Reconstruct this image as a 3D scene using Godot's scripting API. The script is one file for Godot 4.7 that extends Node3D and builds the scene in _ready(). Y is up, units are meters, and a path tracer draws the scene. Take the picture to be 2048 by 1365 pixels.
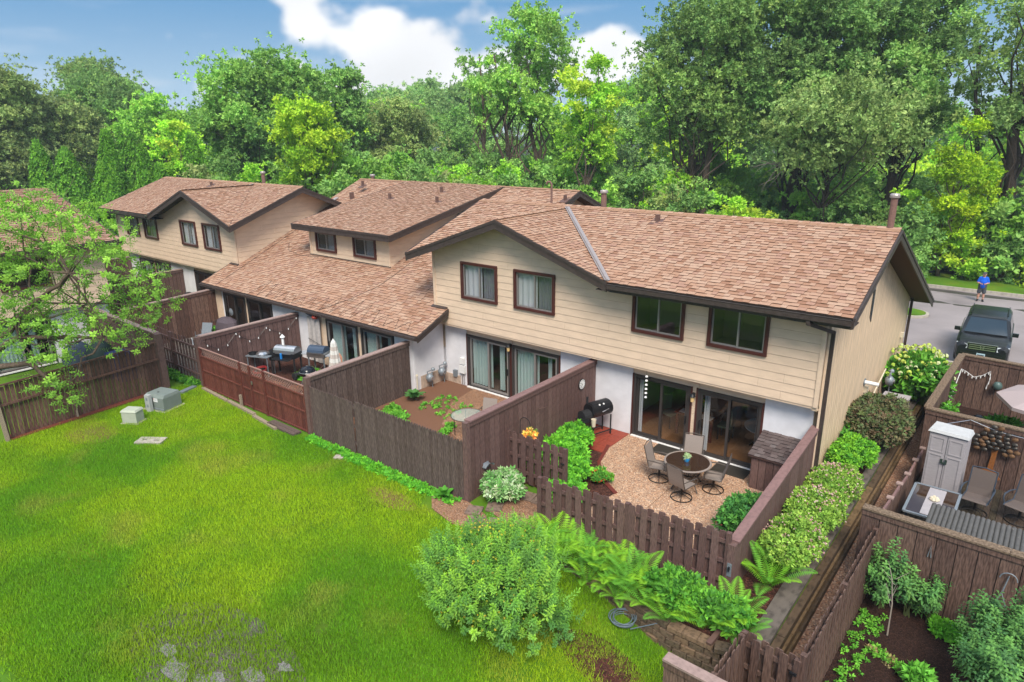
extends Node3D
# A townhouse row seen from a drone: camera, sky and light first, then setting, buildings, fences, things, plants.

const W := 13.5        # width of the end blocks
const MID := 13.512    # width of the middle block
const XM := -20.256    # mirror line of the row

var M := {}
var T := {}
var boxes := {}
var rng := RandomNumberGenerator.new()


func lin(r: float, g: float, b: float, a := 1.0) -> Color:
	var c = Color(r, g, b).linear_to_srgb()
	c.a = a
	return c


# ------------------------------------------------------------------ mesh collector
class MB:
	var v = PackedVector3Array()
	var c = PackedColorArray()
	var idx = PackedInt32Array()
	var smooth = false
	var colored = false
	var col = Color.WHITE

	func p(a: Vector3) -> int:
		v.append(a)
		c.append(col)
		return v.size() - 1

	func tri(a: Vector3, b: Vector3, d: Vector3) -> void:
		var i = p(a)
		p(b)
		p(d)
		idx.append_array([i, i + 1, i + 2])

	func quad(a: Vector3, b: Vector3, d: Vector3, e: Vector3) -> void:
		var i = p(a)
		p(b)
		p(d)
		p(e)
		idx.append_array([i, i + 1, i + 2, i, i + 2, i + 3])

	func box(at: Vector3, size: Vector3, b := Basis()) -> void:
		var h = size / 2
		var k = []
		for s in [Vector3(-1, -1, -1), Vector3(1, -1, -1), Vector3(1, 1, -1), Vector3(-1, 1, -1), Vector3(-1, -1, 1), Vector3(1, -1, 1), Vector3(1, 1, 1), Vector3(-1, 1, 1)]:
			k.append(at + b * (s * h))
		quad(k[0], k[1], k[2], k[3])
		quad(k[5], k[4], k[7], k[6])
		quad(k[4], k[0], k[3], k[7])
		quad(k[1], k[5], k[6], k[2])
		quad(k[3], k[2], k[6], k[7])
		quad(k[4], k[5], k[1], k[0])

	func bar(a: Vector3, b: Vector3, w: float, t: float, up := Vector3.UP) -> void:
		var z = (b - a).normalized()
		if absf(z.dot(up)) > 0.98:
			up = Vector3.RIGHT
		var x = up.cross(z).normalized()
		var y = z.cross(x)
		box((a + b) / 2, Vector3(w, t, a.distance_to(b)), Basis(x, y, z))

	func hull(bottom: Array, top: Array) -> void:   # two rings of equal length
		var n = bottom.size()
		for i in n:
			quad(bottom[i], bottom[(i + 1) % n], top[(i + 1) % n], top[i])
		for i in range(1, n - 1):
			tri(bottom[0], bottom[i + 1], bottom[i])
			tri(top[0], top[i], top[i + 1])

	func tube(pts: Array, radii: Array, sides := 6, caps := true) -> void:
		var base = v.size()
		var n = pts.size()
		var x = Vector3.ZERO
		for i in n:
			var d: Vector3 = (pts[mini(i + 1, n - 1)] - pts[maxi(i - 1, 0)]).normalized()
			if i == 0:
				x = d.cross(Vector3.UP if absf(d.y) < 0.9 else Vector3.RIGHT).normalized()
			x = (x - d * x.dot(d)).normalized()
			var y = d.cross(x)
			for s in sides:
				var a = TAU * s / sides
				p(pts[i] + (x * cos(a) + y * sin(a)) * radii[i])
		for i in n - 1:
			for s in sides:
				var q = base + i * sides + s
				var q2 = base + i * sides + (s + 1) % sides
				idx.append_array([q, q2, q2 + sides, q, q2 + sides, q + sides])
		if caps:
			for e in [0, n - 1]:
				var m = p(pts[e])
				for s in sides:
					var q: int = base + e * sides + s
					var q2: int = base + e * sides + (s + 1) % sides
					idx.append_array([m, q2, q] if e == 0 else [m, q, q2])

	func lathe(at: Vector3, prof: Array, sides := 20, b := Basis(), squash := Vector2.ONE) -> void:   # prof: Vector2(radius, height)
		var base = v.size()
		for q in prof:
			for s in sides:
				var a = TAU * s / sides
				p(at + b * Vector3(cos(a) * q.x * squash.x, q.y, sin(a) * q.x * squash.y))
		for i in prof.size() - 1:
			for s in sides:
				var q = base + i * sides + s
				var q2 = base + i * sides + (s + 1) % sides
				idx.append_array([q, q + sides, q2 + sides, q, q2 + sides, q2])

	func poly(pts: PackedVector2Array, o: Vector3, ux: Vector3, uy: Vector3, un: Vector3, depth: float) -> void:   # extruded outline
		var t = Geometry2D.triangulate_polygon(pts)
		var f = []
		var r = []
		for q in pts:
			f.append(o + ux * q.x + uy * q.y + un * depth)
			r.append(o + ux * q.x + uy * q.y)
		for i in range(0, t.size(), 3):
			tri(f[t[i]], f[t[i + 1]], f[t[i + 2]])
			tri(r[t[i]], r[t[i + 2]], r[t[i + 1]])
		for i in pts.size():
			var j = (i + 1) % pts.size()
			quad(r[i], r[j], f[j], f[i])

	func mesh(origin: Transform3D) -> ArrayMesh:
		var inv = origin.affine_inverse()
		var a = []
		a.resize(Mesh.ARRAY_MAX)
		var w = inv * v
		a[Mesh.ARRAY_VERTEX] = w
		a[Mesh.ARRAY_INDEX] = idx
		if colored:
			a[Mesh.ARRAY_COLOR] = c
		if smooth:
			var nn = PackedVector3Array()
			nn.resize(w.size())
			for i in range(0, idx.size(), 3):
				var e = (w[idx[i + 2]] - w[idx[i]]).cross(w[idx[i + 1]] - w[idx[i]])
				for k in 3:
					nn[idx[i + k]] += e
			for i in nn.size():
				nn[i] = nn[i].normalized()
			a[Mesh.ARRAY_NORMAL] = nn
		var m = ArrayMesh.new()
		m.add_surface_from_arrays(Mesh.PRIMITIVE_TRIANGLES, a)
		return m


# ------------------------------------------------------------------ nodes
func tag(o: Node, label := "", category := "", group := "", kind := "") -> void:
	if label:
		o.set_meta("label", label)
	if category:
		o.set_meta("category", category)
	if group:
		o.set_meta("group", group)
	if kind:
		o.set_meta("kind", kind)


func thing(called: String, label: String, category: String, at := Vector3.ZERO, group := "") -> Node3D:
	var o = Node3D.new()
	o.name = called
	add_child(o, true)
	o.position = at
	tag(o, label, category, group)
	return o


func node(parent: Node, called: String, mesh: Mesh, m: Material, world: Transform3D) -> MeshInstance3D:
	var o = MeshInstance3D.new()
	o.name = called
	o.mesh = mesh
	o.material_override = m
	parent.add_child(o, true)
	o.transform = world if parent == self else parent.global_transform.affine_inverse() * world
	return o


func put(parent: Node, called: String, b: MB, m: Material, smooth := false) -> MeshInstance3D:   # b holds world coordinates
	b.smooth = smooth
	var g: Transform3D = Transform3D() if parent == self else parent.global_transform
	if parent == self:   # a thing of one mesh gets its origin at its base
		var lo = Vector3.INF
		var hi = -Vector3.INF
		for q in b.v:
			lo = lo.min(q)
			hi = hi.max(q)
		g = Transform3D(Basis(), Vector3((lo.x + hi.x) / 2, lo.y, (lo.z + hi.z) / 2))
	return node(parent, called, b.mesh(g), m, g)


func bx(parent: Node, called: String, at: Vector3, size: Vector3, m: Material, b := Basis()) -> MeshInstance3D:
	var key = size.snapped(Vector3.ONE * 0.001)
	if not boxes.has(key):
		var k = MB.new()
		k.box(Vector3.ZERO, key)
		boxes[key] = k.mesh(Transform3D())
	return node(parent, called, boxes[key], m, Transform3D(b, at))


func copy(o: Node3D, at: Vector3, turn := 0.0, label := "", scale_by := 1.0) -> Node3D:
	var r: Node3D = o.duplicate()
	r.name = String(o.name)
	add_child(r, true)
	r.transform = Transform3D(Basis(Vector3.UP, turn).scaled(Vector3.ONE * scale_by), at)
	if label:
		r.set_meta("label", label)
	return r


func many(parent: Node, called: String, mesh: Mesh, m: Material, xf: Array, cols: Array, stuff := true) -> MultiMeshInstance3D:
	var mm = MultiMesh.new()
	mm.transform_format = MultiMesh.TRANSFORM_3D
	mm.use_colors = true
	mm.mesh = mesh
	mm.instance_count = xf.size()
	var inv: Transform3D = Transform3D() if parent == self else parent.global_transform.affine_inverse()
	var buf = PackedFloat32Array()
	buf.resize(xf.size() * 16)
	var i = 0
	var lift = 1.4 if m == M.leaf or m == M.leaf_far else 1.0   # leaf colours brightened evenly, as the foliage rendered too dark
	for k in xf.size():
		var t: Transform3D = inv * xf[k]
		var b = t.basis
		var q: Color = cols[k]
		buf[i] = b.x.x; buf[i + 1] = b.y.x; buf[i + 2] = b.z.x; buf[i + 3] = t.origin.x
		buf[i + 4] = b.x.y; buf[i + 5] = b.y.y; buf[i + 6] = b.z.y; buf[i + 7] = t.origin.y
		buf[i + 8] = b.x.z; buf[i + 9] = b.y.z; buf[i + 10] = b.z.z; buf[i + 11] = t.origin.z
		buf[i + 12] = q.r * lift; buf[i + 13] = q.g * lift; buf[i + 14] = q.b * lift; buf[i + 15] = 1.0
		i += 16
	mm.buffer = buf
	var o = MultiMeshInstance3D.new()
	o.name = called
	o.multimesh = mm
	o.material_override = m
	parent.add_child(o, true)
	if stuff:
		o.set_meta("kind", "stuff")
	return o


# ------------------------------------------------------------------ materials
func ramp(stops: Array) -> Gradient:   # [offset, Color] pairs, sRGB
	var g = Gradient.new()
	var o = PackedFloat32Array()
	var c = PackedColorArray()
	for s in stops:
		o.append(s[0])
		c.append(s[1])
	g.offsets = o
	g.colors = c
	return g


func noise(kind: int, freq: float, stops: Array, seed_at := 1, octaves := 4, size := 512, ret := -1) -> NoiseTexture2D:
	var f = FastNoiseLite.new()
	f.noise_type = kind
	f.frequency = freq
	f.seed = seed_at
	f.fractal_octaves = octaves
	if octaves < 2:
		f.fractal_type = FastNoiseLite.FRACTAL_NONE
	if ret >= 0:
		f.cellular_return_type = ret
		f.cellular_jitter = 1.0
	var t = NoiseTexture2D.new()
	t.width = size
	t.height = size
	t.seamless = true
	t.seamless_blend_skirt = 0.08
	t.color_ramp = ramp(stops)
	t.noise = f
	return t


func grey(a: float) -> Color:
	return Color(a, a, a)


func mat(key: String, c: Color, rough := 0.8, tex: Texture2D = null, sc := Vector3.ONE, bump: Texture2D = null, height := 0.0, metal := 0.0) -> StandardMaterial3D:
	var m = StandardMaterial3D.new()
	m.resource_name = key
	m.albedo_color = c
	m.roughness = rough
	m.metallic = metal
	m.metallic_specular = 0.4
	if tex or bump:
		m.uv1_triplanar = true
		m.uv1_world_triplanar = true
		m.uv1_scale = sc
	if tex:
		m.albedo_texture = tex
	if bump:
		m.heightmap_enabled = true
		m.heightmap_texture = bump
		m.heightmap_scale = height
	M[key] = m
	return m


func leafmat(key: String, c: Color, rough := 0.55, back := 0.5) -> StandardMaterial3D:
	var m = StandardMaterial3D.new()
	m.resource_name = key
	m.albedo_color = c
	m.roughness = rough
	m.metallic_specular = 0.25
	m.vertex_color_use_as_albedo = true
	m.cull_mode = BaseMaterial3D.CULL_DISABLED
	m.backlight_enabled = back > 0.0
	m.backlight = Color(back, back, back)
	M[key] = m
	return m


func glass(key: String, c: Color, alpha: float, rough := 0.02) -> StandardMaterial3D:
	var m = StandardMaterial3D.new()
	m.resource_name = key
	m.albedo_color = Color(c.r, c.g, c.b, alpha)
	m.transparency = BaseMaterial3D.TRANSPARENCY_ALPHA
	m.roughness = rough
	m.metallic_specular = 0.5
	M[key] = m
	return m


func materials() -> void:
	var SI = FastNoiseLite.TYPE_SIMPLEX_SMOOTH
	var CE = FastNoiseLite.TYPE_CELLULAR
	T.mottle = noise(SI, 0.012, [[0.0, grey(0.80)], [0.5, grey(0.93)], [1.0, grey(1.0)]], 3, 5)
	T.faint = noise(SI, 0.01, [[0.0, grey(0.93)], [1.0, grey(1.0)]], 5, 5)
	T.stain = noise(SI, 0.008, [[0.0, grey(0.62)], [0.45, grey(0.92)], [1.0, grey(1.0)]], 8, 6)
	T.wood = noise(SI, 0.03, [[0.0, grey(0.62)], [0.5, grey(0.86)], [1.0, grey(1.0)]], 11, 5)
	T.weather = noise(SI, 0.02, [[0.0, Color(0.60, 0.55, 0.54)], [0.5, Color(0.86, 0.84, 0.83)], [0.75, Color(1, 0.97, 0.95)], [1.0, Color(1, 1, 1)]], 12, 6)
	T.grain = noise(FastNoiseLite.TYPE_VALUE, 0.4, [[0.0, grey(0.0)], [1.0, grey(1.0)]], 15, 2)
	T.speck = noise(FastNoiseLite.TYPE_VALUE, 0.45, [[0.0, grey(0.55)], [0.5, grey(0.85)], [1.0, grey(1.0)]], 17, 3)
	T.pebble = noise(CE, 0.05, [[0.0, Color(0.47, 0.36, 0.29)], [0.2, Color(0.80, 0.66, 0.54)], [0.36, Color(0.61, 0.46, 0.36)], [0.52, Color(0.93, 0.84, 0.73)], [0.64, Color(0.55, 0.47, 0.42)], [0.8, Color(0.86, 0.68, 0.53)], [1.0, Color(0.72, 0.62, 0.55)]], 21, 1, 1024, FastNoiseLite.RETURN_CELL_VALUE)
	T.pebble_h = noise(CE, 0.05, [[0.0, grey(0.0)], [1.0, grey(1.0)]], 21, 1, 1024, FastNoiseLite.RETURN_DISTANCE2_SUB)
	T.chips = noise(CE, 0.07, [[0.0, Color(0.35, 0.24, 0.20)], [0.3, Color(0.55, 0.40, 0.33)], [0.5, Color(0.28, 0.19, 0.17)], [0.7, Color(0.72, 0.56, 0.48)], [1.0, Color(0.42, 0.30, 0.26)]], 25, 1, 512, FastNoiseLite.RETURN_CELL_VALUE)
	T.soil = noise(SI, 0.05, [[0.0, grey(0.45)], [0.5, grey(0.8)], [1.0, grey(1.0)]], 27, 6)
	T.turf = noise(SI, 0.006, [[0.0, Color(0.36, 0.44, 0.14)], [0.4, Color(0.38, 0.56, 0.15)], [0.7, Color(0.45, 0.58, 0.16)], [1.0, Color(0.60, 0.62, 0.25)]], 31, 6)
	T.road = noise(SI, 0.006, [[0.0, grey(0.74)], [0.5, grey(0.92)], [1.0, grey(1.0)]], 33, 7)
	mat("siding", lin(0.76, 0.575, 0.42), 0.6, T.faint, Vector3(0.3, 0.9, 0.3), T.grain, 0.05)
	mat("siding_side", lin(0.80, 0.60, 0.41), 0.65, T.mottle, Vector3(1.2, 0.15, 1.2))
	mat("stucco", lin(0.76, 0.75, 0.78), 0.85, T.faint, Vector3(0.35, 0.35, 0.35), T.grain, 0.15)
	mat("foundation", lin(0.55, 0.42, 0.33), 0.9, T.mottle, Vector3(0.9, 0.9, 0.9))
	mat("trim", lin(0.068, 0.050, 0.045), 0.45, T.mottle, Vector3(0.8, 0.8, 0.8))
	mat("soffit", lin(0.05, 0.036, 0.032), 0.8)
	mat("gutter_in", lin(0.20, 0.26, 0.16), 0.5)
	mat("frame", lin(0.075, 0.022, 0.018), 0.4)
	mat("alu", lin(0.28, 0.26, 0.25), 0.35, null, Vector3.ONE, null, 0.0, 0.3)
	mat("bronze", lin(0.06, 0.052, 0.05), 0.4, null, Vector3.ONE, null, 0.0, 0.3)
	mat("sill", lin(0.72, 0.70, 0.68), 0.6)
	mat("deck_roof", lin(0.10, 0.055, 0.035), 0.9)
	mat("ridge", lin(0.46, 0.26, 0.16), 0.9, T.speck, Vector3(4, 4, 4))
	mat("flash", lin(0.42, 0.36, 0.34), 0.4, null, Vector3.ONE, null, 0.0, 0.5)
	mat("pipe", lin(0.13, 0.075, 0.062), 0.6)
	mat("flue", lin(0.24, 0.135, 0.11), 0.55, T.mottle, Vector3(2, 2, 2))
	mat("blind", lin(0.72, 0.76, 0.80), 0.8)
	mat("blind_teal", lin(0.50, 0.68, 0.66), 0.8)
	mat("screen", lin(0.24, 0.26, 0.29), 0.8)
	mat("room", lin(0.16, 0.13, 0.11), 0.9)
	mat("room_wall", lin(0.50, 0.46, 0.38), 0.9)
	mat("oak", lin(0.40, 0.19, 0.075), 0.35, T.wood, Vector3(0.4, 1.0, 5.0))
	glass("glass", Color(0.03, 0.035, 0.035), 0.14)
	glass("glass_dark", Color(0.25, 0.3, 0.28), 0.45)
	glass("table_glass", Color(0.75, 0.85, 0.82), 0.22, 0.05)
	for q in [["fence", lin(0.179, 0.102, 0.091)], ["fence_b", lin(0.157, 0.088, 0.078)], ["fence_c", lin(0.205, 0.120, 0.106)]]:
		mat(q[0], q[1], 0.7, T.wood, Vector3(2.5, 0.35, 2.5), T.grain, 0.12)
	for q in [["neigh", lin(0.169, 0.107, 0.086)], ["neigh_b", lin(0.142, 0.089, 0.073)], ["neigh_c", lin(0.196, 0.127, 0.101)]]:
		mat(q[0], q[1], 0.75, T.weather, Vector3(2.5, 0.35, 2.5), T.grain, 0.12)
	for q in [["stock", lin(0.146, 0.108, 0.097)], ["stock_b", lin(0.127, 0.092, 0.082)], ["stock_c", lin(0.165, 0.124, 0.112)]]:
		mat(q[0], q[1], 0.8, T.weather, Vector3(3.0, 0.4, 3.0), T.grain, 0.1)
	for q in [["oldfence", lin(0.17, 0.094, 0.072)], ["oldfence_b", lin(0.13, 0.072, 0.055)], ["oldfence_c", lin(0.21, 0.125, 0.095)]]:
		mat(q[0], q[1], 0.85, T.weather, Vector3(3.0, 0.35, 3.0), T.grain, 0.15)
	for q in [["redfence", lin(0.169, 0.049, 0.035)], ["redfence_b", lin(0.142, 0.041, 0.030)], ["redfence_c", lin(0.203, 0.065, 0.046)]]:
		mat(q[0], q[1], 0.75, T.weather, Vector3(3.0, 0.4, 3.0))
	mat("cap", lin(0.36, 0.25, 0.22), 0.8, T.mottle, Vector3(1.2, 1.2, 1.2), T.grain, 0.1)
	mat("cap_pink", lin(0.25, 0.145, 0.135), 0.75, T.mottle, Vector3(1.2, 1.2, 1.2))
	mat("cap_mossy", lin(0.24, 0.18, 0.125), 0.9, T.weather, Vector3(1.6, 1.6, 1.6), T.grain, 0.2)
	mat("lattice", lin(0.30, 0.17, 0.14), 0.8)
	mat("rawwood", lin(0.42, 0.33, 0.24), 0.85, T.wood, Vector3(1, 3, 1))
	mat("timber", lin(0.20, 0.125, 0.06), 0.9, T.stain, Vector3(1.5, 4.0, 0.8), T.grain, 0.4)
	mat("timber_dark", lin(0.11, 0.07, 0.04), 0.9, T.stain, Vector3(1.5, 4.0, 0.8), T.grain, 0.4)
	for q in [["block", lin(0.22, 0.15, 0.10)], ["block_b", lin(0.16, 0.115, 0.075)], ["block_c", lin(0.26, 0.17, 0.105)]]:
		mat(q[0], q[1], 0.95, T.stain, Vector3(2.4, 2.4, 2.4), T.grain, 0.5)
	mat("concrete", lin(0.50, 0.43, 0.38), 0.9, T.mottle, Vector3(1, 1, 1), T.grain, 0.1)
	mat("concrete_dark", lin(0.15, 0.125, 0.105), 0.9, T.stain, Vector3(1.0, 1, 0.6), T.grain, 0.1)
	mat("tile_red", lin(0.33, 0.062, 0.035), 0.55, T.mottle, Vector3(1.5, 1.5, 1.5))
	mat("aggregate", lin(0.86, 0.82, 0.80), 0.85, T.pebble, Vector3(0.75, 0.75, 0.75), T.pebble_h, 0.5)
	mat("path_gravel", lin(0.694, 0.582, 0.538), 0.9, T.pebble, Vector3(0.55, 0.55, 0.55), T.pebble_h, 1.0)
	mat("dirt", lin(0.30, 0.145, 0.085), 0.95, T.soil, Vector3(0.8, 0.8, 0.8), T.grain, 0.6)
	mat("dirt_gravel", lin(0.52, 0.43, 0.38), 0.95, T.pebble, Vector3(0.9, 0.9, 0.9), T.pebble_h, 0.4)
	mat("garden", lin(0.15, 0.115, 0.10), 1.0, T.chips, Vector3(1.6, 1.6, 1.6), T.grain, 1.0)
	mat("mulch", lin(0.30, 0.20, 0.18), 1.0, T.chips, Vector3(0.9, 0.9, 0.9), T.grain, 1.0)
	mat("mulch_red", lin(0.27, 0.055, 0.04), 1.0, T.soil, Vector3(2, 2, 2), T.grain, 0.6)
	mat("turf", lin(0.58, 0.62, 0.25), 1.0, T.turf, Vector3(0.11, 0.11, 0.11), T.grain, 0.6)
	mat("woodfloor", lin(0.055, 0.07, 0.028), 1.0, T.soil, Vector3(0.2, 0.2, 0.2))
	mat("asphalt", lin(0.310, 0.270, 0.270), 0.8, T.road, Vector3(0.06, 0.06, 0.06), T.grain, 0.3)
	mat("asphalt_wet", lin(0.075, 0.065, 0.065), 0.4, T.road, Vector3(0.2, 0.2, 0.2))
	mat("kerb", lin(0.48, 0.43, 0.36), 0.9, T.mottle, Vector3(0.5, 0.5, 0.5))
	mat("black", lin(0.014, 0.014, 0.016), 0.35)
	mat("black_matte", lin(0.02, 0.02, 0.022), 0.75)
	mat("enamel", lin(0.012, 0.014, 0.02), 0.12)
	mat("iron", lin(0.035, 0.03, 0.028), 0.5, null, Vector3.ONE, null, 0.0, 0.4)
	mat("steel", lin(0.55, 0.55, 0.56), 0.28, null, Vector3.ONE, null, 0.0, 0.9)
	mat("galv", lin(0.30, 0.34, 0.38), 0.5, T.mottle, Vector3(3, 3, 3), null, 0.0, 0.4)
	mat("white", lin(0.75, 0.75, 0.74), 0.5)
	mat("cream", lin(0.62, 0.55, 0.42), 0.6)
	mat("sling", lin(0.40, 0.33, 0.29), 0.85, T.speck, Vector3(8, 8, 8))
	mat("sling_dark", lin(0.185, 0.145, 0.13), 0.85, T.speck, Vector3(8, 8, 8))
	mat("chairframe", lin(0.11, 0.09, 0.078), 0.45, null, Vector3.ONE, null, 0.0, 0.3)
	mat("blueframe", lin(0.045, 0.06, 0.085), 0.45)
	mat("bark", lin(0.165, 0.125, 0.095), 0.95, T.weather, Vector3(1.5, 0.5, 1.5), T.grain, 0.8)
	mat("bark_dark", lin(0.06, 0.046, 0.037), 0.95, T.weather, Vector3(1.5, 0.5, 1.5), T.grain, 0.8)
	mat("deadwood", lin(0.30, 0.25, 0.21), 0.9)
	mat("stem", lin(0.07, 0.09, 0.03), 0.8)
	leafmat("leaf", Color.WHITE, 0.5, 0.6)
	leafmat("leaf_far", Color.WHITE, 0.55, 0.6)
	leafmat("grass", Color.WHITE, 0.6, 0.7)
	leafmat("petal", Color.WHITE, 0.8, 0.4)
	var sh = StandardMaterial3D.new()
	sh.resource_name = "shingle"
	sh.vertex_color_use_as_albedo = true
	sh.roughness = 0.95
	sh.metallic_specular = 0.2
	sh.albedo_texture = T.speck
	sh.uv1_triplanar = true
	sh.uv1_world_triplanar = true
	sh.uv1_scale = Vector3(3, 3, 3)
	M.shingle = sh


# ------------------------------------------------------------------ sky
func sky_image() -> Image:
	var w = 2048
	var h = 1024
	var im = Image.create(w, h, false, Image.FORMAT_RGBF)
	var n = FastNoiseLite.new()
	n.seed = 77
	n.frequency = 1.9
	n.fractal_octaves = 6
	n.fractal_gain = 0.52
	var n2 = FastNoiseLite.new()
	n2.seed = 5
	n2.frequency = 0.9
	n2.fractal_octaves = 3
	# cumulus heads: azimuth and height in degrees (azimuth 0 is -z, + towards +x), half width, half height, weight
	var heads = [[-46.0, 5.6, 6.2, 4.6, 1.15], [-41.0, 9.3, 3.2, 2.0, 0.7], [-55.0, 9.6, 3.2, 4.2, 1.0], [-50.5, 3.0, 5.0, 2.6, 0.8], [-57.0, 3.4, 3.0, 1.8, 0.7], [-62.5, 3.0, 2.2, 1.5, 0.75], [-31.0, 6.2, 3.0, 2.3, 0.95], [-37.0, 5.4, 4.0, 2.6, 0.7], [-33.0, 3.2, 5.0, 2.4, 0.7], [-74.6, 9.6, 1.3, 1.2, 0.62], [-64.0, 6.6, 1.0, 0.7, 0.5]]
	for y in h / 2 + 8:
		var el = 90.0 - (y + 0.5) / h * 180.0
		var er = deg_to_rad(el)
		var t = clampf(1.0 - el / 13.0, 0.0, 1.0)
		var blue = Color(0.036, 0.112, 0.215).lerp(Color(0.20, 0.26, 0.31), pow(t, 1.5))
		for x in w:
			var a = TAU * (x + 0.5) / w
			var d = Vector3(sin(a) * cos(er), sin(er), -cos(a) * cos(er))
			var az = rad_to_deg(a)
			if az > 180.0:
				az -= 360.0
			var f = n.get_noise_3d(d.x * 3.0, d.y * 5.0, d.z * 3.0)
			var away = clampf((absf(az + 43.0) - 44.0) / 12.0, 0.0, 1.0)
			away = maxf(away, clampf((el - 13.0) / 8.0, 0.0, 1.0))
			var den = f * 0.85 - 0.5 + away * (0.58 + 0.3 * n2.get_noise_3d(d.x, d.y, d.z))
			for q in heads:
				var e = Vector2((az - q[0]) / q[2], (el - q[1]) / q[3]).length_squared()
				if e < 5.0:
					den += q[4] * exp(-e * 1.1)
			var k = maxf(smoothstep(0.0, 0.34, den), 0.28 * smoothstep(0.0, 0.5, n.get_noise_3d(d.x * 1.4 + 7.0, d.y * 11.0, d.z * 1.4)))
			var shade = (0.385 + 0.48 * smoothstep(9.0, 40.0, el)) * clampf(0.93 - 0.16 * smoothstep(0.3, 1.3, den) + 0.20 * f, 0.6, 1.06)
			var cloud = Color(shade * 0.97, shade * 0.985, shade * 1.02)
			im.set_pixel(x, y, blue.lerp(cloud, k))
	var low = Color(0.25, 0.27, 0.25)
	for y in range(h / 2 + 8, h):
		for x in w:
			im.set_pixel(x, y, low)
	return im


func setup() -> void:
	var cam = Camera3D.new()
	cam.name = "camera"
	add_child(cam)
	cam.position = Vector3(3.9896, 9.1417, 17.3379)
	cam.rotation = Vector3(-0.301803, 0.683572, -0.010927)
	cam.fov = 53.45
	cam.near = 0.1
	cam.far = 3000.0
	cam.current = true
	var env = Environment.new()
	env.background_mode = Environment.BG_SKY
	var sky = Sky.new()
	var pan = PanoramaSkyMaterial.new()
	pan.panorama = ImageTexture.create_from_image(sky_image())
	sky.sky_material = pan
	env.sky = sky
	env.background_energy_multiplier = 1.0
	env.tonemap_mode = Environment.TONE_MAPPER_LINEAR
	env.tonemap_exposure = 2.95
	env.ambient_light_source = Environment.AMBIENT_SOURCE_SKY
	env.fog_enabled = true
	env.fog_density = 0.0005
	env.fog_light_color = Color(0.86, 0.92, 0.95)
	env.sdfgi_enabled = true
	env.ssao_enabled = true
	env.ssil_enabled = true
	var we = WorldEnvironment.new()
	we.name = "world"
	we.environment = env
	add_child(we)
	var sun = DirectionalLight3D.new()
	sun.name = "sun"
	sun.light_color = Color(1.0, 0.965, 0.91)
	sun.light_energy = 0.5
	sun.light_angular_distance = 24.0
	sun.shadow_enabled = true
	add_child(sun)
	sun.rotation = Vector3(deg_to_rad(-50.0), deg_to_rad(40.0), 0)


# ------------------------------------------------------------------ ground
func sstep(a: float, b: float, x: float) -> float:
	return smoothstep(a, b, x)


func lawn_h(x: float, z: float) -> float:
	var y = -0.55 * sstep(-3.8, 0.2, x) * sstep(6.2, 7.0, z) - 0.05 * sstep(6.0, 14.0, z)
	y += 0.03 * sin(x * 0.9 + z * 0.6) * sstep(7.5, 9.5, z)
	return y - 0.9 * sstep(-11.0, -14.5, z)


func sheet(called: String, x0: float, x1: float, z0: float, z1: float, step: float, f: Callable, m: Material, lift := 0.0, kind := "structure") -> MeshInstance3D:
	var b = MB.new()
	var nx = maxi(1, int(ceil((x1 - x0) / step)))
	var nz = maxi(1, int(ceil((z1 - z0) / step)))
	for j in nz + 1:
		for i in nx + 1:
			var x = lerpf(x0, x1, float(i) / nx)
			var z = lerpf(z0, z1, float(j) / nz)
			b.p(Vector3(x, f.call(x, z) + lift, z))
	for j in nz:
		for i in nx:
			var a = j * (nx + 1) + i
			b.idx.append_array([a, a + 1, a + nx + 2, a, a + nx + 2, a + nx + 1])
	var o = put(self, called, b, m, true)
	o.set_meta("kind", kind)
	return o


func patch(parent: Node, called: String, pts: Array, y: float, m: Material, thick := 0.03) -> MeshInstance3D:
	var b = MB.new()
	var q = PackedVector2Array()
	for p in pts:
		q.append(Vector2(p[0], p[1]))
	b.poly(q, Vector3(0, y - thick, 0), Vector3.RIGHT, Vector3.BACK, Vector3.UP, thick)
	var o = put(parent, called, b, m)
	if parent == self:
		o.set_meta("kind", "structure")
	return o


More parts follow.
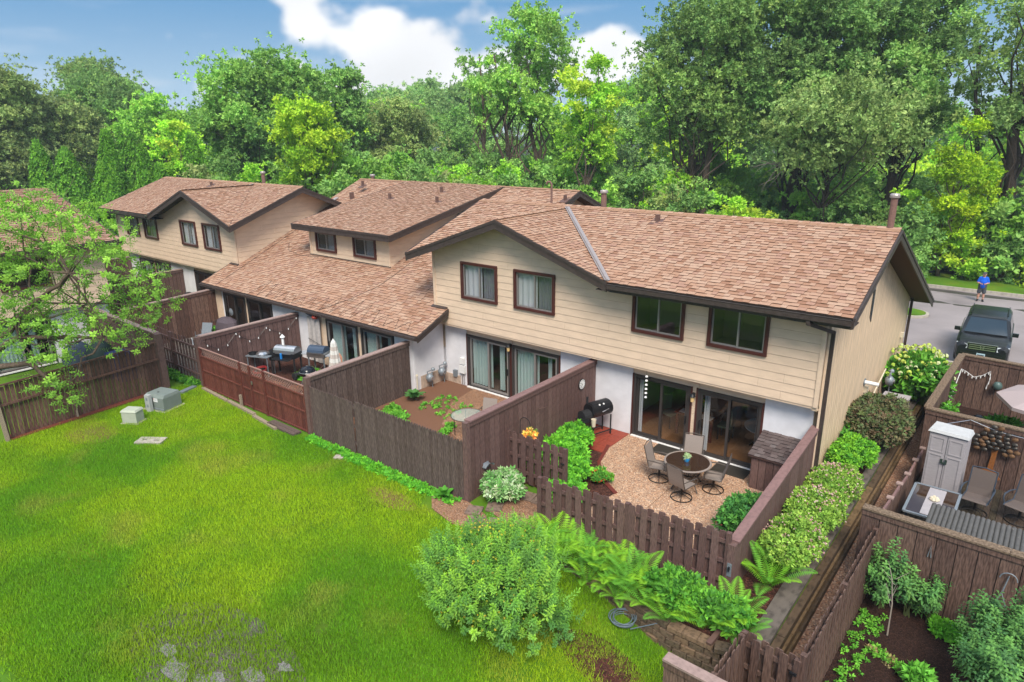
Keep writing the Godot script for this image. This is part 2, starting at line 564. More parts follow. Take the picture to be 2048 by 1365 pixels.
func setting() -> void:
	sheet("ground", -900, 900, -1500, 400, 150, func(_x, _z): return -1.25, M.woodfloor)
	sheet("lawn", -70, 1.31, 5.4, 34, 0.5, lawn_h, M.turf, -0.022)
	sheet("lawn", -70, 1.31, -17.0, 5.4, 1.0, lawn_h, M.turf, -0.03)
	sheet("verge", 1.31, 12.0, -17.0, -10.6, 0.8, func(x, z): return -0.35 - 0.53 * sstep(-11.0, -14.0, z), M.turf)
	sheet("gravel_path", 1.31, 2.0, -10.6, 8.6, 0.6, func(_x, _z): return -0.5, M.path_gravel)
	sheet("garden_soil", 2.0, 16.0, 2.6, 20.0, 1.0, func(x, z): return -0.52 + 0.02 * sin(x * 3.0) * cos(z * 2.5), M.garden)
	sheet("patio_ground", 2.0, 16.0, -10.6, 2.6, 1.0, func(_x, _z): return -0.52, M.garden)
	sheet("lawn", 1.31, 16.0, 8.6, 30.0, 1.5, func(_x, _z): return -0.56, M.turf)
	var rd = sheet("parking_road", -16, 70, -33.2, -16.6, 8.0, func(_x, _z): return -0.89, M.asphalt)
	rd.set_meta("kind", "structure")
	sheet("verge", -16, 70, -38.0, -33.3, 3.0, func(_x, _z): return -0.78, M.turf)
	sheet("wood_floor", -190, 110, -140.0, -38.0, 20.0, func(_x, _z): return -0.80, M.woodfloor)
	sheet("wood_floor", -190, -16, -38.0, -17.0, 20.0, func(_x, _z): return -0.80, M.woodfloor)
	# damp patches and cracks on the asphalt
	var wet = [[[-2.6, -32.9], [3.0, -32.7], [4.2, -32.2], [1.0, -31.9], [-2.4, -32.2]], [[2.6, -29.6], [4.6, -28.4], [8.0, -28.2], [8.0, -30.2], [4.2, -30.4]], [[-2.2, -29.5], [-0.9, -29.3], [-0.3, -28.9], [-1.2, -28.7], [-2.3, -29.0]], [[-0.3, -29.0], [1.8, -29.1], [2.0, -28.7], [-0.2, -28.7]]]
	for q in wet:
		patch(self, "damp_patch", q, -0.886, M.asphalt_wet, 0.003)
	var k = MB.new()
	k.box(Vector3(27, -0.82, -33.2), Vector3(86, 0.24, 0.16))
	put(self, "kerb", k, M.kerb).set_meta("kind", "structure")
	k = MB.new()
	k.box(Vector3(4.2, -0.86, -16.6), Vector3(16, 0.22, 0.15))
	put(self, "kerb", k, M.kerb).set_meta("kind", "structure")
	# rounded tip of the grass island in the parking court
	var tip = PackedVector2Array()
	var tip2 = PackedVector2Array()
	for i in 13:
		var a = -PI / 2 + PI * i / 12
		tip.append(Vector2(-1.9 + cos(a) * 1.0, -25.0 + sin(a) * 1.0))
		tip2.append(Vector2(-1.9 + cos(a) * 0.84, -25.0 + sin(a) * 0.84))
	for q in [tip, tip2]:
		q.append(Vector2(-30, q[12].y))
		q.append(Vector2(-30, q[0].y))
	k = MB.new()
	k.poly(tip, Vector3(0, -0.9, 0), Vector3.RIGHT, Vector3.BACK, Vector3.UP, 0.13)
	put(self, "kerb", k, M.kerb).set_meta("kind", "structure")
	k = MB.new()
	k.poly(tip2, Vector3(0, -0.78, 0), Vector3.RIGHT, Vector3.BACK, Vector3.UP, 0.04)
	put(self, "grass_island", k, M.turf).set_meta("kind", "structure")
	# ground inside the patios, each sheet just above the one below
	patch(self, "patio_slab", [[-5.45, 0.0], [-2.9, 0.0], [-2.9, 5.6], [-4.2, 5.8], [-3.9, 3.5], [-4.6, 3.0], [-5.2, 2.2], [-5.5, 1.1]], 0.03, M.aggregate, 0.08)
	patch(self, "patio_slab", [[-2.88, 0.0], [-0.05, 0.0], [-0.05, 5.4], [-2.88, 5.6]], 0.03, M.aggregate, 0.08)
	patch(self, "planting_bed", [[-6.7, 1.4], [-5.5, 1.1], [-5.2, 2.2], [-4.6, 3.0], [-3.9, 3.5], [-4.2, 5.8], [-4.9, 4.4], [-6.7, 4.4]], 0.02, M.mulch, 0.06)
	patch(self, "red_edging", [[-5.56, 1.13], [-5.45, 1.12], [-5.12, 2.2], [-4.55, 2.95], [-3.85, 3.4], [-3.9, 3.5], [-4.62, 3.05], [-5.2, 2.25]], 0.05, M.mulch_red, 0.05)
	patch(self, "dirt_yard", [[-13.45, 0.0], [-6.8, 0.0], [-6.8, 6.0], [-13.45, 6.0]], 0.012, M.dirt, 0.05)
	patch(self, "gravel_yard", [[-11.9, 0.05], [-6.85, 0.05], [-6.85, 5.8], [-8.6, 5.8], [-9.4, 3.6], [-10.6, 3.1], [-11.6, 1.6]], 0.03, M.dirt_gravel, 0.02)
	patch(self, "mulch_yard", [[-20.2, 1.74], [-13.6, 1.74], [-13.6, 6.0], [-20.2, 6.0]], 0.012, M.mulch, 0.05)
	patch(self, "patio_slab", [[-26.9, 1.74], [-20.4, 1.74], [-20.4, 5.9], [-26.9, 5.9]], 0.02, M.concrete_dark, 0.05)
	patch(self, "mulch_bed", [[0.04, -8.5], [1.1, -8.5], [1.05, 6.0], [0.6, 6.8], [-0.4, 6.85], [-4.2, 6.7], [-4.45, 6.1], [-0.1, 5.55]], 0.02, M.mulch, 0.06)
	patch(self, "bare_earth", [[-8.0, 6.12], [-6.6, 6.12], [-5.9, 6.3], [-5.3, 6.8], [-6.3, 7.1], [-7.2, 6.9]], 0.012, M.dirt_gravel, 0.02)
	patch(self, "gravel_bed", [[-5.9, 5.2], [-4.5, 4.7], [-4.5, 6.0], [-5.2, 6.3], [-5.9, 6.1]], 0.012, M.dirt_gravel, 0.02)
	patch(self, "mulch_strip", [[-21.35, 7.2], [-20.95, 7.2], [-20.5, 12.2], [-21.0, 12.2]], 0.02, M.mulch_red, 0.04)
	patch(self, "footing_strip", [[0.95, -8.8], [1.14, -8.8], [1.14, 7.0], [0.8, 7.0], [0.75, 3.2], [0.9, 2.6]], 0.06, M.concrete_dark, 0.12)


# ------------------------------------------------------------------ roofs and walls
const TONES := [[0.60, 0.37, 0.26], [0.56, 0.33, 0.225], [0.50, 0.28, 0.185], [0.43, 0.23, 0.15], [0.63, 0.41, 0.295], [0.53, 0.31, 0.225]]
const TONES_GREY := [[0.165, 0.125, 0.12], [0.21, 0.165, 0.16], [0.135, 0.10, 0.098], [0.24, 0.20, 0.195], [0.18, 0.14, 0.135], [0.15, 0.12, 0.115]]
var tab_mesh: ArrayMesh
var tone_mats := []


func tab() -> ArrayMesh:
	if tab_mesh == null:
		var b = MB.new()
		b.colored = true
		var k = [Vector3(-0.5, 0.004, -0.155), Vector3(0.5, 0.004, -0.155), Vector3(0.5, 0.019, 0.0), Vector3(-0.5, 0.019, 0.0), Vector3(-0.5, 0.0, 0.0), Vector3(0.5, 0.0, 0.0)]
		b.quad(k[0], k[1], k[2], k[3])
		b.col = Color(0.22, 0.2, 0.19)   # cut edge of bare asphalt, painted dark to draw the shadow line too
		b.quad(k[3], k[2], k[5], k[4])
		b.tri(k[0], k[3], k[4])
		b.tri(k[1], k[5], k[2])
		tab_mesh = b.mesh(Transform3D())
	return tab_mesh


func shingles(parent: Node, poly3: Array, o: Vector3, ux: Vector3, uv: Vector3, tones := TONES, step := 0.142, lo := 0.10, hi := 0.27, singles := 0, pick_x := 99.0) -> void:
	var p = PackedVector2Array()
	var vmax = 0.0
	for q in poly3:
		p.append(Vector2((q - o).dot(ux), (q - o).dot(uv)))
		vmax = maxf(vmax, p[-1].y)
	var un = ux.cross(uv).normalized()
	if un.y < 0:
		un = -un
	var right = uv.cross(un) * -1.0
	var xf = []
	var cs = []
	var made = 0
	var r = int(vmax / step)
	for i in r + 1:
		var v = i * step
		var us = []
		var vm = minf(v + step * 0.45, vmax - 0.004)
		for k in p.size():
			var a = p[k]
			var b = p[(k + 1) % p.size()]
			if (a.y > vm) != (b.y > vm):
				us.append(a.x + (b.x - a.x) * (vm - a.y) / (b.y - a.y))
		us.sort()
		for k in range(0, us.size() - 1, 2):
			var u: float = us[k]
			var raised = rng.randf() < 0.5
			while u < us[k + 1] - 0.01:
				var wd = minf(rng.randf_range(lo, hi), us[k + 1] - u)
				if us[k + 1] - u - wd < 0.07:
					wd = us[k + 1] - u
				var c = o + ux * (u + wd / 2) + uv * v + un * (0.012 if raised else 0.002)
				var t: int = [0, 0, 1, 1, 2, 4, 5, 3][rng.randi() % 8] if not raised else [0, 1, 4, 4, 0, 5, 1, 2][rng.randi() % 8]
				var f = rng.randf_range(0.93, 1.07)
				var bas = Basis(right * (wd - 0.003), un, -uv)
				if made < singles and c.x > pick_x:
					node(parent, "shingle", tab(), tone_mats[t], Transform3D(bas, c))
					made += 1
				else:
					xf.append(Transform3D(bas, c))
					cs.append(Color(tones[t][0] * f, tones[t][1] * f, tones[t][2] * f))
				u += wd
				raised = not raised
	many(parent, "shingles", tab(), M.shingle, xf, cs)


func slab(parent: Node, called: String, pts: Array, thick: float, m: Material) -> MeshInstance3D:
	var b = MB.new()
	var n: Vector3 = (pts[1] - pts[0]).cross(pts[2] - pts[0]).normalized()
	if n.y < 0:
		n = -n
	var ux: Vector3 = (pts[1] - pts[0]).normalized()
	var uy = n.cross(ux)
	var q = PackedVector2Array()
	for p in pts:
		q.append(Vector2((p - pts[0]).dot(ux), (p - pts[0]).dot(uy)))
	b.poly(q, pts[0] - n * thick, ux, uy, n, thick)
	return put(parent, called, b, m)


func siding(parent: Node, called: String, outline: Array, holes: Array, o: Vector3, ux: Vector3, un: Vector3, y0: float, row: float, longest: float, m: Material, backing: Material) -> void:
	var shape = PackedVector2Array(outline)
	var top = -1e9
	var lo = 1e9
	var hi = -1e9
	for q in shape:
		top = maxf(top, q.y)
		lo = minf(lo, q.x)
		hi = maxf(hi, q.x)
	var back = MB.new()
	var y = y0
	while y < top:
		var strips = [PackedVector2Array([Vector2(lo - 1, y), Vector2(hi + 1, y), Vector2(hi + 1, y + row), Vector2(lo - 1, y + row)])]
		var pieces = []
		for s in strips:
			for a in Geometry2D.intersect_polygons(s, shape):
				var cur = [a]
				for h in holes:
					var hp = PackedVector2Array([h.position, Vector2(h.end.x, h.position.y), h.end, Vector2(h.position.x, h.end.y)])
					var nxt = []
					for q in cur:
						nxt.append_array(Geometry2D.clip_polygons(q, hp))
					cur = nxt
				pieces.append_array(cur)
		for q in pieces:
			back.poly(q, o - un * 0.10, ux, Vector3.UP, un, 0.075)
			# butt joints
			var a = 1e9
			var b = -1e9
			for k in q:
				a = minf(a, k.x)
				b = maxf(b, k.x)
			var cuts = [a - 1.0]
			var u = a + rng.randf_range(0.35, 1.0) * longest
			while u < b - 0.5:
				cuts.append(u)
				u += rng.randf_range(0.6, 1.0) * longest
			cuts.append(b + 1.0)
			for k in cuts.size() - 1:
				var cell = PackedVector2Array([Vector2(cuts[k] + 0.002, y + 0.003), Vector2(cuts[k + 1] - 0.002, y + 0.003), Vector2(cuts[k + 1] - 0.002, y + row - 0.004), Vector2(cuts[k] + 0.002, y + row - 0.004)])
				for piece in Geometry2D.intersect_polygons(cell, q):
					var mb = MB.new()
					mb.poly(piece, o - un * 0.022, ux, Vector3.UP, un, 0.022)
					for i in mb.v.size():
						if (mb.v[i] - o).dot(un) > -0.001:
							mb.v[i] += un * 0.013 * clampf(1.0 - (mb.v[i].y - o.y - y) / row, 0, 1)
					put(parent, called, mb, m)
		y += row
	put(parent, "wall", back, backing)


func grooved(parent: Node, outline: Array, holes: Array, o: Vector3, ux: Vector3, un: Vector3, step: float, m: Material) -> void:
	var shape = PackedVector2Array(outline)
	var lo = 1e9
	var hi = -1e9
	for q in shape:
		lo = minf(lo, q.x)
		hi = maxf(hi, q.x)
	var b = MB.new()
	b.poly(shape, o - un * 0.14, ux, Vector3.UP, un, 0.125)
	var x = lo
	var i = 0
	while x < hi:
		var g = 0.034 if i % 6 == 0 else 0.024
		for a in Geometry2D.intersect_polygons(PackedVector2Array([Vector2(x + g, -1), Vector2(x + step, -1), Vector2(x + step, 12), Vector2(x + g, 12)]), shape):
			var cur = [a]
			for h in holes:
				var nxt = []
				for q in cur:
					nxt.append_array(Geometry2D.clip_polygons(q, h))
				cur = nxt
			for q in cur:
				b.poly(q, o - un * 0.015, ux, Vector3.UP, un, 0.015)
		x += step
		i += 1
	var w = put(parent, "grooved_wall", b, m)
	w.set_meta("kind", "stuff")


func bars(b: MB, o: Vector3, ux: Vector3, un: Vector3, x0: float, x1: float, y0: float, y1: float, wd: float, d: float) -> void:   # a rectangular frame
	var z = un * (d / 2)
	var bas = Basis(ux, Vector3.UP, un)
	b.box(o + ux * ((x0 + x1) / 2) + Vector3(0, y0 + wd / 2, 0) + z, Vector3(x1 - x0, wd, d), bas)
	b.box(o + ux * ((x0 + x1) / 2) + Vector3(0, y1 - wd / 2, 0) + z, Vector3(x1 - x0, wd, d), bas)
	b.box(o + ux * (x0 + wd / 2) + Vector3(0, (y0 + y1) / 2, 0) + z, Vector3(wd, y1 - y0 - 2 * wd, d), bas)
	b.box(o + ux * (x1 - wd / 2) + Vector3(0, (y0 + y1) / 2, 0) + z, Vector3(wd, y1 - y0 - 2 * wd, d), bas)


func folds(x0: float, x1: float, y0: float, y1: float, o: Vector3, ux: Vector3, un: Vector3, pitch: float, depth: float) -> MB:   # a curtain or vertical blind
	var b = MB.new()
	var n = maxi(3, int((x1 - x0) / pitch * 4))
	for i in n:
		var ua = lerpf(x0, x1, float(i) / n)
		var ub = lerpf(x0, x1, float(i + 1) / n)
		var da = sin(ua / pitch * TAU) * depth
		var db = sin(ub / pitch * TAU) * depth
		var pa = o + ux * ua + un * da
		var pb = o + ux * ub + un * db
		b.quad(pa + Vector3(0, y0, 0), pb + Vector3(0, y0, 0), pb + Vector3(0, y1, 0), pa + Vector3(0, y1, 0))
	return b


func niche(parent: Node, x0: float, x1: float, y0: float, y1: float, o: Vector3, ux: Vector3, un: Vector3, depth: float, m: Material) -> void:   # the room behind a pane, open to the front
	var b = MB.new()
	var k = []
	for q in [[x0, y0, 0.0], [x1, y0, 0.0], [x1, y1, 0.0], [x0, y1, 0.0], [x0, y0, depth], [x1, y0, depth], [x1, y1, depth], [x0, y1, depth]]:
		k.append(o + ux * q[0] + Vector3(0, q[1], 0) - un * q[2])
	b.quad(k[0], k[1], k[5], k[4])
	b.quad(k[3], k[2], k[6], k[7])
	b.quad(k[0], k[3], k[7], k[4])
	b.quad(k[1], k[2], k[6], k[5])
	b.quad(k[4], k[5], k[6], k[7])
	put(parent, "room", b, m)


func window(parent: Node, x0: float, x1: float, y0: float, y1: float, o: Vector3, ux: Vector3, un: Vector3, style: String) -> void:
	var f = MB.new()
	bars(f, o - un * 0.06, ux, un, x0, x1, y0, y1, 0.085, 0.12)
	var w = put(parent, "window", f, M.frame)
	var s = MB.new()
	var xm = (x0 + x1) / 2 + 0.02
	bars(s, o - un * 0.045, ux, un, x0 + 0.085, xm + 0.025, y0 + 0.085, y1 - 0.085, 0.045, 0.03)
	bars(s, o - un * 0.015, ux, un, xm - 0.025, x1 - 0.085, y0 + 0.085, y1 - 0.085, 0.045, 0.03)
	put(w, "sash", s, M.alu if style != "dark" else M.bronze)
	var bas = Basis(ux, Vector3.UP, un)
	var ym = (y0 + y1) / 2
	bx(w, "pane", o + ux * ((x0 + xm) / 2 + 0.04) + Vector3(0, ym, 0) - un * 0.03, Vector3(xm - x0 - 0.15, y1 - y0 - 0.25, 0.006), M.glass, bas)
	bx(w, "pane", o + ux * ((x1 + xm) / 2 - 0.04) + Vector3(0, ym, 0), Vector3(x1 - xm - 0.15, y1 - y0 - 0.25, 0.006), M.glass, bas)
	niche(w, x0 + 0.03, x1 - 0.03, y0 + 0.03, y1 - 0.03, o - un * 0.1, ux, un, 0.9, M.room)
	if style == "blind":
		put(w, "curtain", folds(x0 + 0.08, xm, y0 + 0.09, y1 - 0.09, o - un * 0.14, ux, un, 0.22, 0.02), M.blind)
		put(w, "curtain", folds(xm + 0.03, x1 - 0.07, y0 + 0.09, y1 - 0.09, o - un * 0.17, ux, un, 0.10, 0.02), M.screen if rng.randf() < 0.6 else M.blind)
	elif style == "screen":
		bx(w, "insect_screen", o + ux * ((x1 + xm) / 2) + Vector3(0, ym, 0) - un * 0.06, Vector3(x1 - xm - 0.1, y1 - y0 - 0.2, 0.005), M.screen, bas)


func slider(parent: Node, x0: float, x1: float, y1: float, o: Vector3, ux: Vector3, un: Vector3, style: String, sliding_right := true) -> MeshInstance3D:
	var f = MB.new()
	bars(f, o - un * 0.10, ux, un, x0, x1, 0.02, y1, 0.07, 0.14)
	var d = put(parent, "sliding_door", f, M.bronze)
	var bas = Basis(ux, Vector3.UP, un)
	bx(d, "sill", o + ux * ((x0 + x1) / 2) + un * 0.06 + Vector3(0, 0.03, 0), Vector3(x1 - x0, 0.05, 0.14), M.sill, bas)
	var xm = (x0 + x1) / 2
	for k in 2:
		var a = x0 + 0.07 if k == 0 else xm - 0.04
		var b = xm + 0.04 if k == 0 else x1 - 0.07
		var dz = -0.075 if (k == 0) == sliding_right else -0.02
		var p = MB.new()
		bars(p, o + un * dz, ux, un, a, b, 0.09, y1 - 0.07, 0.07, 0.04)
		var panel = put(d, "door_panel", p, M.bronze if style != "blinds" else M.alu)
		bx(panel, "pane", o + ux * ((a + b) / 2) + Vector3(0, y1 / 2 + 0.01, 0) + un * (dz + 0.02), Vector3(b - a - 0.14, y1 - 0.3, 0.006), M.glass, bas)
	var hx = x1 - 0.11 if sliding_right else x0 + 0.11
	bx(d, "handle", o + ux * hx + Vector3(0, 0.98, 0) + un * 0.05, Vector3(0.035, 0.24, 0.05), M.black, bas)
	if style == "blinds":
		put(d, "vertical_blind", folds(x0 + 0.1, xm + 0.02, 0.12, y1 - 0.08, o - un * 0.2, ux, un, 0.14, 0.025), M.blind_teal)
		put(d, "vertical_blind", folds(xm + 0.35, x1 - 0.45, 0.12, y1 - 0.08, o - un * 0.24, ux, un, 0.12, 0.03), M.blind_teal)
	return d


func stucco_wall(parent: Node, x0: float, x1: float, y0: float, y1: float, holes: Array, z: float, thick: float, m: Material) -> void:   # rectangles round the openings
	var xs = [x0]
	for h in holes:
		xs.append_array([h[0], h[1]])
	xs.append(x1)
	for i in range(0, xs.size(), 2):
		if xs[i + 1] - xs[i] > 0.01:
			bx(parent, "wall", Vector3((xs[i] + xs[i + 1]) / 2, (y0 + y1) / 2, z - thick / 2), Vector3(xs[i + 1] - xs[i], y1 - y0, thick), m)


func vent(parent: Node, at: Vector3, w: float, h: float) -> void:
	var p = bx(parent, "vent_pipe", at + Vector3(0, h / 2, 0), Vector3(w, h, w), M.pipe)
	bx(p, "flashing", at + Vector3(0, 0.02, 0.03), Vector3(w * 3.2, 0.03, w * 3.6), M.pipe, Basis(Vector3.RIGHT, 0.36))


func flue(parent: Node, at: Vector3, r: float, h: float, hook := false) -> void:
	var b = MB.new()
	if hook:
		b.tube([at, at + Vector3(0, h, 0), at + Vector3(-0.06, h + 0.1, 0.02), at + Vector3(-0.18, h + 0.1, 0.05), at + Vector3(-0.22, h, 0.06)], [r, r, r, r, r], 8)
		put(parent, "flue_pipe", b, M.flue)
		return
	b.tube([at - Vector3(0, 0.3, 0), at + Vector3(0, h, 0)], [r, r], 12)
	var p = put(parent, "flue_pipe", b, M.flue)
	b = MB.new()
	b.lathe(at + Vector3(0, h - 0.03, 0), [Vector2(r * 1.1, 0), Vector2(r * 1.45, 0.02), Vector2(r * 1.45, 0.08), Vector2(r * 1.15, 0.12), Vector2(0.0, 0.13)], 14)
	put(p, "flue_cap", b, M.flash)


func rake_board(parent: Node, pts: Array, drop: float, off: Vector3, m: Material) -> void:   # a fascia that follows a roof edge
	for i in pts.size() - 1:
		var b = MB.new()
		var a: Vector3 = pts[i]
		var c: Vector3 = pts[i + 1]
		var d = Vector3(0, -drop, 0)
		b.hull([a + d, c + d, c, a], [a + d + off, c + d + off, c + off, a + off])
		put(parent, "fascia_board", b, m)
		b = MB.new()
		var lip = Vector3(0, -0.07, 0)
		var up = Vector3(0, 0.02, 0)
		b.hull([a + lip + off, c + lip + off, c + up + off, a + up + off], [a + lip + off * 1.6, c + lip + off * 1.6, c + up + off * 1.6, a + up + off * 1.6])
		put(parent, "drip_edge", b, M.trim)


func end_block(left: bool) -> Node3D:
	var F = func(x: float, y: float, z: float) -> Vector3: return Vector3(2 * XM - x if left else x, y, z)
	var X = func(x: float) -> float: return 2 * XM - x if left else x
	var sx = -1.0 if left else 1.0
	var t = thing("townhouse", "far left two storey tan townhouse with front gable and dark eaves" if left else "near right two storey tan townhouse with front gable, brown trim and long shingle roof", "house", F.call(-6.75, 0, -5))
	var zs = 0.344
	var ye = 4.97
	var ze = 0.977
	var yr = 6.49
	var zr = -3.164
	var xr = 0.65
	var xl = -14.21
	var yb = 2.85
	var zb = -11.9
	# --- roof
	var eR: Vector3 = F.call(xr, ye, ze)
	var rR: Vector3 = F.call(xr, yr, zr)
	var rL: Vector3 = F.call(xl, yr, zr)
	var eL: Vector3 = F.call(xl, ye, ze)
	var vB: Vector3 = F.call(-5.82, ye, ze)
	var vT: Vector3 = F.call(-9.98, 6.433, -3.01)
	var pk: Vector3 = F.call(-9.98, 6.433, ze)
	var roof = slab(t, "roof", [eR, rR, rL, eL, vT, vB], 0.13, M.soffit)
	slab(roof, "gable_slope", [vB, pk, vT], 0.13, M.soffit)
	slab(roof, "gable_slope", [eL, pk, vT], 0.13, M.soffit)
	slab(roof, "rear_slope", [rR, F.call(xr, yb, zb), F.call(xl, yb, zb), rL], 0.13, M.deck_roof)
	var up = Vector3(0, yr - ye, zr - ze).normalized()
	var ux: Vector3 = F.call(1, 0, 0) - F.call(0, 0, 0)
	if left:
		shingles(t, [eR, rR, rL, eL, vT, vB], eR, ux, up)
	else:
		shingles(t, [eR, rR, rL, eL, vT, vB], eR, ux, up, TONES, 0.142, 0.11, 0.30, 300, -5.2)
	var g1 = (pk - vB).normalized()
	shingles(t, [vB, pk, vT], vB, Vector3(0, 0, -1), g1)
	var g2 = (pk - eL).normalized()
	shingles(t, [eL, pk, vT], eL, Vector3(0, 0, -1), g2)
	# ridge caps and valley
	for q in [[rR, rL], [pk, vT]]:
		var n = int(q[0].distance_to(q[1]) / 0.3)
		var along: Vector3 = (q[1] - q[0]).normalized()
		var side = along.cross(Vector3.UP).normalized()
		var cap = MB.new()
		for i in n:
			var a: Vector3 = q[0].lerp(q[1], float(i) / n) + Vector3(0, 0.035, 0)
			var b: Vector3 = q[0].lerp(q[1], float(i + 1.15) / n) + Vector3(0, 0.022, 0)
			var dn = Vector3(0, -0.055, 0)
			cap.quad(a - side * 0.15 + dn, b - side * 0.15 + dn, b, a)
			cap.quad(a, b, b + side * 0.15 + dn, a + side * 0.15 + dn)
		put(roof, "ridge_cap", cap, M.ridge)
	var vy = MB.new()
	var vd = (vT - vB).normalized()
	var vs = vd.cross(Vector3.UP).normalized()
	vy.quad(vB - vs * 0.085 + Vector3(0, 0.085, 0), vT - vs * 0.085 + Vector3(0, 0.085, 0), vT + Vector3(0, 0.055, 0), vB + Vector3(0, 0.055, 0))
	vy.quad(vB + Vector3(0, 0.055, 0), vT + Vector3(0, 0.055, 0), vT + vs * 0.085 + Vector3(0, 0.085, 0), vB + vs * 0.085 + Vector3(0, 0.085, 0))
	put(roof, "valley_flashing", vy, M.flash)
	var vr = MB.new()
	vr.tube([vB + Vector3(0, 0.08, 0.01), vT + Vector3(0, 0.08, 0.01)], [0.022, 0.022], 5)
	put(roof, "valley_rib", vr, M.flash)
	# fascia and gutter
	rake_board(t, [eL, pk, vB], 0.27, Vector3(0, 0, 0.035), M.trim)
	rake_board(t, [eR, rR, F.call(xr, yb, zb)], 0.25, Vector3(0.035 * sx, 0, 0), M.trim)
	rake_board(t, [eL, rL, F.call(xl, yb, zb)], 0.27, Vector3(-0.035 * sx, 0, 0), M.trim)
	var gm = F.call((-5.75 + xr) / 2, ye - 0.13, ze + 0.01) as Vector3
	bx(t, "fascia_board", gm + Vector3(0, -0.03, -0.02), Vector3(xr + 5.75, 0.2, 0.03), M.trim)
	var gut = MB.new()
	gut.box(gm + Vector3(0, -0.02, 0.06), Vector3(xr + 5.75, 0.02, 0.12))
	gut.box(gm + Vector3(0, 0.045, 0.125), Vector3(xr + 5.75, 0.13, 0.015))
	gut.box(gm + Vector3(0, 0.115, 0.13), Vector3(xr + 5.75, 0.015, 0.03))
	var gu = put(t, "gutter", gut, M.trim)
	bx(gu, "gutter_bed", gm + Vector3(0, 0.06, 0.06), Vector3(xr + 5.7, 0.02, 0.11), M.gutter_in)
	# soffit below the main eave
	slab(t, "soffit", [F.call(xr, 4.74, ze), F.call(xr, 4.74, zs - 0.05), F.call(-6.2, 4.74, zs - 0.05), F.call(-6.2, 4.74, ze)], 0.02, M.soffit)
	# --- upper wall
	var out = [Vector2(X.call(0.0), 2.41), Vector2(X.call(0.0), 4.78), Vector2(X.call(-5.5), 4.78), Vector2(X.call(-9.98), 6.28), Vector2(X.call(-13.5), 5.05), Vector2(X.call(-13.5), 2.41)]
	var wins = [[-12.09, 1.647, 3.503, 4.818, "blind"], [-9.716, 1.647, 3.503, 4.818, "blind"], [-5.3, 1.618, 3.49, 4.674, "clear"], [-2.99, 1.618, 3.49, 4.674, "clear"]]
	var holes = []
	for q in wins:
		var a: float = minf(X.call(q[0]), X.call(q[0] + q[1]))
		holes.append(Rect2(a + 0.02, q[2] + 0.02, q[1] - 0.04, q[3] - q[2] - 0.04))
	siding(t, "siding_board", out, holes, Vector3(0, 0, zs), Vector3.RIGHT, Vector3.BACK, 2.41, 0.235, 3.6, M.siding, M.siding)
	for q in wins:
		var a: float = minf(X.call(q[0]), X.call(q[0] + q[1]))
		var st: String = q[4]
		if left:
			st = "blind" if q[4] == "blind" else "screen"
		window(t, a, a + q[1], q[2], q[3], Vector3(0, 0, zs + 0.02), Vector3.RIGHT, Vector3.BACK, st)
	for x in [0.0, -13.5]:
		bx(t, "corner_board", F.call(x + (-0.05 if x == 0.0 else 0.05), 3.62 if x == 0.0 else 3.73, zs + 0.012), Vector3(0.1, 2.42 if x == 0.0 else 2.64, 0.05), M.siding)
	slab(t, "overhang", [F.call(0, 2.408, zs - 0.01), F.call(0, 2.408, -0.1), F.call(-13.5, 2.408, -0.1), F.call(-13.5, 2.408, zs - 0.01)], 0.06, M.siding)
	# --- lower wall
	var doors = [[-12.236, -10.236], [-10.142, -8.142], [-5.34, -3.51], [-3.281, -1.451]]
	var gaps = [[X.call(-12.30), X.call(-8.08)], [X.call(-5.40), X.call(-1.39)]]
	if left:
		gaps = [[gaps[1][1], gaps[1][0]], [gaps[0][1], gaps[0][0]]]
	stucco_wall(t, minf(X.call(-0.02), X.call(-13.48)), maxf(X.call(-0.02), X.call(-13.48)), -0.1, 2.36, gaps, 0.0, 0.2, M.stucco)
	for q in gaps:
		bx(t, "header_board", Vector3((q[0] + q[1]) / 2, 2.2, -0.07), Vector3(q[1] - q[0], 0.32, 0.06), M.siding)
	for q in [[-10.236, -10.142], [-3.51, -3.281]]:
		var y = 0.06
		while y < 2.02:
			bx(t, "siding_board", F.call((q[0] + q[1]) / 2, y + 0.115, -0.05), Vector3(q[1] - q[0] - 0.002, 0.226, 0.08), M.siding)
			y += 0.235
	for i in 4:
		var a: float = minf(X.call(doors[i][0]), X.call(doors[i][1]))
		var b: float = maxf(X.call(doors[i][0]), X.call(doors[i][1]))
		var st = "blinds" if i < 2 else "clear"
		if left:
			st = "blinds" if i > 1 else "clear"
		slider(t, a, b, 2.03, Vector3(0, 0, -0.02), Vector3.RIGHT, Vector3.BACK, st, i != 3)
		bx(t, "door_casing", Vector3(a - 0.03, 1.03, 0.0), Vector3(0.05, 2.06, 0.04), M.frame)
		bx(t, "door_casing", Vector3(b + 0.03, 1.03, 0.0), Vector3(0.05, 2.06, 0.04), M.frame)
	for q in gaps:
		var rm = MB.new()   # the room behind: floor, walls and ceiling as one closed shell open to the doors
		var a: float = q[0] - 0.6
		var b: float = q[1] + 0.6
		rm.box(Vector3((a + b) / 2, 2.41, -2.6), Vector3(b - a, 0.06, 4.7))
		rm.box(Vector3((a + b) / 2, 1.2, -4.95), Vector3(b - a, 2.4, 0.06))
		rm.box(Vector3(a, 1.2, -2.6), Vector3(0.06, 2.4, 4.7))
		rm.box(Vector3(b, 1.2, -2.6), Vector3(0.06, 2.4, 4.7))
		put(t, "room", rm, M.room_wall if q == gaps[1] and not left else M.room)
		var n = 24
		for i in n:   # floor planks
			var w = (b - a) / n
			bx(t, "floor_plank", Vector3(a + w * (i + 0.5), -0.01, -2.55), Vector3(w - 0.004, 0.04, 4.8), M.oak if q == gaps[1] and not left else M.room)
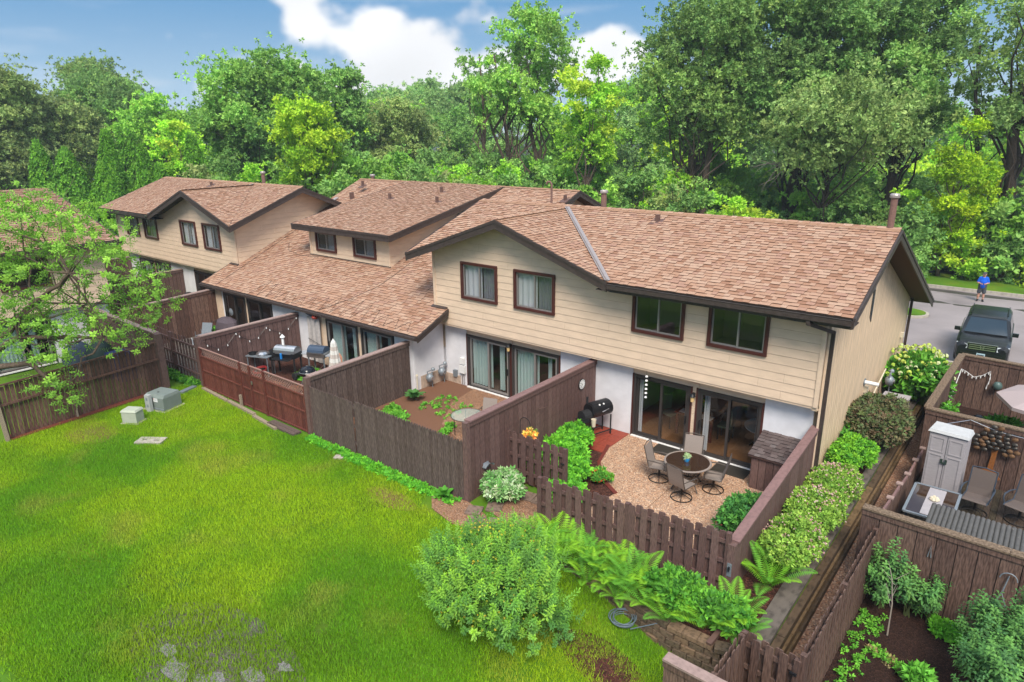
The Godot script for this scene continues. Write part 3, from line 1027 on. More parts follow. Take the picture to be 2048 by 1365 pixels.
	# --- side walls
	var und = func(z: float) -> float: return (yr - (zr - z) * (yr - yb) / (zr - zb) if z < zr else yr - (z - zr) * (yr - ye) / (ze - zr)) - 0.14
	var so = [Vector2(-0.32, 2.3), Vector2(-0.32, und.call(0.32)), Vector2(3.164, und.call(-3.164)), Vector2(11.2, und.call(-11.2)), Vector2(11.2, -0.9), Vector2(0.0, -0.35), Vector2(0.0, 2.3)]
	if left:
		siding(t, "siding_board", so, [], F.call(-13.5, 0, 0), Vector3(0, 0, -1), Vector3(1, 0, 0), 2.41, 0.235, 4.0, M.siding, M.siding)
		grooved(t, so, [], F.call(0.0, 0, 0), Vector3(0, 0, -1), Vector3(-1, 0, 0), 0.2032, M.siding_side)
	else:
		var slot = PackedVector2Array([Vector2(4.32, 3.75), Vector2(4.56, 3.55), Vector2(4.56, und.call(-4.56)), Vector2(4.32, und.call(-4.32))])
		grooved(t, so, [slot], Vector3(0, 0, 0), Vector3(0, 0, -1), Vector3(1, 0, 0), 0.2032, M.siding_side)
		var sw = MB.new()
		sw.poly(slot, Vector3(-0.01, 0, 0), Vector3(0, 0, -1), Vector3.UP, Vector3.RIGHT, 0.03)
		var w = put(t, "window", sw, M.bronze)
		sw = MB.new()
		sw.poly(PackedVector2Array([Vector2(4.37, 3.85), Vector2(4.51, 3.73), Vector2(4.51, 5.3), Vector2(4.37, 5.36)]), Vector3(0.02, 0, 0), Vector3(0, 0, -1), Vector3.UP, Vector3.RIGHT, 0.008)
		put(w, "pane", sw, M.glass_dark)
		grooved(t, so, [], Vector3(-13.5, 0, 0), Vector3(0, 0, -1), Vector3(-1, 0, 0), 0.2032, M.siding_side)
		bx(t, "corner_board", Vector3(0.03, 2.3, 0.1), Vector3(0.05, 4.6, 0.22), M.siding)
		# base trim, meter pipes, downspouts
		bx(t, "foundation", Vector3(-0.05, -0.3, -5.6), Vector3(0.14, 0.5, 11.2), M.foundation)
		var ds = MB.new()
		ds.bar(Vector3(-0.28, 4.84, 1.06), Vector3(-0.28, 4.7, 1.06), 0.09, 0.07, Vector3.BACK)
		ds.bar(Vector3(-0.28, 4.72, 1.06), Vector3(0.1, 4.36, 0.16), 0.07, 0.09)
		ds.bar(Vector3(0.1, 4.38, 0.15), Vector3(0.1, 0.15, 0.15), 0.09, 0.07, Vector3.BACK)
		ds.bar(Vector3(0.1, 0.2, 0.15), Vector3(0.12, 0.06, 0.7), 0.08, 0.07)
		put(t, "downspout", ds, M.trim)
		ds = MB.new()
		ds.bar(Vector3(0.08, 3.0, -11.15), Vector3(0.08, -0.7, -11.15), 0.09, 0.07, Vector3.BACK)
		put(t, "downspout", ds, M.trim)
		bx(t, "outlet_box", Vector3(0.05, 1.75, -10.4), Vector3(0.1, 0.18, 0.16), M.cream)
	# --- pipes
	if left:
		vent(t, F.call(-6.2, 6.28, -2.63), 0.12, 0.22)
		flue(t, Vector3(-30.44, 6.5, -3.6), 0.1, 0.55)
	else:
		vent(t, Vector3(-6.19, 6.27, -2.63), 0.12, 0.24)
		flue(t, Vector3(0.36, 6.46, -3.3), 0.088, 0.88)
		flue(t, Vector3(-8.75, 6.4, -3.5), 0.1, 0.62)
	return t


func middle_block() -> void:
	var t = thing("townhouse", "low middle townhouse with long sloping shingle roof and a wide shed dormer", "house", Vector3(XM, 0, -4))
	var ye = 2.31
	var ze = 1.973
	var yr = 6.574
	var zr = -8.074
	var sl = (yr - ye) / (ze - zr)
	var Y = func(z: float) -> float: return ye + sl * (ze - z)
	var P = func(x: float, z: float) -> Vector3: return Vector3(x, Y.call(z), z)
	var xa = -27.72
	var xb = -12.79
	var L = -27.012
	var R = -13.5
	var front = [P.call(xb, ze), P.call(xb, 0.37), P.call(R + 0.02, 0.37), P.call(R + 0.02, -5.0), P.call(xb, -5.0), P.call(xb, zr), P.call(xa, zr), P.call(xa, -5.0), P.call(L - 0.02, -5.0), P.call(L - 0.02, 0.37), P.call(xa, 0.37), P.call(xa, ze)]
	var roof = slab(t, "roof", front, 0.12, M.soffit)
	slab(roof, "rear_slope", [P.call(xb, zr), Vector3(xb, 4.4, -13.2), Vector3(xa, 4.4, -13.2), P.call(xa, zr)], 0.12, M.deck_roof)
	var up = Vector3(0, sl, -1).normalized()
	# shingled area leaves the dormer out
	var d0 = -23.227
	var d1 = -17.665
	var wz = -1.249
	var holes = [P.call(xb, ze), P.call(xb, 0.37), P.call(R, 0.37), P.call(R, -5.0), P.call(xb, -5.0), P.call(xb, zr), P.call(d1, zr), P.call(d1, wz), P.call(d0, wz), P.call(d0, zr), P.call(xa, zr), P.call(xa, -5.0), P.call(L, -5.0), P.call(L, 0.37), P.call(xa, 0.37), P.call(xa, ze)]
	shingles(t, holes, P.call(xa, ze), Vector3.RIGHT, up, TONES, 0.142, 0.14, 0.36)
	# dormer
	var de = 5.121
	var dz = -0.744
	var dl = d0 - 0.6
	var dr = d1 + 0.6
	var dp = [Vector3(dr, de, dz), Vector3(dr, yr + 0.01, zr), Vector3(dl, yr + 0.01, zr), Vector3(dl, de, dz)]
	var dormer = slab(t, "dormer_roof", dp, 0.12, M.soffit)
	shingles(dormer, dp, dp[3], Vector3.RIGHT, Vector3(0, yr + 0.01 - de, zr - dz).normalized(), TONES, 0.142, 0.14, 0.36)
	rake_board(t, [dp[3], dp[0]], 0.25, Vector3(0, 0, 0.035), M.trim)
	rake_board(t, [dp[0], dp[1]], 0.25, Vector3(0.035, 0, 0), M.trim)
	rake_board(t, [dp[3], dp[2]], 0.25, Vector3(-0.035, 0, 0), M.trim)
	var wins = [[-22.72, -21.24, 3.92, 4.82], [-20.02, -18.52, 3.92, 4.82]]
	var hs = []
	for q in wins:
		hs.append(Rect2(q[0] + 0.02, q[2] + 0.02, q[1] - q[0] - 0.04, q[3] - q[2] - 0.04))
	siding(t, "siding_board", [Vector2(d0, 3.6), Vector2(d1, 3.6), Vector2(d1, 5.06), Vector2(d0, 5.06)], hs, Vector3(0, 0, wz), Vector3.RIGHT, Vector3.BACK, 3.66, 0.235, 4.0, M.siding, M.siding)
	for q in wins:
		window(t, q[0], q[1], q[2], q[3], Vector3(0, 0, wz + 0.02), Vector3.RIGHT, Vector3.BACK, "screen")
	bx(t, "flashing", Vector3((d0 + d1) / 2, 3.685, wz + 0.04), Vector3(d1 - d0 + 0.06, 0.07, 0.04), M.trim, Basis(Vector3.RIGHT, 0.4))
	for x in [d0, d1]:
		var dn = func(z: float) -> float: return de + (yr - de) * (dz - z) / (dz - zr) - 0.13
		var o = [Vector2(-wz, 3.6), Vector2(-wz, dn.call(wz)), Vector2(7.2, dn.call(-7.2)), Vector2(7.2, Y.call(-7.2) - 0.1)]
		siding(t, "siding_board", o, [], Vector3(x, 0, 0), Vector3(0, 0, -1), Vector3(1 if x == d1 else -1, 0, 0), 3.66, 0.235, 5.0, M.siding, M.siding)
		bx(t, "corner_board", Vector3(x + (-0.04 if x == d1 else 0.04), 4.33, wz + 0.015), Vector3(0.09, 1.32, 0.05), M.siding)
	# eave edge and small gutter
	rake_board(t, [P.call(xa, ze), P.call(xb, ze)], 0.16, Vector3(0, 0, 0.03), M.trim)
	bx(t, "gutter", Vector3((xa + xb) / 2, ye - 0.06, ze + 0.1), Vector3(xb - xa, 0.1, 0.1), M.trim)
	rake_board(t, [P.call(xb, ze), P.call(xb, 0.4)], 0.22, Vector3(0.035, 0, 0), M.trim)
	rake_board(t, [P.call(xb, -5.2), P.call(xb, zr), Vector3(xb, 4.4, -13.2)], 0.24, Vector3(0.035, 0, 0), M.trim)
	rake_board(t, [P.call(xa, ze), P.call(xa, 0.4)], 0.22, Vector3(-0.035, 0, 0), M.trim)
	var cap = MB.new()
	var n = 48
	for i in n:
		var a = Vector3(lerpf(xa, xb, float(i) / n), yr + 0.04, zr)
		var b = Vector3(lerpf(xa, xb, float(i + 1.15) / n), yr + 0.025, zr)
		for s in [-1.0, 1.0]:
			cap.quad(a, b, b + Vector3(0, -0.05, 0.15 * s), a + Vector3(0, -0.05, 0.15 * s))
	put(roof, "ridge_cap", cap, M.ridge)
	# flashing where the roof dies into the end blocks
	bx(t, "flashing", P.call(R + 0.3, 0.42) + Vector3(0, 0.04, 0), Vector3(0.75, 0.05, 0.12), M.trim, Basis(Vector3.RIGHT, 0.4))
	bx(t, "flashing", P.call(L - 0.3, 0.42) + Vector3(0, 0.04, 0), Vector3(0.75, 0.05, 0.12), M.trim, Basis(Vector3.RIGHT, 0.4))
	bx(t, "flashing", Vector3(-27.1, 5.62, -5.6), Vector3(0.22, 0.04, 0.6), M.flash, Basis(Vector3.RIGHT, 0.4))
	for x in [R, L]:   # rear side walls above the neighbours
		var s = 1.0 if x == R else -1.0
		var g = MB.new()
		g.poly(PackedVector2Array([Vector2(4.6, 3.0), Vector2(4.6, Y.call(-4.6) - 0.14), Vector2(8.074, yr - 0.14), Vector2(12.8, 4.4), Vector2(12.8, 3.0)]), Vector3(x - 0.1 * s, 0, 0), Vector3(0, 0, -1), Vector3.UP, Vector3(s, 0, 0), 0.1)
		put(t, "wall", g, M.siding)
	# front wall
	var fz = 1.742
	var doors = [[-18.30, -16.36], [-16.14, -14.30], [-24.15, -22.2], [-26.2, -24.37]]
	stucco_wall(t, L, R, -0.1, 2.35, [[-26.25, -22.15], [-19.42, -14.25]], fz, 0.2, M.stucco)
	for q in [[-18.86, 1.15, 1.12, 2.3, 0.08], [-16.25, 1.15, 0.21, 2.3, 0.08], [-16.8, 2.2, 5.1, 0.3, 0.07], [-24.2, 2.2, 4.1, 0.3, 0.07], [-24.26, 1.15, 0.22, 2.3, 0.08]]:
		bx(t, "wall", Vector3(q[0], q[1], fz - 0.06), Vector3(q[2], q[3], q[4]), M.siding)
	bx(t, "wall", Vector3(-26.66, 1.15, fz + 0.012), Vector3(0.55, 2.3, 0.03), M.siding)
	for i in 4:
		slider(t, minf(doors[i][0], doors[i][1]), maxf(doors[i][0], doors[i][1]), 2.03, Vector3(0, 0, fz), Vector3.RIGHT, Vector3.BACK, "blinds" if i < 2 else "clear", i == 1)
	for q in [[-27.0, -20.6], [-20.0, -13.6]]:
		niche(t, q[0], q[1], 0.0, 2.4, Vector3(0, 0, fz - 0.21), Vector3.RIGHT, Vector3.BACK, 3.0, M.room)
	var sw = MB.new()   # white side wall of the right corner, below the rake
	sw.poly(PackedVector2Array([Vector2(-fz + 0.2, -0.1), Vector2(-fz + 0.2, Y.call(fz - 0.2) - 0.14), Vector2(0.3, Y.call(0.0) - 0.3), Vector2(0.3, -0.1)]), Vector3(R - 0.185, 0, 0), Vector3(0, 0, -1), Vector3.UP, Vector3.RIGHT, 0.2)
	put(t, "wall", sw, M.stucco)
	bx(t, "foundation", Vector3(R + 0.018, 0.22, 0.62), Vector3(0.03, 0.55, 1.25), M.foundation)
	bx(t, "foundation", Vector3(-13.05, 0.14, 0.012), Vector3(0.85, 0.4, 0.03), M.foundation)
	for q in [Vector3(-21.84, 5.96, -5.05), Vector3(-18.64, 5.96, -5.09), Vector3(-19.78, 6.25, -6.55), Vector3(-26.0, 6.3, -6.8)]:
		vent(t, q, 0.11, 0.3)
	vent(t, Vector3(-26.0, 5.55, -6.0), 0.17, 0.5)
	vent(t, Vector3(-12.95, 6.2, -7.2), 0.11, 0.25)
	flue(t, Vector3(-26.94, 6.5, -8.29), 0.11, 0.25)
	flue(t, Vector3(-13.1, 6.05, -6.4), 0.045, 0.9, true)
	# heat cable and aerial wire lying on the shingles
	var zg = MB.new()
	var pts = []
	var x = -23.6
	var k = 0
	while x < -13.1:
		var q: Vector3 = P.call(x, 1.9 if k % 2 == 0 else 1.15 - 0.25 * sin(x))
		pts.append(q + Vector3(0, 0.035, 0))
		x += 0.32
		k += 1
	zg.tube(pts, pts.map(func(_q): return 0.007), 4, false)
	put(t, "heat_cable", zg, M.black_matte)
	for w in [[[-26.45, 1.9], [-26.5, 0.2], [-26.6, -1.9], [-26.7, -3.6]], [[-25.77, -1.75], [-25.0, -1.2], [-23.81, -1.01], [-22.5, -1.12]], [[-18.5, 1.9], [-17.66, 0.97], [-17.05, -0.02], [-16.95, -1.02], [-16.9, -2.54], [-16.7, -4.0]]]:
		var wp = []
		for q in w:
			wp.append((P.call(q[0], q[1]) as Vector3) + Vector3(0, 0.035, 0))
		var wb = MB.new()
		wb.tube(wp, wp.map(func(_q): return 0.008), 4, false)
		put(t, "roof_wire", wb, M.black_matte)


func left_house() -> void:
	# the neighbouring house on the left turns its front to the lawn
	var t = thing("townhouse", "tan neighbouring house at the left edge, half hidden by the leafy tree", "house", Vector3(-32, 0, 11))
	var e0 = Vector3(-26.9, 4.9, 5.5)
	var e1 = Vector3(-26.9, 4.9, 20.0)
	var r0 = Vector3(-36.5, 6.6, 4.9)
	var r1 = Vector3(-36.5, 6.6, 20.0)
	var roof = slab(t, "roof", [e0, e1, r1, r0], 0.13, M.soffit)
	slab(roof, "rear_slope", [r0, r1, Vector3(-45, 4.6, 20), Vector3(-45, 4.6, 4.9)], 0.13, M.deck_roof)
	shingles(t, [e0, e1, r1, r0], e0, Vector3(0, 0, 1), Vector3(r1.x - e1.x, r1.y - e1.y, 0).normalized(), TONES, 0.16, 0.3, 0.75)
	rake_board(t, [e0, r0, Vector3(-45, 4.6, 4.9)], 0.25, Vector3(0, 0, -0.035), M.trim)
	rake_board(t, [e0, e1], 0.2, Vector3(0.035, 0, 0), M.trim)
	var win = Rect2(-9.9, 3.32, 1.75, 1.2)
	siding(t, "siding_board", [Vector2(-20, 2.3), Vector2(-6.2, 2.3), Vector2(-6.2, 4.75), Vector2(-20, 4.75)], [win.grow(-0.02)], Vector3(-27.6, 0, 0), Vector3(0, 0, -1), Vector3(1, 0, 0), 2.3, 0.235, 4.0, M.siding, M.siding)
	window(t, win.position.x, win.end.x, win.position.y, win.end.y, Vector3(-27.58, 0, 0), Vector3(0, 0, -1), Vector3.RIGHT, "dark")
	bx(t, "wall", Vector3(-28.05, 1.1, 7.3), Vector3(0.2, 2.4, 2.2), M.stucco)
	bx(t, "wall", Vector3(-28.05, 1.1, 11.2), Vector3(0.2, 2.4, 1.2), M.stucco)
	bx(t, "wall", Vector3(-36, 1.1, 6.2), Vector3(16, 2.4, 0.2), M.stucco)
	var b = MB.new()
	b.poly(PackedVector2Array([Vector2(-27.6, 2.3), Vector2(-27.6, 4.7), Vector2(-36.5, 6.45), Vector2(-44.4, 4.6), Vector2(-44.4, 2.3)]), Vector3(0, 0, 6.2), Vector3.RIGHT, Vector3.UP, Vector3.FORWARD, 0.12)
	put(t, "wall", b, M.siding)
	slider(t, -10.6, -8.5, 2.05, Vector3(-27.97, 0, 0), Vector3(0, 0, -1), Vector3.RIGHT, "blinds", true)
	slider(t, -13.6, -11.8, 2.05, Vector3(-27.97, 0, 0), Vector3(0, 0, -1), Vector3.RIGHT, "clear", true)
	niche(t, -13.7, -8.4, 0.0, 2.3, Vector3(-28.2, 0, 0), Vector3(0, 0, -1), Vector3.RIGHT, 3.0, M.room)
	b = MB.new()
	b.box(Vector3(-28.02, 2.18, 10.5), Vector3(0.12, 0.26, 7.0))
	put(t, "header_board", b, M.siding)


func buildings() -> void:
	for q in TONES:
		var m: StandardMaterial3D = M.shingle.duplicate()
		m.albedo_color = lin(q[0], q[1], q[2])
		tone_mats.append(m)
	end_block(false)
	middle_block()
	end_block(true)
	left_house()
	# white house glimpsed through the wood
	var h = thing("house", "white house glimpsed between the trunks of the wood", "house", Vector3(-22.7, -0.8, -84.8))
	bx(h, "wall", Vector3(-22.7, 2.0, -84.8), Vector3(9, 5.6, 6), M.white)
	var rf = MB.new()
	rf.poly(PackedVector2Array([Vector2(-3.6, 4.7), Vector2(3.6, 4.7), Vector2(0, 6.8)]), Vector3(-27.7, 0, -84.8), Vector3(0, 0, 1), Vector3.UP, Vector3.RIGHT, 10)
	put(h, "roof", rf, M.pipe)
	for x in [-25.5, -22.7, -19.9]:
		bx(h, "window", Vector3(x, 2.6, -81.77), Vector3(1.2, 1.5, 0.08), M.room)


# ------------------------------------------------------------------ fences
func pick3(key: String) -> Material:
	return M[key + ["", "_b", "_c"][rng.randi() % 3]]


func wall_fence(label: String, a: Vector3, b: Vector3, ta: float, tb: float, key: String, cap: Material, step := 0.21, group := "", thick := 0.11, lowcap := true) -> Node3D:   # boarded privacy fence with a flat cap; ta, tb: heights of the top at both ends
	var t = thing("privacy_fence", label, "fence", (a + b) / 2, group)
	var d = Vector3(b.x - a.x, 0, b.z - a.z)
	var n = int(ceil(d.length() / step))
	var ux = d.normalized()
	var un = ux.cross(Vector3.UP)
	var bas = Basis(ux, Vector3.UP, -un)
	var wd = d.length() / n
	for i in n:
		var f = (i + 0.5) / n
		var y0 = lerpf(a.y, b.y, f)
		var y1 = lerpf(ta, tb, f) - 0.05
		var c = a.lerp(b, f)
		bx(t, "board", Vector3(c.x, (y0 + y1) / 2, c.z), Vector3(wd - 0.018, snappedf(y1 - y0, 0.02), thick - rng.randf() * 0.008), pick3(key), bas)
	var core = MB.new()
	core.hull([a - un * 0.03, b - un * 0.03, b + un * 0.03, a + un * 0.03], [Vector3(a.x, ta - 0.06, a.z) - un * 0.03, Vector3(b.x, tb - 0.06, b.z) - un * 0.03, Vector3(b.x, tb - 0.06, b.z) + un * 0.03, Vector3(a.x, ta - 0.06, a.z) + un * 0.03])
	put(t, "core_panel", core, M.soffit)
	var at = Vector3(a.x, ta, a.z)
	var bt = Vector3(b.x, tb, b.z)
	if lowcap:
		for s in [-1.0, 1.0]:
			var r = MB.new()
			var o: Vector3 = un * s * (thick / 2 + 0.014)
			r.bar(at + o - Vector3(0, 0.085, 0), bt + o - Vector3(0, 0.085, 0), 0.026, 0.13)
			put(t, "fascia_board", r, M[key])
	var cuts = int(ceil(d.length() / 2.6))
	for i in cuts:
		var c = MB.new()
		c.bar(at.lerp(bt, float(i) / cuts) + ux * 0.004, at.lerp(bt, float(i + 1) / cuts) - ux * 0.004, thick + 0.10, 0.042)
		put(t, "cap_board", c, cap)
	return t


func end_post(t: Node3D, at: Vector3, top: float, key: String, w := 0.15) -> void:
	bx(t, "post", Vector3(at.x, (at.y + top) / 2, at.z), Vector3(w, top - at.y, w), M[key])


func dogear(w: float, h: float, c: float) -> PackedVector2Array:
	return PackedVector2Array([Vector2(-w / 2, 0), Vector2(w / 2, 0), Vector2(w / 2, h - c * 1.2), Vector2(w / 2 - c * 0.35, h - c * 0.25), Vector2(w / 2 - c, h), Vector2(-w / 2 + c, h), Vector2(-w / 2 + c * 0.35, h - c * 0.25), Vector2(-w / 2, h - c * 1.2)])


var slat_meshes := {}


func slat(w: float, h: float, c: float, thick: float) -> ArrayMesh:
	var key = Vector3(w, snappedf(h, 0.02), c)
	if not slat_meshes.has(key):
		var b = MB.new()
		b.poly(dogear(w, h, c), Vector3(0, 0, -thick / 2), Vector3.RIGHT, Vector3.UP, Vector3.BACK, thick)
		slat_meshes[key] = b.mesh(Transform3D())
	return slat_meshes[key]


func shadowbox(label: String, a: Vector3, b: Vector3, h: float, key: String, step := 0.245, wide := 0.145, posts := 2, both := true, group := "") -> Node3D:   # pickets on alternate sides of three rails
	var t = thing("picket_fence", label, "fence", (a + b) / 2, group)
	var d = Vector3(b.x - a.x, 0, b.z - a.z)
	var ux = d.normalized()
	var un = -ux.cross(Vector3.UP)
	var bas = Basis(ux, Vector3.UP, un)
	var n = int(round(d.length() / step))
	for i in n:
		for s in [1.0, -1.0]:
			if s < 0 and (not both or i == n - 1):
				continue
			var f = (i + (0.5 if s > 0 else 1.0)) / n
			var c: Vector3 = a.lerp(b, f) + un * (0.045 * s)
			var tilt = Basis(un, rng.randf_range(-0.012, 0.012))
			node(t, "picket", slat(wide, h + rng.randf_range(-0.025, 0.02), 0.03, 0.02), pick3(key), Transform3D(tilt * bas, c + Vector3(0, 0.05, 0)))
	for y in [0.24, 0.56, 0.88]:
		var r = MB.new()
		r.bar(a + Vector3(0, h * y, 0), b + Vector3(0, h * y, 0), 0.045, 0.085)
		put(t, "rail", r, M[key])
	for i in posts:
		var c: Vector3 = a.lerp(b, float(i) / maxi(1, posts - 1))
		bx(t, "post", c + Vector3(0, h / 2 + 0.02, 0), Vector3(0.1, h + 0.06, 0.1), M[key + "_b"], bas)
	return t


func fences() -> void:
	# party walls of the row
	var f1 = wall_fence("brown party fence with pale cap and string lights, left of the two grills", Vector3(XM, 0, 1.76), Vector3(XM, -0.05, 6.0), 1.97, 1.95, "fence", M.cap)
	end_post(f1, Vector3(XM, -0.05, 6.06), 1.93, "fence_c", 0.16)
	var f2 = wall_fence("tall brown fence with pale cap between the closed umbrella and the dirt yard", Vector3(-13.5, 0, 1.76), Vector3(-13.38, -0.05, 6.05), 1.97, 1.93, "stock", M.cap)
	end_post(f2, Vector3(-13.36, -0.05, 6.12), 1.92, "fence_c", 0.16)
	var f3 = wall_fence("tall brown party fence with the round clock hung on it", Vector3(-6.75, 0, 0.02), Vector3(-6.72, -0.05, 6.0), 2.22, 2.22, "fence", M.cap_pink, 0.2)
	end_post(f3, Vector3(-6.72, -0.05, 6.05), 2.2, "fence_c", 0.14)
	var f4 = wall_fence("low sloping brown fence right of the round patio table, beside the pink flower bushes", Vector3(-0.03, 0, 0.1), Vector3(-0.03, -0.1, 5.38), 1.80, 1.19, "fence", M.cap_pink, 0.34)
	end_post(f4, Vector3(-0.03, -0.1, 5.44), 1.17, "fence_c", 0.16)
	var f0 = wall_fence("weathered red brown party fence left of the covered grill", Vector3(-27.0, 0, 1.76), Vector3(-27.0, -0.05, 6.0), 2.08, 1.9, "oldfence", M.cap)
	end_post(f0, Vector3(-27.0, -0.05, 6.06), 1.9, "oldfence", 0.14)
	wall_fence("dark brown fence below the white patio windows of the far left house", Vector3(-33.76, 0, 0.02), Vector3(-33.76, -0.05, 5.6), 1.95, 1.95, "fence", M.cap)
	wall_fence("far brown fence behind the leafy tree at the left house", Vector3(-40.4, 0, 0.02), Vector3(-40.4, -0.05, 5.6), 1.95, 1.95, "fence", M.cap)
	# left neighbour: party fence and the open board fence along the lawn
	var fl = wall_fence("brown capped fence running from the tall post back to the left house", Vector3(-27.9, 0, 7.05), Vector3(-21.3, -0.05, 7.05), 2.2, 2.15, "fence", M.cap)
	end_post(fl, Vector3(-21.22, -0.05, 7.05), 2.13, "fence_c", 0.22)
	var lf = thing("board_fence", "weathered brown board fence behind the grey utility boxes, with two rails", "fence", Vector3(-20.95, 0, 9.6))
	var n = 38
	for i in n:
		var f = (i + 0.5) / n
		var at = Vector3(lerpf(-21.22, -20.65, f), -0.08, lerpf(7.2, 12.3, f))
		var b = Basis(Vector3.UP, 0.11 + PI / 2)
		var h = 1.86 - 0.05 * f + rng.randf_range(-0.02, 0.02)
		bx(lf, "board", at + Vector3(-0.02, h / 2, 0), Vector3(0.112, snappedf(h, 0.02), 0.02), pick3("oldfence"), b * Basis(Vector3(0, 0, 1), rng.randf_range(-0.008, 0.008)))
	for y in [1.2, 1.84]:
		var r = MB.new()
		r.bar(Vector3(-21.17, y, 7.2), Vector3(-20.6, y - 0.05, 12.3), 0.05, 0.07 if y < 1.5 else 0.05)
		put(lf, "rail", r, M.oldfence)
	bx(lf, "post", Vector3(-20.58, 0.72, 12.32), Vector3(0.11, 1.62, 0.11), M.rawwood, Basis(Vector3(1, 0, 0), 0.04))
	var up = MB.new()
	up.bar(Vector3(-20.85, -0.05, 10.2), Vector3(-21.0, 0.62, 10.15), 0.06, 0.05)
	put(lf, "prop_stick", up, M.rawwood)
	# dark open pickets of the unit left of the string lights
	shadowbox("dark brown open picket fence between the capped post and the string light fence", Vector3(-27.0, -0.03, 6.0), Vector3(XM - 0.1, -0.05, 6.02), 1.72, "fence", 0.25, 0.12, 4, false)
	# red brown fence with lattice top
	var lt = thing("lattice_fence", "red brown fence with a lattice top and a gate, in front of the grills", "fence", Vector3(-16.8, 0, 6.1))
	var x0 = -20.1
	var x1 = -13.45
	var fz = 6.12
	var m = 34
	for i in m:
		var wd = (x1 - x0) / m
		bx(lt, "board", Vector3(x0 + wd * (i + 0.5), 0.64, fz), Vector3(wd - 0.006, 1.24, 0.022), pick3("redfence"))
	for x in [x0 + 0.04, -17.3, -16.68, -15.82, x1 - 0.04]:
		bx(lt, "post", Vector3(x, 0.79, fz + 0.005), Vector3(0.09, 1.6, 0.1), M.redfence)
	for y in [0.05, 0.72, 1.27, 1.60]:
		for q in [[x0, -17.3], [-17.26, -16.72], [-16.64, -15.86], [-15.78, x1]]:
			bx(lt, "rail", Vector3((q[0] + q[1]) / 2, y, fz + 0.022), Vector3(q[1] - q[0] - 0.09, 0.05 if y < 1.5 else 0.035, 0.045), M.redfence_c if y < 1.5 else M.lattice)
	var lat = MB.new()
	var x = x0 - 0.3
	while x < x1 + 0.3:
		for s in [-1.0, 1.0]:
			var a = Vector2(x, 1.29)
			var b = Vector2(x + 0.29 * s, 1.585)
			if b.x > x0 + 0.05 and b.x < x1 - 0.05 and a.x > x0 + 0.05 and a.x < x1 - 0.05:
				lat.bar(Vector3(a.x, a.y, fz + 0.004 * s), Vector3(b.x, b.y, fz + 0.004 * s), 0.021, 0.008, Vector3.BACK)
		x += 0.125
	var ls = put(lt, "lattice_strips", lat, M.lattice)
	tag(ls, "", "", "", "stuff")
	bx(lt, "latch", Vector3(-16.55, 1.02, fz + 0.06), Vector3(0.05, 0.12, 0.03), M.steel)
	bx(lt, "stake", Vector3(-17.32, 0.2, fz + 0.12), Vector3(0.09, 0.42, 0.07), M.rawwood)
	# stockade panels
	var st = thing("stockade_fence", "grey brown stockade fence with pointed tops between two tall brown fences", "fence", Vector3(-10, 0, 6.1))
	x = -13.26
	while x < -6.84:
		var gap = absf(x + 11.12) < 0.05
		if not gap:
			var h = 1.76 - (0.05 if x < -11.1 else 0.0) + rng.randf_range(-0.012, 0.012)
			var mm = 0.098
			var key = Vector3(mm, snappedf(h, 0.02), 0.5)
			if not slat_meshes.has(key):
				var b = MB.new()
				b.poly(PackedVector2Array([Vector2(-mm / 2, 0), Vector2(mm / 2, 0), Vector2(mm / 2, key.y - 0.07), Vector2(0.012, key.y), Vector2(-0.012, key.y), Vector2(-mm / 2, key.y - 0.07)]), Vector3(0, 0, -0.011), Vector3.RIGHT, Vector3.UP, Vector3.BACK, 0.022)
				slat_meshes[key] = b.mesh(Transform3D())
			node(st, "picket", slat_meshes[key], pick3("stock"), Transform3D(Basis(Vector3.BACK, rng.randf_range(-0.006, 0.006)), Vector3(x, -0.06, 6.1 + rng.randf_range(-0.003, 0.003))))
		x += 0.1
	for y in [0.3, 0.85, 1.45]:
		bx(st, "rail", Vector3(-10.05, y, 6.06), Vector3(6.4, 0.08, 0.05), M.stock)
	bx(st, "post", Vector3(-11.12, 0.75, 6.05), Vector3(0.1, 1.6, 0.06), M.soffit)  # dark strip painted in for the shaded gap between the two panels
	# shadow box fence of the near patio
	var sa = shadowbox("short brown picket fence by the variegated shrub and the clock fence", Vector3(-6.66, 0, 4.45), Vector3(-4.82, 0, 4.43), 1.36, "fence", 0.262, 0.15, 2)
	bx(sa, "latch", Vector3(-4.86, 1.0, 4.5), Vector3(0.1, 0.03, 0.04), M.black)
	shadowbox("long brown picket fence behind the row of ferns", Vector3(-4.45, -0.05, 6.0), Vector3(-0.12, -0.08, 5.45), 1.42, "fence", 0.262, 0.15, 3)
	# right hand neighbour
	wall_fence("near brown neighbour fence with mossy cap above the weedy garden", Vector3(1.72, -0.52, 2.66), Vector3(9.5, -0.52, 2.9), 1.36, 1.36, "neigh", M.cap_mossy, 0.36)
	wall_fence("brown neighbour fence behind the grey resin cabinet and the wall ornament", Vector3(1.85, -0.5, -4.2), Vector3(9.5, -0.5, -3.5), 1.38, 1.38, "neigh", M.cap_mossy, 0.3)
	wall_fence("far brown neighbour fence in front of the black car", Vector3(1.98, -0.55, -10.45), Vector3(9.5, -0.55, -9.7), 1.38, 1.38, "neigh", M.cap_mossy, 0.3)
	wall_fence("brown fence with lichen cap beside the white hydrangea", Vector3(1.88, -0.5, -4.25), Vector3(2.0, -0.55, -10.4), 1.38, 1.38, "neigh", M.cap_mossy, 0.3)
	# stepped picket fence between path and neighbour deck
	var sp = thing("picket_fence", "weathered stepped fence between gravel path and neighbour's deck", "fence", Vector3(1.98, -0.5, -0.7))
	var tops = [0.18, 0.30, 0.38, 0.62, 0.78, 1.0]
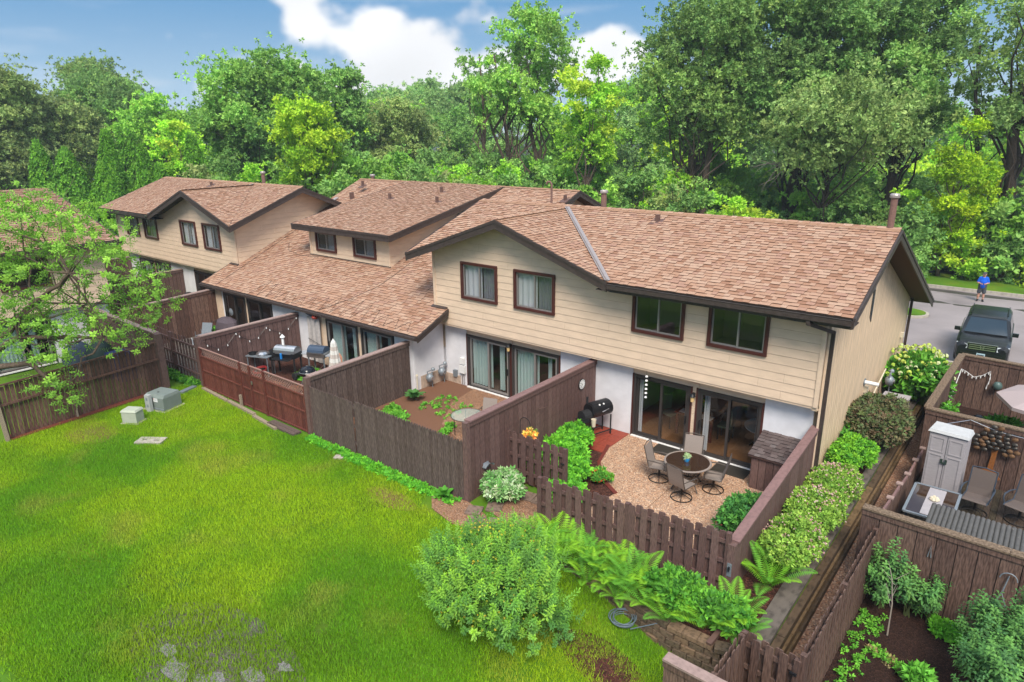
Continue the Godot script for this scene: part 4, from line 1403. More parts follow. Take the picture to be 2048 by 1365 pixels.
	for i in 6:
		var z = -3.9 + i * 1.2
		bx(sp, "post", Vector3(1.97, (tops[i] - 0.5) / 2 + 0.02, z), Vector3(0.1, tops[i] + 0.54, 0.1), M.neigh_c)
		bx(sp, "post_cap", Vector3(1.97, tops[i] + 0.06, z), Vector3(0.15, 0.035, 0.15), M.cap)
		if i < 5:
			var r = MB.new()
			r.bar(Vector3(1.98, tops[i] - 0.02, z + 0.06), Vector3(1.98, tops[i + 1] - 0.06, z + 1.14), 0.05, 0.1)
			put(sp, "rail", r, M.cap_pink)
			for k in 7:
				var f = (k + 0.5) / 7
				var h: float = lerpf(tops[i], tops[i + 1], f) + 0.44
				bx(sp, "picket", Vector3(2.0, -0.5 + h / 2, z + 0.06 + f * 1.08), Vector3(0.02, snappedf(h, 0.04), 0.13), pick3("neigh"))
	shadowbox("brown picket fence seen edge on between gravel path and weedy garden", Vector3(2.05, -0.55, 2.85), Vector3(1.97, -0.58, 7.45), 1.52, "neigh", 0.2, 0.12, 3)
	var gt = shadowbox("brown picket gate closing the gravel path", Vector3(0.98, -0.6, 7.38), Vector3(1.9, -0.6, 7.48), 1.42, "neigh", 0.24, 0.14, 2)
	bx(gt, "hinge", Vector3(1.86, 0.62, 7.56), Vector3(0.12, 0.04, 0.03), M.black)
	bx(gt, "hinge", Vector3(1.86, 0.1, 7.56), Vector3(0.12, 0.04, 0.03), M.black)
	shadowbox("short brown picket fence left of the path gate, running towards the viewer", Vector3(0.96, -0.6, 7.45), Vector3(0.94, -0.6, 8.6), 1.4, "neigh", 0.2, 0.13, 2)
	wall_fence("brown capped fence cut off by the bottom edge of the picture", Vector3(0.18, -0.6, 8.78), Vector3(6.0, -0.6, 8.9), 0.9, 0.9, "neigh", M.cap, 0.4)
	# timber edging of the bed: three courses of squared beams
	var te = thing("timber_edging", "mossy stacked timber edging between flower bed and gravel path", "retaining wall", Vector3(1.28, -0.5, -1))
	for c in 3:
		var z = -8.9 + 0.4 * c
		while z < 6.5:
			var l = minf(2.35, 6.7 - z)
			bx(te, "timber", Vector3(1.24 + 0.04 * (2 - c), -0.5 + 0.085 + c * 0.172, z + l / 2), Vector3(0.17 - 0.012 * c, 0.165, snappedf(l - 0.012, 0.01)), M.timber if rng.randf() < 0.6 else M.timber_dark, Basis(Vector3.UP, rng.randf_range(-0.004, 0.004)))
			z += 2.36
	# dry stone block wall round the fern bed
	var bw = thing("block_wall", "low mossy block retaining wall below the ferns", "retaining wall", Vector3(-1, -0.6, 6.8))
	var path = Curve3D.new()
	for q in [[1.14, 6.72], [0.42, 6.98], [-0.55, 7.0], [-1.5, 6.82], [-2.7, 6.72], [-3.9, 6.5], [-4.5, 6.25]]:
		path.add_point(Vector3(q[0], 0, q[1]))
	var len = path.get_baked_length()
	for c in 5:
		var s = 0.1 + (0.15 if c % 2 else 0.0)
		while s < len - 0.15:
			var p = path.sample_baked(s)
			var g = lawn_h(p.x, 7.1)
			var y = 0.03 - (c + 0.5) * 0.135
			if y > g - 0.1:
				var d = (path.sample_baked(s + 0.05) - path.sample_baked(s - 0.05)).normalized()
				var b = Basis(d, Vector3.UP, d.cross(Vector3.UP)).rotated(Vector3.UP, rng.randf_range(-0.04, 0.04))
				bx(bw, "block", p + Vector3(0, y, 0.03 * c + rng.randf_range(-0.018, 0.018)), Vector3(0.278 if c else 0.29, 0.118 if c else 0.09, 0.2 if c else 0.26), pick3("block"), b)
			s += 0.3
	# landscape timbers at the foot of the lattice fence
	var lb = thing("landscape_timbers", "pale landscape timbers along the foot of the lattice fence", "edging", Vector3(-17, 0, 6.4))
	for q in [[-20.0, 6.25, -18.1, 6.35], [-18.05, 6.33, -16.2, 6.42], [-16.1, 6.5, -14.6, 6.62]]:
		var r = MB.new()
		r.bar(Vector3(q[0], 0.02, q[1]), Vector3(q[2], 0.02, q[3]), 0.12, 0.1)
		put(lb, "timber", r, M.rawwood)
	var step = thing("wood_step", "grey wooden step below the right end of the lattice fence", "step", Vector3(-14.6, 0, 6.45))
	for i in 2:
		bx(step, "plank", Vector3(-14.45, 0.04, 6.36 + 0.16 * i), Vector3(1.5, 0.06, 0.145), M.stock_c)


# ------------------------------------------------------------------ things
func ring(b: MB, at: Vector3, r: float, t: float, n := 24, bas := Basis(), squash := 1.0) -> void:
	var pts = []
	var rad = []
	for i in n + 1:
		var a = TAU * i / n
		pts.append(at + bas * Vector3(cos(a) * r, 0, sin(a) * r * squash))
		rad.append(t)
	b.tube(pts, rad, 5, false)


func sheet_strip(pts: Array, x0: float, x1: float, thick: float) -> MB:   # a sling: a profile (z, y) swept across x
	var b = MB.new()
	for i in pts.size() - 1:
		var p: Vector2 = pts[i]
		var q: Vector2 = pts[i + 1]
		var n = Vector2(-(q.y - p.y), q.x - p.x).normalized() * thick
		b.hull([Vector3(x0, p.y, p.x), Vector3(x1, p.y, p.x), Vector3(x1, q.y, q.x), Vector3(x0, q.y, q.x)], [Vector3(x0, p.y + n.y, p.x + n.x), Vector3(x1, p.y + n.y, p.x + n.x), Vector3(x1, q.y + n.y, q.x + n.x), Vector3(x0, q.y + n.y, q.x + n.x)])
	return b


func swivel_chair(label: String, sling: Material, frame: Material, group: String) -> Node3D:   # built at the origin, facing +z
	var t = thing("swivel_chair", label, "chair", Vector3.ZERO, group)
	var b = MB.new()
	ring(b, Vector3(0, 0.02, 0), 0.27, 0.014)
	put(t, "base_ring", b, M.iron, true)
	b = MB.new()
	for i in 5:
		var a = TAU * i / 5 + 0.3
		b.tube([Vector3(cos(a) * 0.27, 0.02, sin(a) * 0.27), Vector3(cos(a) * 0.1, 0.09, sin(a) * 0.1), Vector3(0, 0.11, 0)], [0.01, 0.01, 0.012], 5)
	b.tube([Vector3(0, 0.09, 0), Vector3(0, 0.36, 0)], [0.03, 0.03], 8)
	put(t, "swivel_stem", b, M.iron)
	put(t, "seat", sheet_strip([Vector2(0.27, 0.40), Vector2(0.22, 0.43), Vector2(0.0, 0.405), Vector2(-0.2, 0.40)], -0.24, 0.24, 0.012), sling)
	put(t, "backrest", sheet_strip([Vector2(-0.2, 0.40), Vector2(-0.25, 0.55), Vector2(-0.31, 0.8), Vector2(-0.36, 0.98)], -0.24, 0.24, 0.012), sling)
	for s in [-1.0, 1.0]:
		b = MB.new()
		b.tube([Vector3(0.255 * s, 0.4, 0.27), Vector3(0.255 * s, 0.43, 0.22), Vector3(0.255 * s, 0.40, -0.2), Vector3(0.255 * s, 0.56, -0.255), Vector3(0.255 * s, 0.8, -0.315), Vector3(0.255 * s, 1.0, -0.37)], [0.014, 0.014, 0.014, 0.014, 0.014, 0.014], 6)
		put(t, "side_rail", b, frame, true)
		b = MB.new()
		b.tube([Vector3(0.27 * s, 0.41, 0.2), Vector3(0.30 * s, 0.56, 0.23), Vector3(0.31 * s, 0.63, 0.16), Vector3(0.31 * s, 0.64, -0.05), Vector3(0.28 * s, 0.62, -0.27)], [0.013, 0.014, 0.018, 0.018, 0.013], 6)
		put(t, "armrest", b, frame, true)
	b = MB.new()
	b.tube([Vector3(-0.255, 1.0, -0.37), Vector3(0, 1.03, -0.385), Vector3(0.255, 1.0, -0.37)], [0.014, 0.014, 0.014], 6)
	put(t, "top_rail", b, frame, true)
	return t


func leaf_ball(parent: Node, called: String, at: Vector3, r: Vector3, n: int, size: float, cols: Array, seed_at: int, mesh: Mesh = null, m: Material = null) -> void:
	var g = RandomNumberGenerator.new()
	g.seed = seed_at
	var xf = []
	var cs = []
	for i in n:
		var d = Vector3(g.randfn(), g.randfn(), g.randfn()).normalized()
		var q = at + d * r * pow(g.randf(), 0.4)
		xf.append(Transform3D(Basis.from_euler(Vector3(g.randf() * TAU, g.randf() * TAU, g.randf() * TAU)).scaled(Vector3.ONE * size * g.randf_range(0.7, 1.3)), q))
		var c: Color = cols[g.randi() % cols.size()]
		var f = g.randf_range(0.8, 1.2)
		cs.append(Color(c.r * f, c.g * f, c.b * f))
	many(parent, called, mesh if mesh else sprig(), m if m else M.leaf, xf, cs)


var sprig_mesh: ArrayMesh


func sprig() -> ArrayMesh:   # a unit tuft of nine leaves
	if sprig_mesh == null:
		var g = RandomNumberGenerator.new()
		g.seed = 9
		var b = MB.new()
		b.colored = true
		for i in 9:
			var d = Vector3(g.randfn(), g.randfn() * 0.7 + 0.4, g.randfn()).normalized()
			var s = d.cross(Vector3(g.randfn(), g.randfn(), g.randfn())).normalized() * 0.26
			var up = s.cross(d).normalized() * 0.1
			var f = g.randf_range(0.75, 1.2)
			b.col = Color(f, f, f)
			var o = d * 0.1
			b.tri(o, o + d * 0.45 + s + up, o + d * 0.5)
			b.tri(o, o + d * 0.5, o + d * 0.45 - s + up)
			b.tri(o + d * 0.45 + s + up, o + d * 0.98, o + d * 0.5)
			b.tri(o + d * 0.5, o + d * 0.98, o + d * 0.45 - s + up)
		sprig_mesh = b.mesh(Transform3D())
	return sprig_mesh


func grill_barrel(b: MB, c: Vector3, ax: Vector3, l: float, r: float, squash := 1.0) -> void:
	var x = ax.cross(Vector3.UP).normalized()
	var n = 16
	var e = []
	for s in [-1.0, 1.0]:
		var q = []
		for i in n:
			var a = TAU * i / n
			q.append(c + ax * (l / 2 * s) + x * (cos(a) * r) + Vector3(0, sin(a) * r * squash, 0))
		e.append(q)
	b.hull(e[0], e[1])


func near_patio() -> void:
	# table with four swivel chairs
	var tc = Vector3(-2.62, 0.03, 1.93)
	var t = thing("patio_table", "round glass patio table with the blue succulent pot on it", "table", tc)
	var b = MB.new()
	b.lathe(tc + Vector3(0, 0.70, 0), [Vector2(0.0, 0), Vector2(0.57, 0), Vector2(0.57, 0.012), Vector2(0.0, 0.012)], 40)
	var gm = mat("smoked_glass", lin(0.045, 0.024, 0.014), 0.04)
	gm.metallic_specular = 0.6
	put(t, "glass_top", b, gm)
	b = MB.new()
	b.lathe(tc + Vector3(0, 0.685, 0), [Vector2(0.565, 0), Vector2(0.61, 0.0), Vector2(0.62, 0.015), Vector2(0.61, 0.034), Vector2(0.565, 0.032), Vector2(0.565, 0.0)], 40)
	put(t, "rim", b, M.sling)
	for i in 4:
		var a = TAU * i / 4 + 0.5
		b = MB.new()
		b.tube([tc + Vector3(cos(a) * 0.52, 0.68, sin(a) * 0.52), tc + Vector3(cos(a) * 0.3, 0.45, sin(a) * 0.3), tc + Vector3(cos(a) * 0.34, 0.18, sin(a) * 0.34), tc + Vector3(cos(a) * 0.48, 0.0, sin(a) * 0.48)], [0.017, 0.017, 0.017, 0.02], 6)
		put(t, "leg", b, M.chairframe, true)
	var p = thing("potted_succulent", "small succulent in a bright blue pot on the round glass table", "plant", tc + Vector3(-0.02, 0.713, 0.02))
	b = MB.new()
	b.lathe(p.position, [Vector2(0.0, 0), Vector2(0.055, 0), Vector2(0.075, 0.06), Vector2(0.07, 0.11), Vector2(0.055, 0.11), Vector2(0.055, 0.09), Vector2(0, 0.09)], 16)
	put(p, "pot", b, mat("blue_glaze", lin(0.02, 0.22, 0.50), 0.2))
	leaf_ball(p, "leaves", p.position + Vector3(0, 0.15, 0), Vector3(0.07, 0.05, 0.07), 26, 0.07, [Color(0.30, 0.42, 0.20), Color(0.40, 0.50, 0.28)], 5)
	var c0 = swivel_chair("beige sling swivel chair nearest the fern fence, in front of the round glass table", M.sling, M.chairframe, "swivel chairs round the patio table")
	c0.transform = Transform3D(Basis(Vector3.UP, PI - 0.25), tc + Vector3(0.18, 0, 0.66))
	copy(c0, tc + Vector3(-0.74, 0, 0.12), PI / 2 + 0.15, "beige sling swivel chair left of the round glass table, by the red flowers")
	copy(c0, tc + Vector3(0.66, 0, -0.22), -PI / 2 + 0.3, "beige sling swivel chair right of the round glass table, towards the shingled storage bin")
	copy(c0, tc + Vector3(-0.22, 0, -0.72), 0.25, "beige sling swivel chair behind the round glass table, against the house doors")
	# smoker
	t = thing("smoker_grill", "black barrel smoker grill on legs in the corner by the clock fence", "grill", Vector3(-6.2, 0.03, 0.7))
	var ax = Vector3(0.3, 0, -0.954)
	var c = Vector3(-6.18, 0.90, 0.66)
	b = MB.new()
	grill_barrel(b, c, ax, 0.78, 0.25, 0.95)
	var body = put(t, "barrel", b, M.black)
	b = MB.new()
	grill_barrel(b, c + Vector3(0, 0.035, 0), ax, 0.70, 0.252, 0.9)
	put(body, "lid", b, M.black)
	for k in 2:
		b = MB.new()
		b.lathe(c + ax * (-0.12 + 0.16 * k) + Vector3(0.17, 0.205, 0.05), [Vector2(0, 0), Vector2(0.03, 0), Vector2(0.03, 0.02), Vector2(0, 0.02)], 10, Basis(Vector3(0, 0, 1), -0.7))
		put(body, "lid_gauge", b, M.white)
	b = MB.new()
	grill_barrel(b, c - ax * 0.52 + Vector3(0, -0.12, 0), ax, 0.3, 0.19)
	put(t, "fire_box", b, M.black_matte)
	b = MB.new()
	b.tube([c - ax * 0.30 + Vector3(-0.14, 0.1, 0), c - ax * 0.30 + Vector3(-0.14, 0.42, 0)], [0.035, 0.035], 8)
	put(t, "stack", b, M.black_matte)
	for q in [Vector2(-0.36, -0.18), Vector2(-0.36, 0.2), Vector2(0.34, -0.18), Vector2(0.34, 0.2)]:
		var at = c + ax * q.x + Vector3(0.954, 0, 0.3) * q.y
		bx(t, "leg", Vector3(at.x, 0.36, at.z), Vector3(0.035, 0.68, 0.035), M.black_matte)
	b = MB.new()
	b.bar(c - ax * 0.36 + Vector3(0.2, -0.72, 0), c + ax * 0.36 + Vector3(0.2, -0.72, 0), 0.03, 0.03)
	b.bar(c - ax * 0.36 + Vector3(-0.18, -0.72, 0), c + ax * 0.36 + Vector3(-0.18, -0.72, 0), 0.03, 0.03)
	put(t, "cross_bar", b, M.black_matte)
	b = MB.new()
	b.bar(c - ax * 0.66 + Vector3(-0.1, -0.16, 0.0), c - ax * 0.66 + Vector3(0.34, -0.16, 0.14), 0.26, 0.025)
	put(t, "side_shelf", b, M.black)
	b = MB.new()
	b.tube([c + Vector3(0.26, 0.02, 0.18), c + Vector3(0.31, 0.05, 0.1), c + Vector3(0.31, 0.05, -0.1), c + Vector3(0.26, 0.02, -0.18)], [0.012, 0.012, 0.012, 0.012], 6)
	put(body, "handle", b, M.steel)
	b = MB.new()
	b.lathe(Vector3(-5.93, 0.6, 1.32), [Vector2(0, 0), Vector2(0.055, 0), Vector2(0.08, 0.24), Vector2(0.07, 0.24), Vector2(0.05, 0.02)], 14)
	tag(put(self, "drip_bucket", b, M.cream), "tan bucket hanging at the front of the black smoker grill", "bucket")
	# red pavers below the smoker
	var pv = thing("paver_patch", "brick red square pavers under the black smoker grill", "paving", Vector3(-6.0, 0, 0.8))
	for i in 3:
		for j in 4:
			bx(pv, "paver", Vector3(-6.42 + i * 0.405, 0.02, 0.24 + j * 0.405), Vector3(0.395, 0.05, 0.395), M.tile_red)
	# mats by the doors
	tag(bx(self, "door_mat", Vector3(-3.86, 0.04, 0.42), Vector3(1.0, 0.02, 0.6), mat("mat_fibre", lin(0.055, 0.045, 0.035), 1.0, T.speck, Vector3(6, 6, 6))), "dark brown door mat left of the round table, below the left glass door", "door mat")
	tag(bx(self, "door_mat", Vector3(-2.0, 0.04, 0.4), Vector3(0.95, 0.02, 0.6), M.mat_fibre), "dark brown door mat right of the round table, below the right glass door", "door mat")
	# storage bin with shingled lid
	t = thing("storage_bin", "brown wooden storage bin with a sloping grey shingle lid against the house", "storage bin", Vector3(-0.7, 0.03, 0.5))
	for i in 6:
		bx(t, "board", Vector3(-1.22 + i * 0.187 + 0.05, 0.5, 0.98), Vector3(0.175, 0.96, 0.03), pick3("fence"))
	for i in 5:
		bx(t, "board", Vector3(-1.27, 0.52, 0.08 + i * 0.19 + 0.05), Vector3(0.03, 1.0, 0.178), pick3("fence"))
	var inner = MB.new()
	inner.hull([Vector3(-1.25, 0.03, 0.03), Vector3(-0.13, 0.03, 0.03), Vector3(-0.13, 0.03, 0.96), Vector3(-1.25, 0.03, 0.96)], [Vector3(-1.25, 1.22, 0.03), Vector3(-0.13, 1.22, 0.03), Vector3(-0.13, 0.96, 0.96), Vector3(-1.25, 0.96, 0.96)])
	put(t, "carcass", inner, M.fence_b)
	var lid = slab(t, "lid", [Vector3(-1.36, 0.985, 1.07), Vector3(-0.12, 0.985, 1.07), Vector3(-0.12, 1.28, 0.03), Vector3(-1.36, 1.28, 0.03)], 0.04, M.fence_b)
	tone_mats = []
	for q in TONES_GREY:
		var m: StandardMaterial3D = M.shingle.duplicate()
		m.albedo_color = lin(q[0], q[1], q[2])
		tone_mats.append(m)
	shingles(lid, [Vector3(-1.36, 0.985, 1.07), Vector3(-0.12, 0.985, 1.07), Vector3(-0.12, 1.28, 0.03), Vector3(-1.36, 1.28, 0.03)], Vector3(-1.36, 0.987, 1.07), Vector3.RIGHT, Vector3(0, 0.295, -1.04).normalized(), TONES_GREY, 0.125, 0.14, 0.2, 100, -9.0)
	# clock, hook, hose saddle, hose bracket
	t = thing("wall_clock", "round white wall clock hung high on the brown fence above the smoker", "clock", Vector3(-6.68, 1.5, 0.88))
	var turn = Basis(Vector3(0, 0, 1), -PI / 2)
	b = MB.new()
	b.lathe(Vector3(-6.685, 1.66, 0.88), [Vector2(0, 0), Vector2(0.165, 0), Vector2(0.175, 0.015), Vector2(0.165, 0.04), Vector2(0.15, 0.03), Vector2(0, 0.03)], 28, turn)
	put(t, "case", b, M.black)
	b = MB.new()
	b.lathe(Vector3(-6.65, 1.66, 0.88), [Vector2(0, 0.0), Vector2(0.15, 0.0), Vector2(0.15, 0.004), Vector2(0, 0.004)], 28, turn)
	var face = put(t, "face", b, M.white)
	for i in 12:
		var a = TAU * i / 12
		bx(face, "hour_mark", Vector3(-6.643, 1.66 + cos(a) * 0.12, 0.88 + sin(a) * 0.12), Vector3(0.004, 0.03, 0.012), M.black_matte, Basis(Vector3(1, 0, 0), a))
	for q in [[0.9, 0.07], [2.5, 0.1]]:
		var h = MB.new()
		h.bar(Vector3(-6.64, 1.66, 0.88), Vector3(-6.64, 1.66 + cos(q[0]) * q[1], 0.88 + sin(q[0]) * q[1]), 0.012, 0.004, Vector3.RIGHT)
		put(face, "hand", h, M.black_matte)
	b = MB.new()
	b.tube([Vector3(-6.66, 1.62, 3.15), Vector3(-6.6, 1.62, 3.15), Vector3(-6.58, 1.57, 2.8), Vector3(-6.62, 1.5, 2.72)], [0.009, 0.009, 0.009, 0.009], 5)
	tag(put(self, "wall_hook", b, M.pipe), "thin brown metal hook rod on the inside of the clock fence", "hook")
	t = thing("hose_holder", "grey metal hose holder on the outer end of the clock fence", "hose holder", Vector3(-6.62, 0.7, 5.41))
	b = MB.new()
	for i in 8:
		var a0 = PI * (0.08 + 0.84 * i / 8)
		var a1 = PI * (0.08 + 0.84 * (i + 1) / 8)
		var p0 = Vector3(0, sin(a0) * 0.11, cos(a0) * 0.15)
		var p1 = Vector3(0, sin(a1) * 0.11, cos(a1) * 0.15)
		var o = Vector3(-6.65, 0.74, 5.41)
		b.quad(o + p0, o + p1, o + p1 * 1.0 + Vector3(0.13, 0, 0), o + p0 + Vector3(0.13, 0, 0))
		b.quad(o + p0 + Vector3(0.13, 0, 0), o + p1 + Vector3(0.13, 0, 0), o + p1 * 1.25 + Vector3(0.15, 0, 0), o + p0 * 1.25 + Vector3(0.15, 0, 0))
	put(t, "saddle", b, M.galv)
	bx(t, "back_plate", Vector3(-6.655, 0.78, 5.41), Vector3(0.015, 0.16, 0.2), M.galv)
	t = thing("faucet_plate", "pale metal faucet plate on the end post of the low sloping fence", "faucet", Vector3(-0.05, 0.45, 5.53))
	bx(t, "plate", Vector3(-0.03, 0.6, 5.53), Vector3(0.09, 0.3, 0.012), M.galv)
	bx(t, "spout", Vector3(-0.03, 0.63, 5.55), Vector3(0.035, 0.1, 0.05), M.black)
	# shepherd hook with flowers
	t = thing("hanging_basket", "yellow flowers on a black crook behind the short picket fence", "flower basket", Vector3(-6.4, 0.02, 4.1))
	b = MB.new()
	var pts = [Vector3(-6.5, 0.0, 4.15), Vector3(-6.5, 1.55, 4.15)]
	for i in 9:
		var a = PI - PI * i / 8
		pts.append(Vector3(-6.33 + cos(a) * 0.17, 1.6 + sin(a) * 0.17, 4.15))
	b.tube(pts, pts.map(func(_q): return 0.01), 5)
	put(t, "crook", b, M.black)
	b = MB.new()
	b.lathe(Vector3(-6.16, 1.18, 4.15), [Vector2(0, 0), Vector2(0.1, 0.02), Vector2(0.15, 0.14), Vector2(0.13, 0.14)], 12)
	put(t, "basket", b, M.black_matte)
	b = MB.new()
	for i in 3:
		var a = TAU * i / 3
		b.tube([Vector3(-6.16 + cos(a) * 0.14, 1.32, 4.15 + sin(a) * 0.14), Vector3(-6.16, 1.6, 4.15)], [0.004, 0.004], 4)
	put(t, "hanger_wire", b, M.black)
	leaf_ball(t, "blossoms", Vector3(-6.16, 1.36, 4.15), Vector3(0.2, 0.12, 0.2), 70, 0.07, [Color(0.75, 0.45, 0.06), Color(0.85, 0.65, 0.15), Color(0.18, 0.32, 0.05), Color(0.8, 0.3, 0.08)], 6)
	# pavers by the gate
	pv = thing("stepping_stones", "brown stepping stones leading to the gate gap in the picket fence", "paving", Vector3(-5.6, 0, 5.4))
	for q in [[-6.05, 4.85, 0.1], [-5.62, 4.98, 0.15], [-5.2, 4.95, 0.1], [-5.95, 5.9, 0.5], [-6.25, 6.35, 0.45], [-5.9, 6.7, 0.4], [-5.45, 6.45, 0.5]]:
		bx(pv, "paver", Vector3(q[0], 0.025, q[1]), Vector3(0.4, 0.05, 0.4), mat("paver", lin(0.24, 0.165, 0.125), 0.9, T.stain, Vector3(1.6, 1.6, 1.6)) if not M.has("paver") else M.paver, Basis(Vector3.UP, q[2]))
	# lamps and chime by the doors
	for q in [[Vector3(-3.39, 1.72, 0.05), "dark lantern wall lamp between the two glass doors behind the round table"], [Vector3(-10.19, 1.9, 0.05), "dark lantern wall lamp between the glass doors of the dirt yard"]]:
		t = thing("wall_lamp", q[1], "lamp", q[0])
		var o: Vector3 = q[0]
		b = MB.new()
		b.lathe(o + Vector3(0, 0.0, 0.09), [Vector2(0, 0.2), Vector2(0.05, 0.18), Vector2(0.095, 0.1), Vector2(0.08, 0.09), Vector2(0, 0.09)], 14)
		put(t, "hood", b, M.black)
		b = MB.new()
		b.lathe(o + Vector3(0, -0.06, 0.09), [Vector2(0.0, 0), Vector2(0.045, 0.0), Vector2(0.06, 0.14), Vector2(0, 0.14)], 12)
		put(t, "glass_shade", b, mat("amber", lin(0.72, 0.50, 0.22), 0.2) if not M.has("amber") else M.amber)
		bx(t, "bracket", o + Vector3(0, 0.12, 0.0), Vector3(0.08, 0.14, 0.05), M.black)
	t = thing("wind_chime", "white disc wind chime hanging in front of the left glass door", "wind chime", Vector3(-4.72, 1.55, 0.42))
	b = MB.new()
	b.tube([Vector3(-4.72, 2.4, 0.42), Vector3(-4.72, 1.55, 0.42)], [0.004, 0.004], 4)
	put(t, "cord", b, M.black)
	for i in 6:
		b = MB.new()
		b.lathe(Vector3(-4.72, 1.55 + i * 0.13, 0.42), [Vector2(0, 0), Vector2(0.045, 0.0), Vector2(0.03, 0.04), Vector2(0, 0.045)], 10)
		put(t, "disc", b, M.white)


func indoors() -> void:
	# what shows through the two glass doors of the near unit
	var t = thing("dining_table", "dark red wooden dining table with white place mats behind the left glass door", "table", Vector3(-3.9, 0.01, -1.3))
	bx(t, "tabletop", Vector3(-3.75, 0.74, -1.35), Vector3(1.25, 0.04, 0.95), mat("cherry", lin(0.20, 0.05, 0.025), 0.25, T.wood, Vector3(1, 1, 4)))
	for q in [[-4.3, -0.95], [-3.2, -0.95], [-4.3, -1.75], [-3.2, -1.75]]:
		bx(t, "leg", Vector3(q[0], 0.36, q[1]), Vector3(0.07, 0.72, 0.07), M.cherry)
	for q in [[-4.05, -1.1, "left"], [-3.4, -1.0, "right"]]:
		tag(bx(self, "place_mat", Vector3(q[0], 0.767, q[1]), Vector3(0.42, 0.01, 0.32), M.white), "white place mat at the %s end of the dark red dining table" % q[2], "place mat")
	t = thing("flower_vase", "vase of red and yellow flowers on the dining table indoors", "vase", Vector3(-3.72, 0.765, -1.4))
	var b = MB.new()
	b.lathe(t.position, [Vector2(0, 0), Vector2(0.05, 0), Vector2(0.04, 0.12), Vector2(0.06, 0.26), Vector2(0.05, 0.26)], 12)
	put(t, "vase", b, M.galv)
	leaf_ball(t, "bouquet", t.position + Vector3(0, 0.4, 0), Vector3(0.18, 0.14, 0.18), 60, 0.08, [Color(0.6, 0.12, 0.08), Color(0.8, 0.6, 0.12), Color(0.1, 0.2, 0.04), Color(0.75, 0.3, 0.3)], 8)
	for q in [[-4.72, -1.35, 1.2, "green cushioned dining chair left of the dark red dining table"], [-2.95, -1.5, -1.5, "green cushioned dining chair right of the dark red dining table"]]:
		t = thing("dining_chair", q[3], "chair", Vector3(q[0], 0.01, q[1]))
		var bs = Basis(Vector3.UP, q[2])
		bx(t, "seat", t.position + Vector3(0, 0.45, 0), Vector3(0.42, 0.06, 0.42), mat("sage", lin(0.16, 0.22, 0.15), 0.8) if not M.has("sage") else M.sage, bs)
		bx(t, "backrest", t.position + bs * Vector3(0, 0.78, -0.2), Vector3(0.4, 0.5, 0.05), M.sage, bs)
		for k in [[-0.18, -0.18], [0.18, -0.18], [-0.18, 0.18], [0.18, 0.18]]:
			bx(t, "leg", t.position + bs * Vector3(k[0], 0.21, k[1]), Vector3(0.035, 0.42, 0.035), M.black, bs)
	t = thing("round_table", "round pale glass table behind the right glass door", "table", Vector3(-1.75, 0.01, -1.5))
	b = MB.new()
	b.lathe(Vector3(-1.75, 0.72, -1.5), [Vector2(0, 0), Vector2(0.62, 0), Vector2(0.62, 0.03), Vector2(0, 0.03)], 32)
	put(t, "tabletop", b, mat("pale_top", lin(0.45, 0.50, 0.52), 0.1))
	b = MB.new()
	for i in 4:
		var a = TAU * i / 4
		b.tube([Vector3(-1.75 + cos(a) * 0.4, 0.72, -1.5 + sin(a) * 0.4), Vector3(-1.75 + cos(a) * 0.12, 0.4, -1.5 + sin(a) * 0.12), Vector3(-1.75 + cos(a) * 0.45, 0.01, -1.5 + sin(a) * 0.45)], [0.02, 0.02, 0.02], 6)
	put(t, "pedestal", b, M.iron)
	t = thing("upholstered_chair", "cream upholstered chair beside the round pale table indoors", "chair", Vector3(-1.35, 0.01, -0.8))
	bx(t, "seat", Vector3(-1.4, 0.42, -0.85), Vector3(0.46, 0.12, 0.46), M.cream)
	bx(t, "backrest", Vector3(-1.2, 0.75, -0.8), Vector3(0.08, 0.55, 0.44), M.cream)
	for k in [[-0.18, -0.18], [0.18, -0.18], [-0.18, 0.18], [0.18, 0.18]]:
		bx(t, "leg", Vector3(-1.4 + k[0], 0.18, -0.85 + k[1]), Vector3(0.04, 0.36, 0.04), M.cherry)
	t = thing("stair_rail", "yellowish wooden stair railing at the back of the room behind the left door", "railing", Vector3(-5.2, 0.0, -4.2))
	b = MB.new()
	b.bar(Vector3(-5.9, 0.9, -4.3), Vector3(-4.2, 2.1, -4.3), 0.06, 0.08)
	put(t, "handrail", b, mat("pine", lin(0.45, 0.30, 0.10), 0.5))
	for i in 12:
		var x = -5.85 + i * 0.15
		bx(t, "baluster", Vector3(x, 0.5 + (x + 5.9) * 0.705, -4.3), Vector3(0.03, 0.82, 0.03), M.pine)
	for q in [[-5.22, "white curtain at the far left side of the left glass door"], [-3.66, "white curtain at the right side of the left glass door"], [-3.1, "white curtain at the left side of the right glass door"], [-1.58, "white curtain at the far right side of the right glass door"]]:
		tag(put(self, "curtain", folds(q[0] - 0.08, q[0] + 0.08, 0.06, 2.0, Vector3(0, 0, -0.28), Vector3.RIGHT, Vector3.BACK, 0.06, 0.03), M.blind), q[1], "curtain")


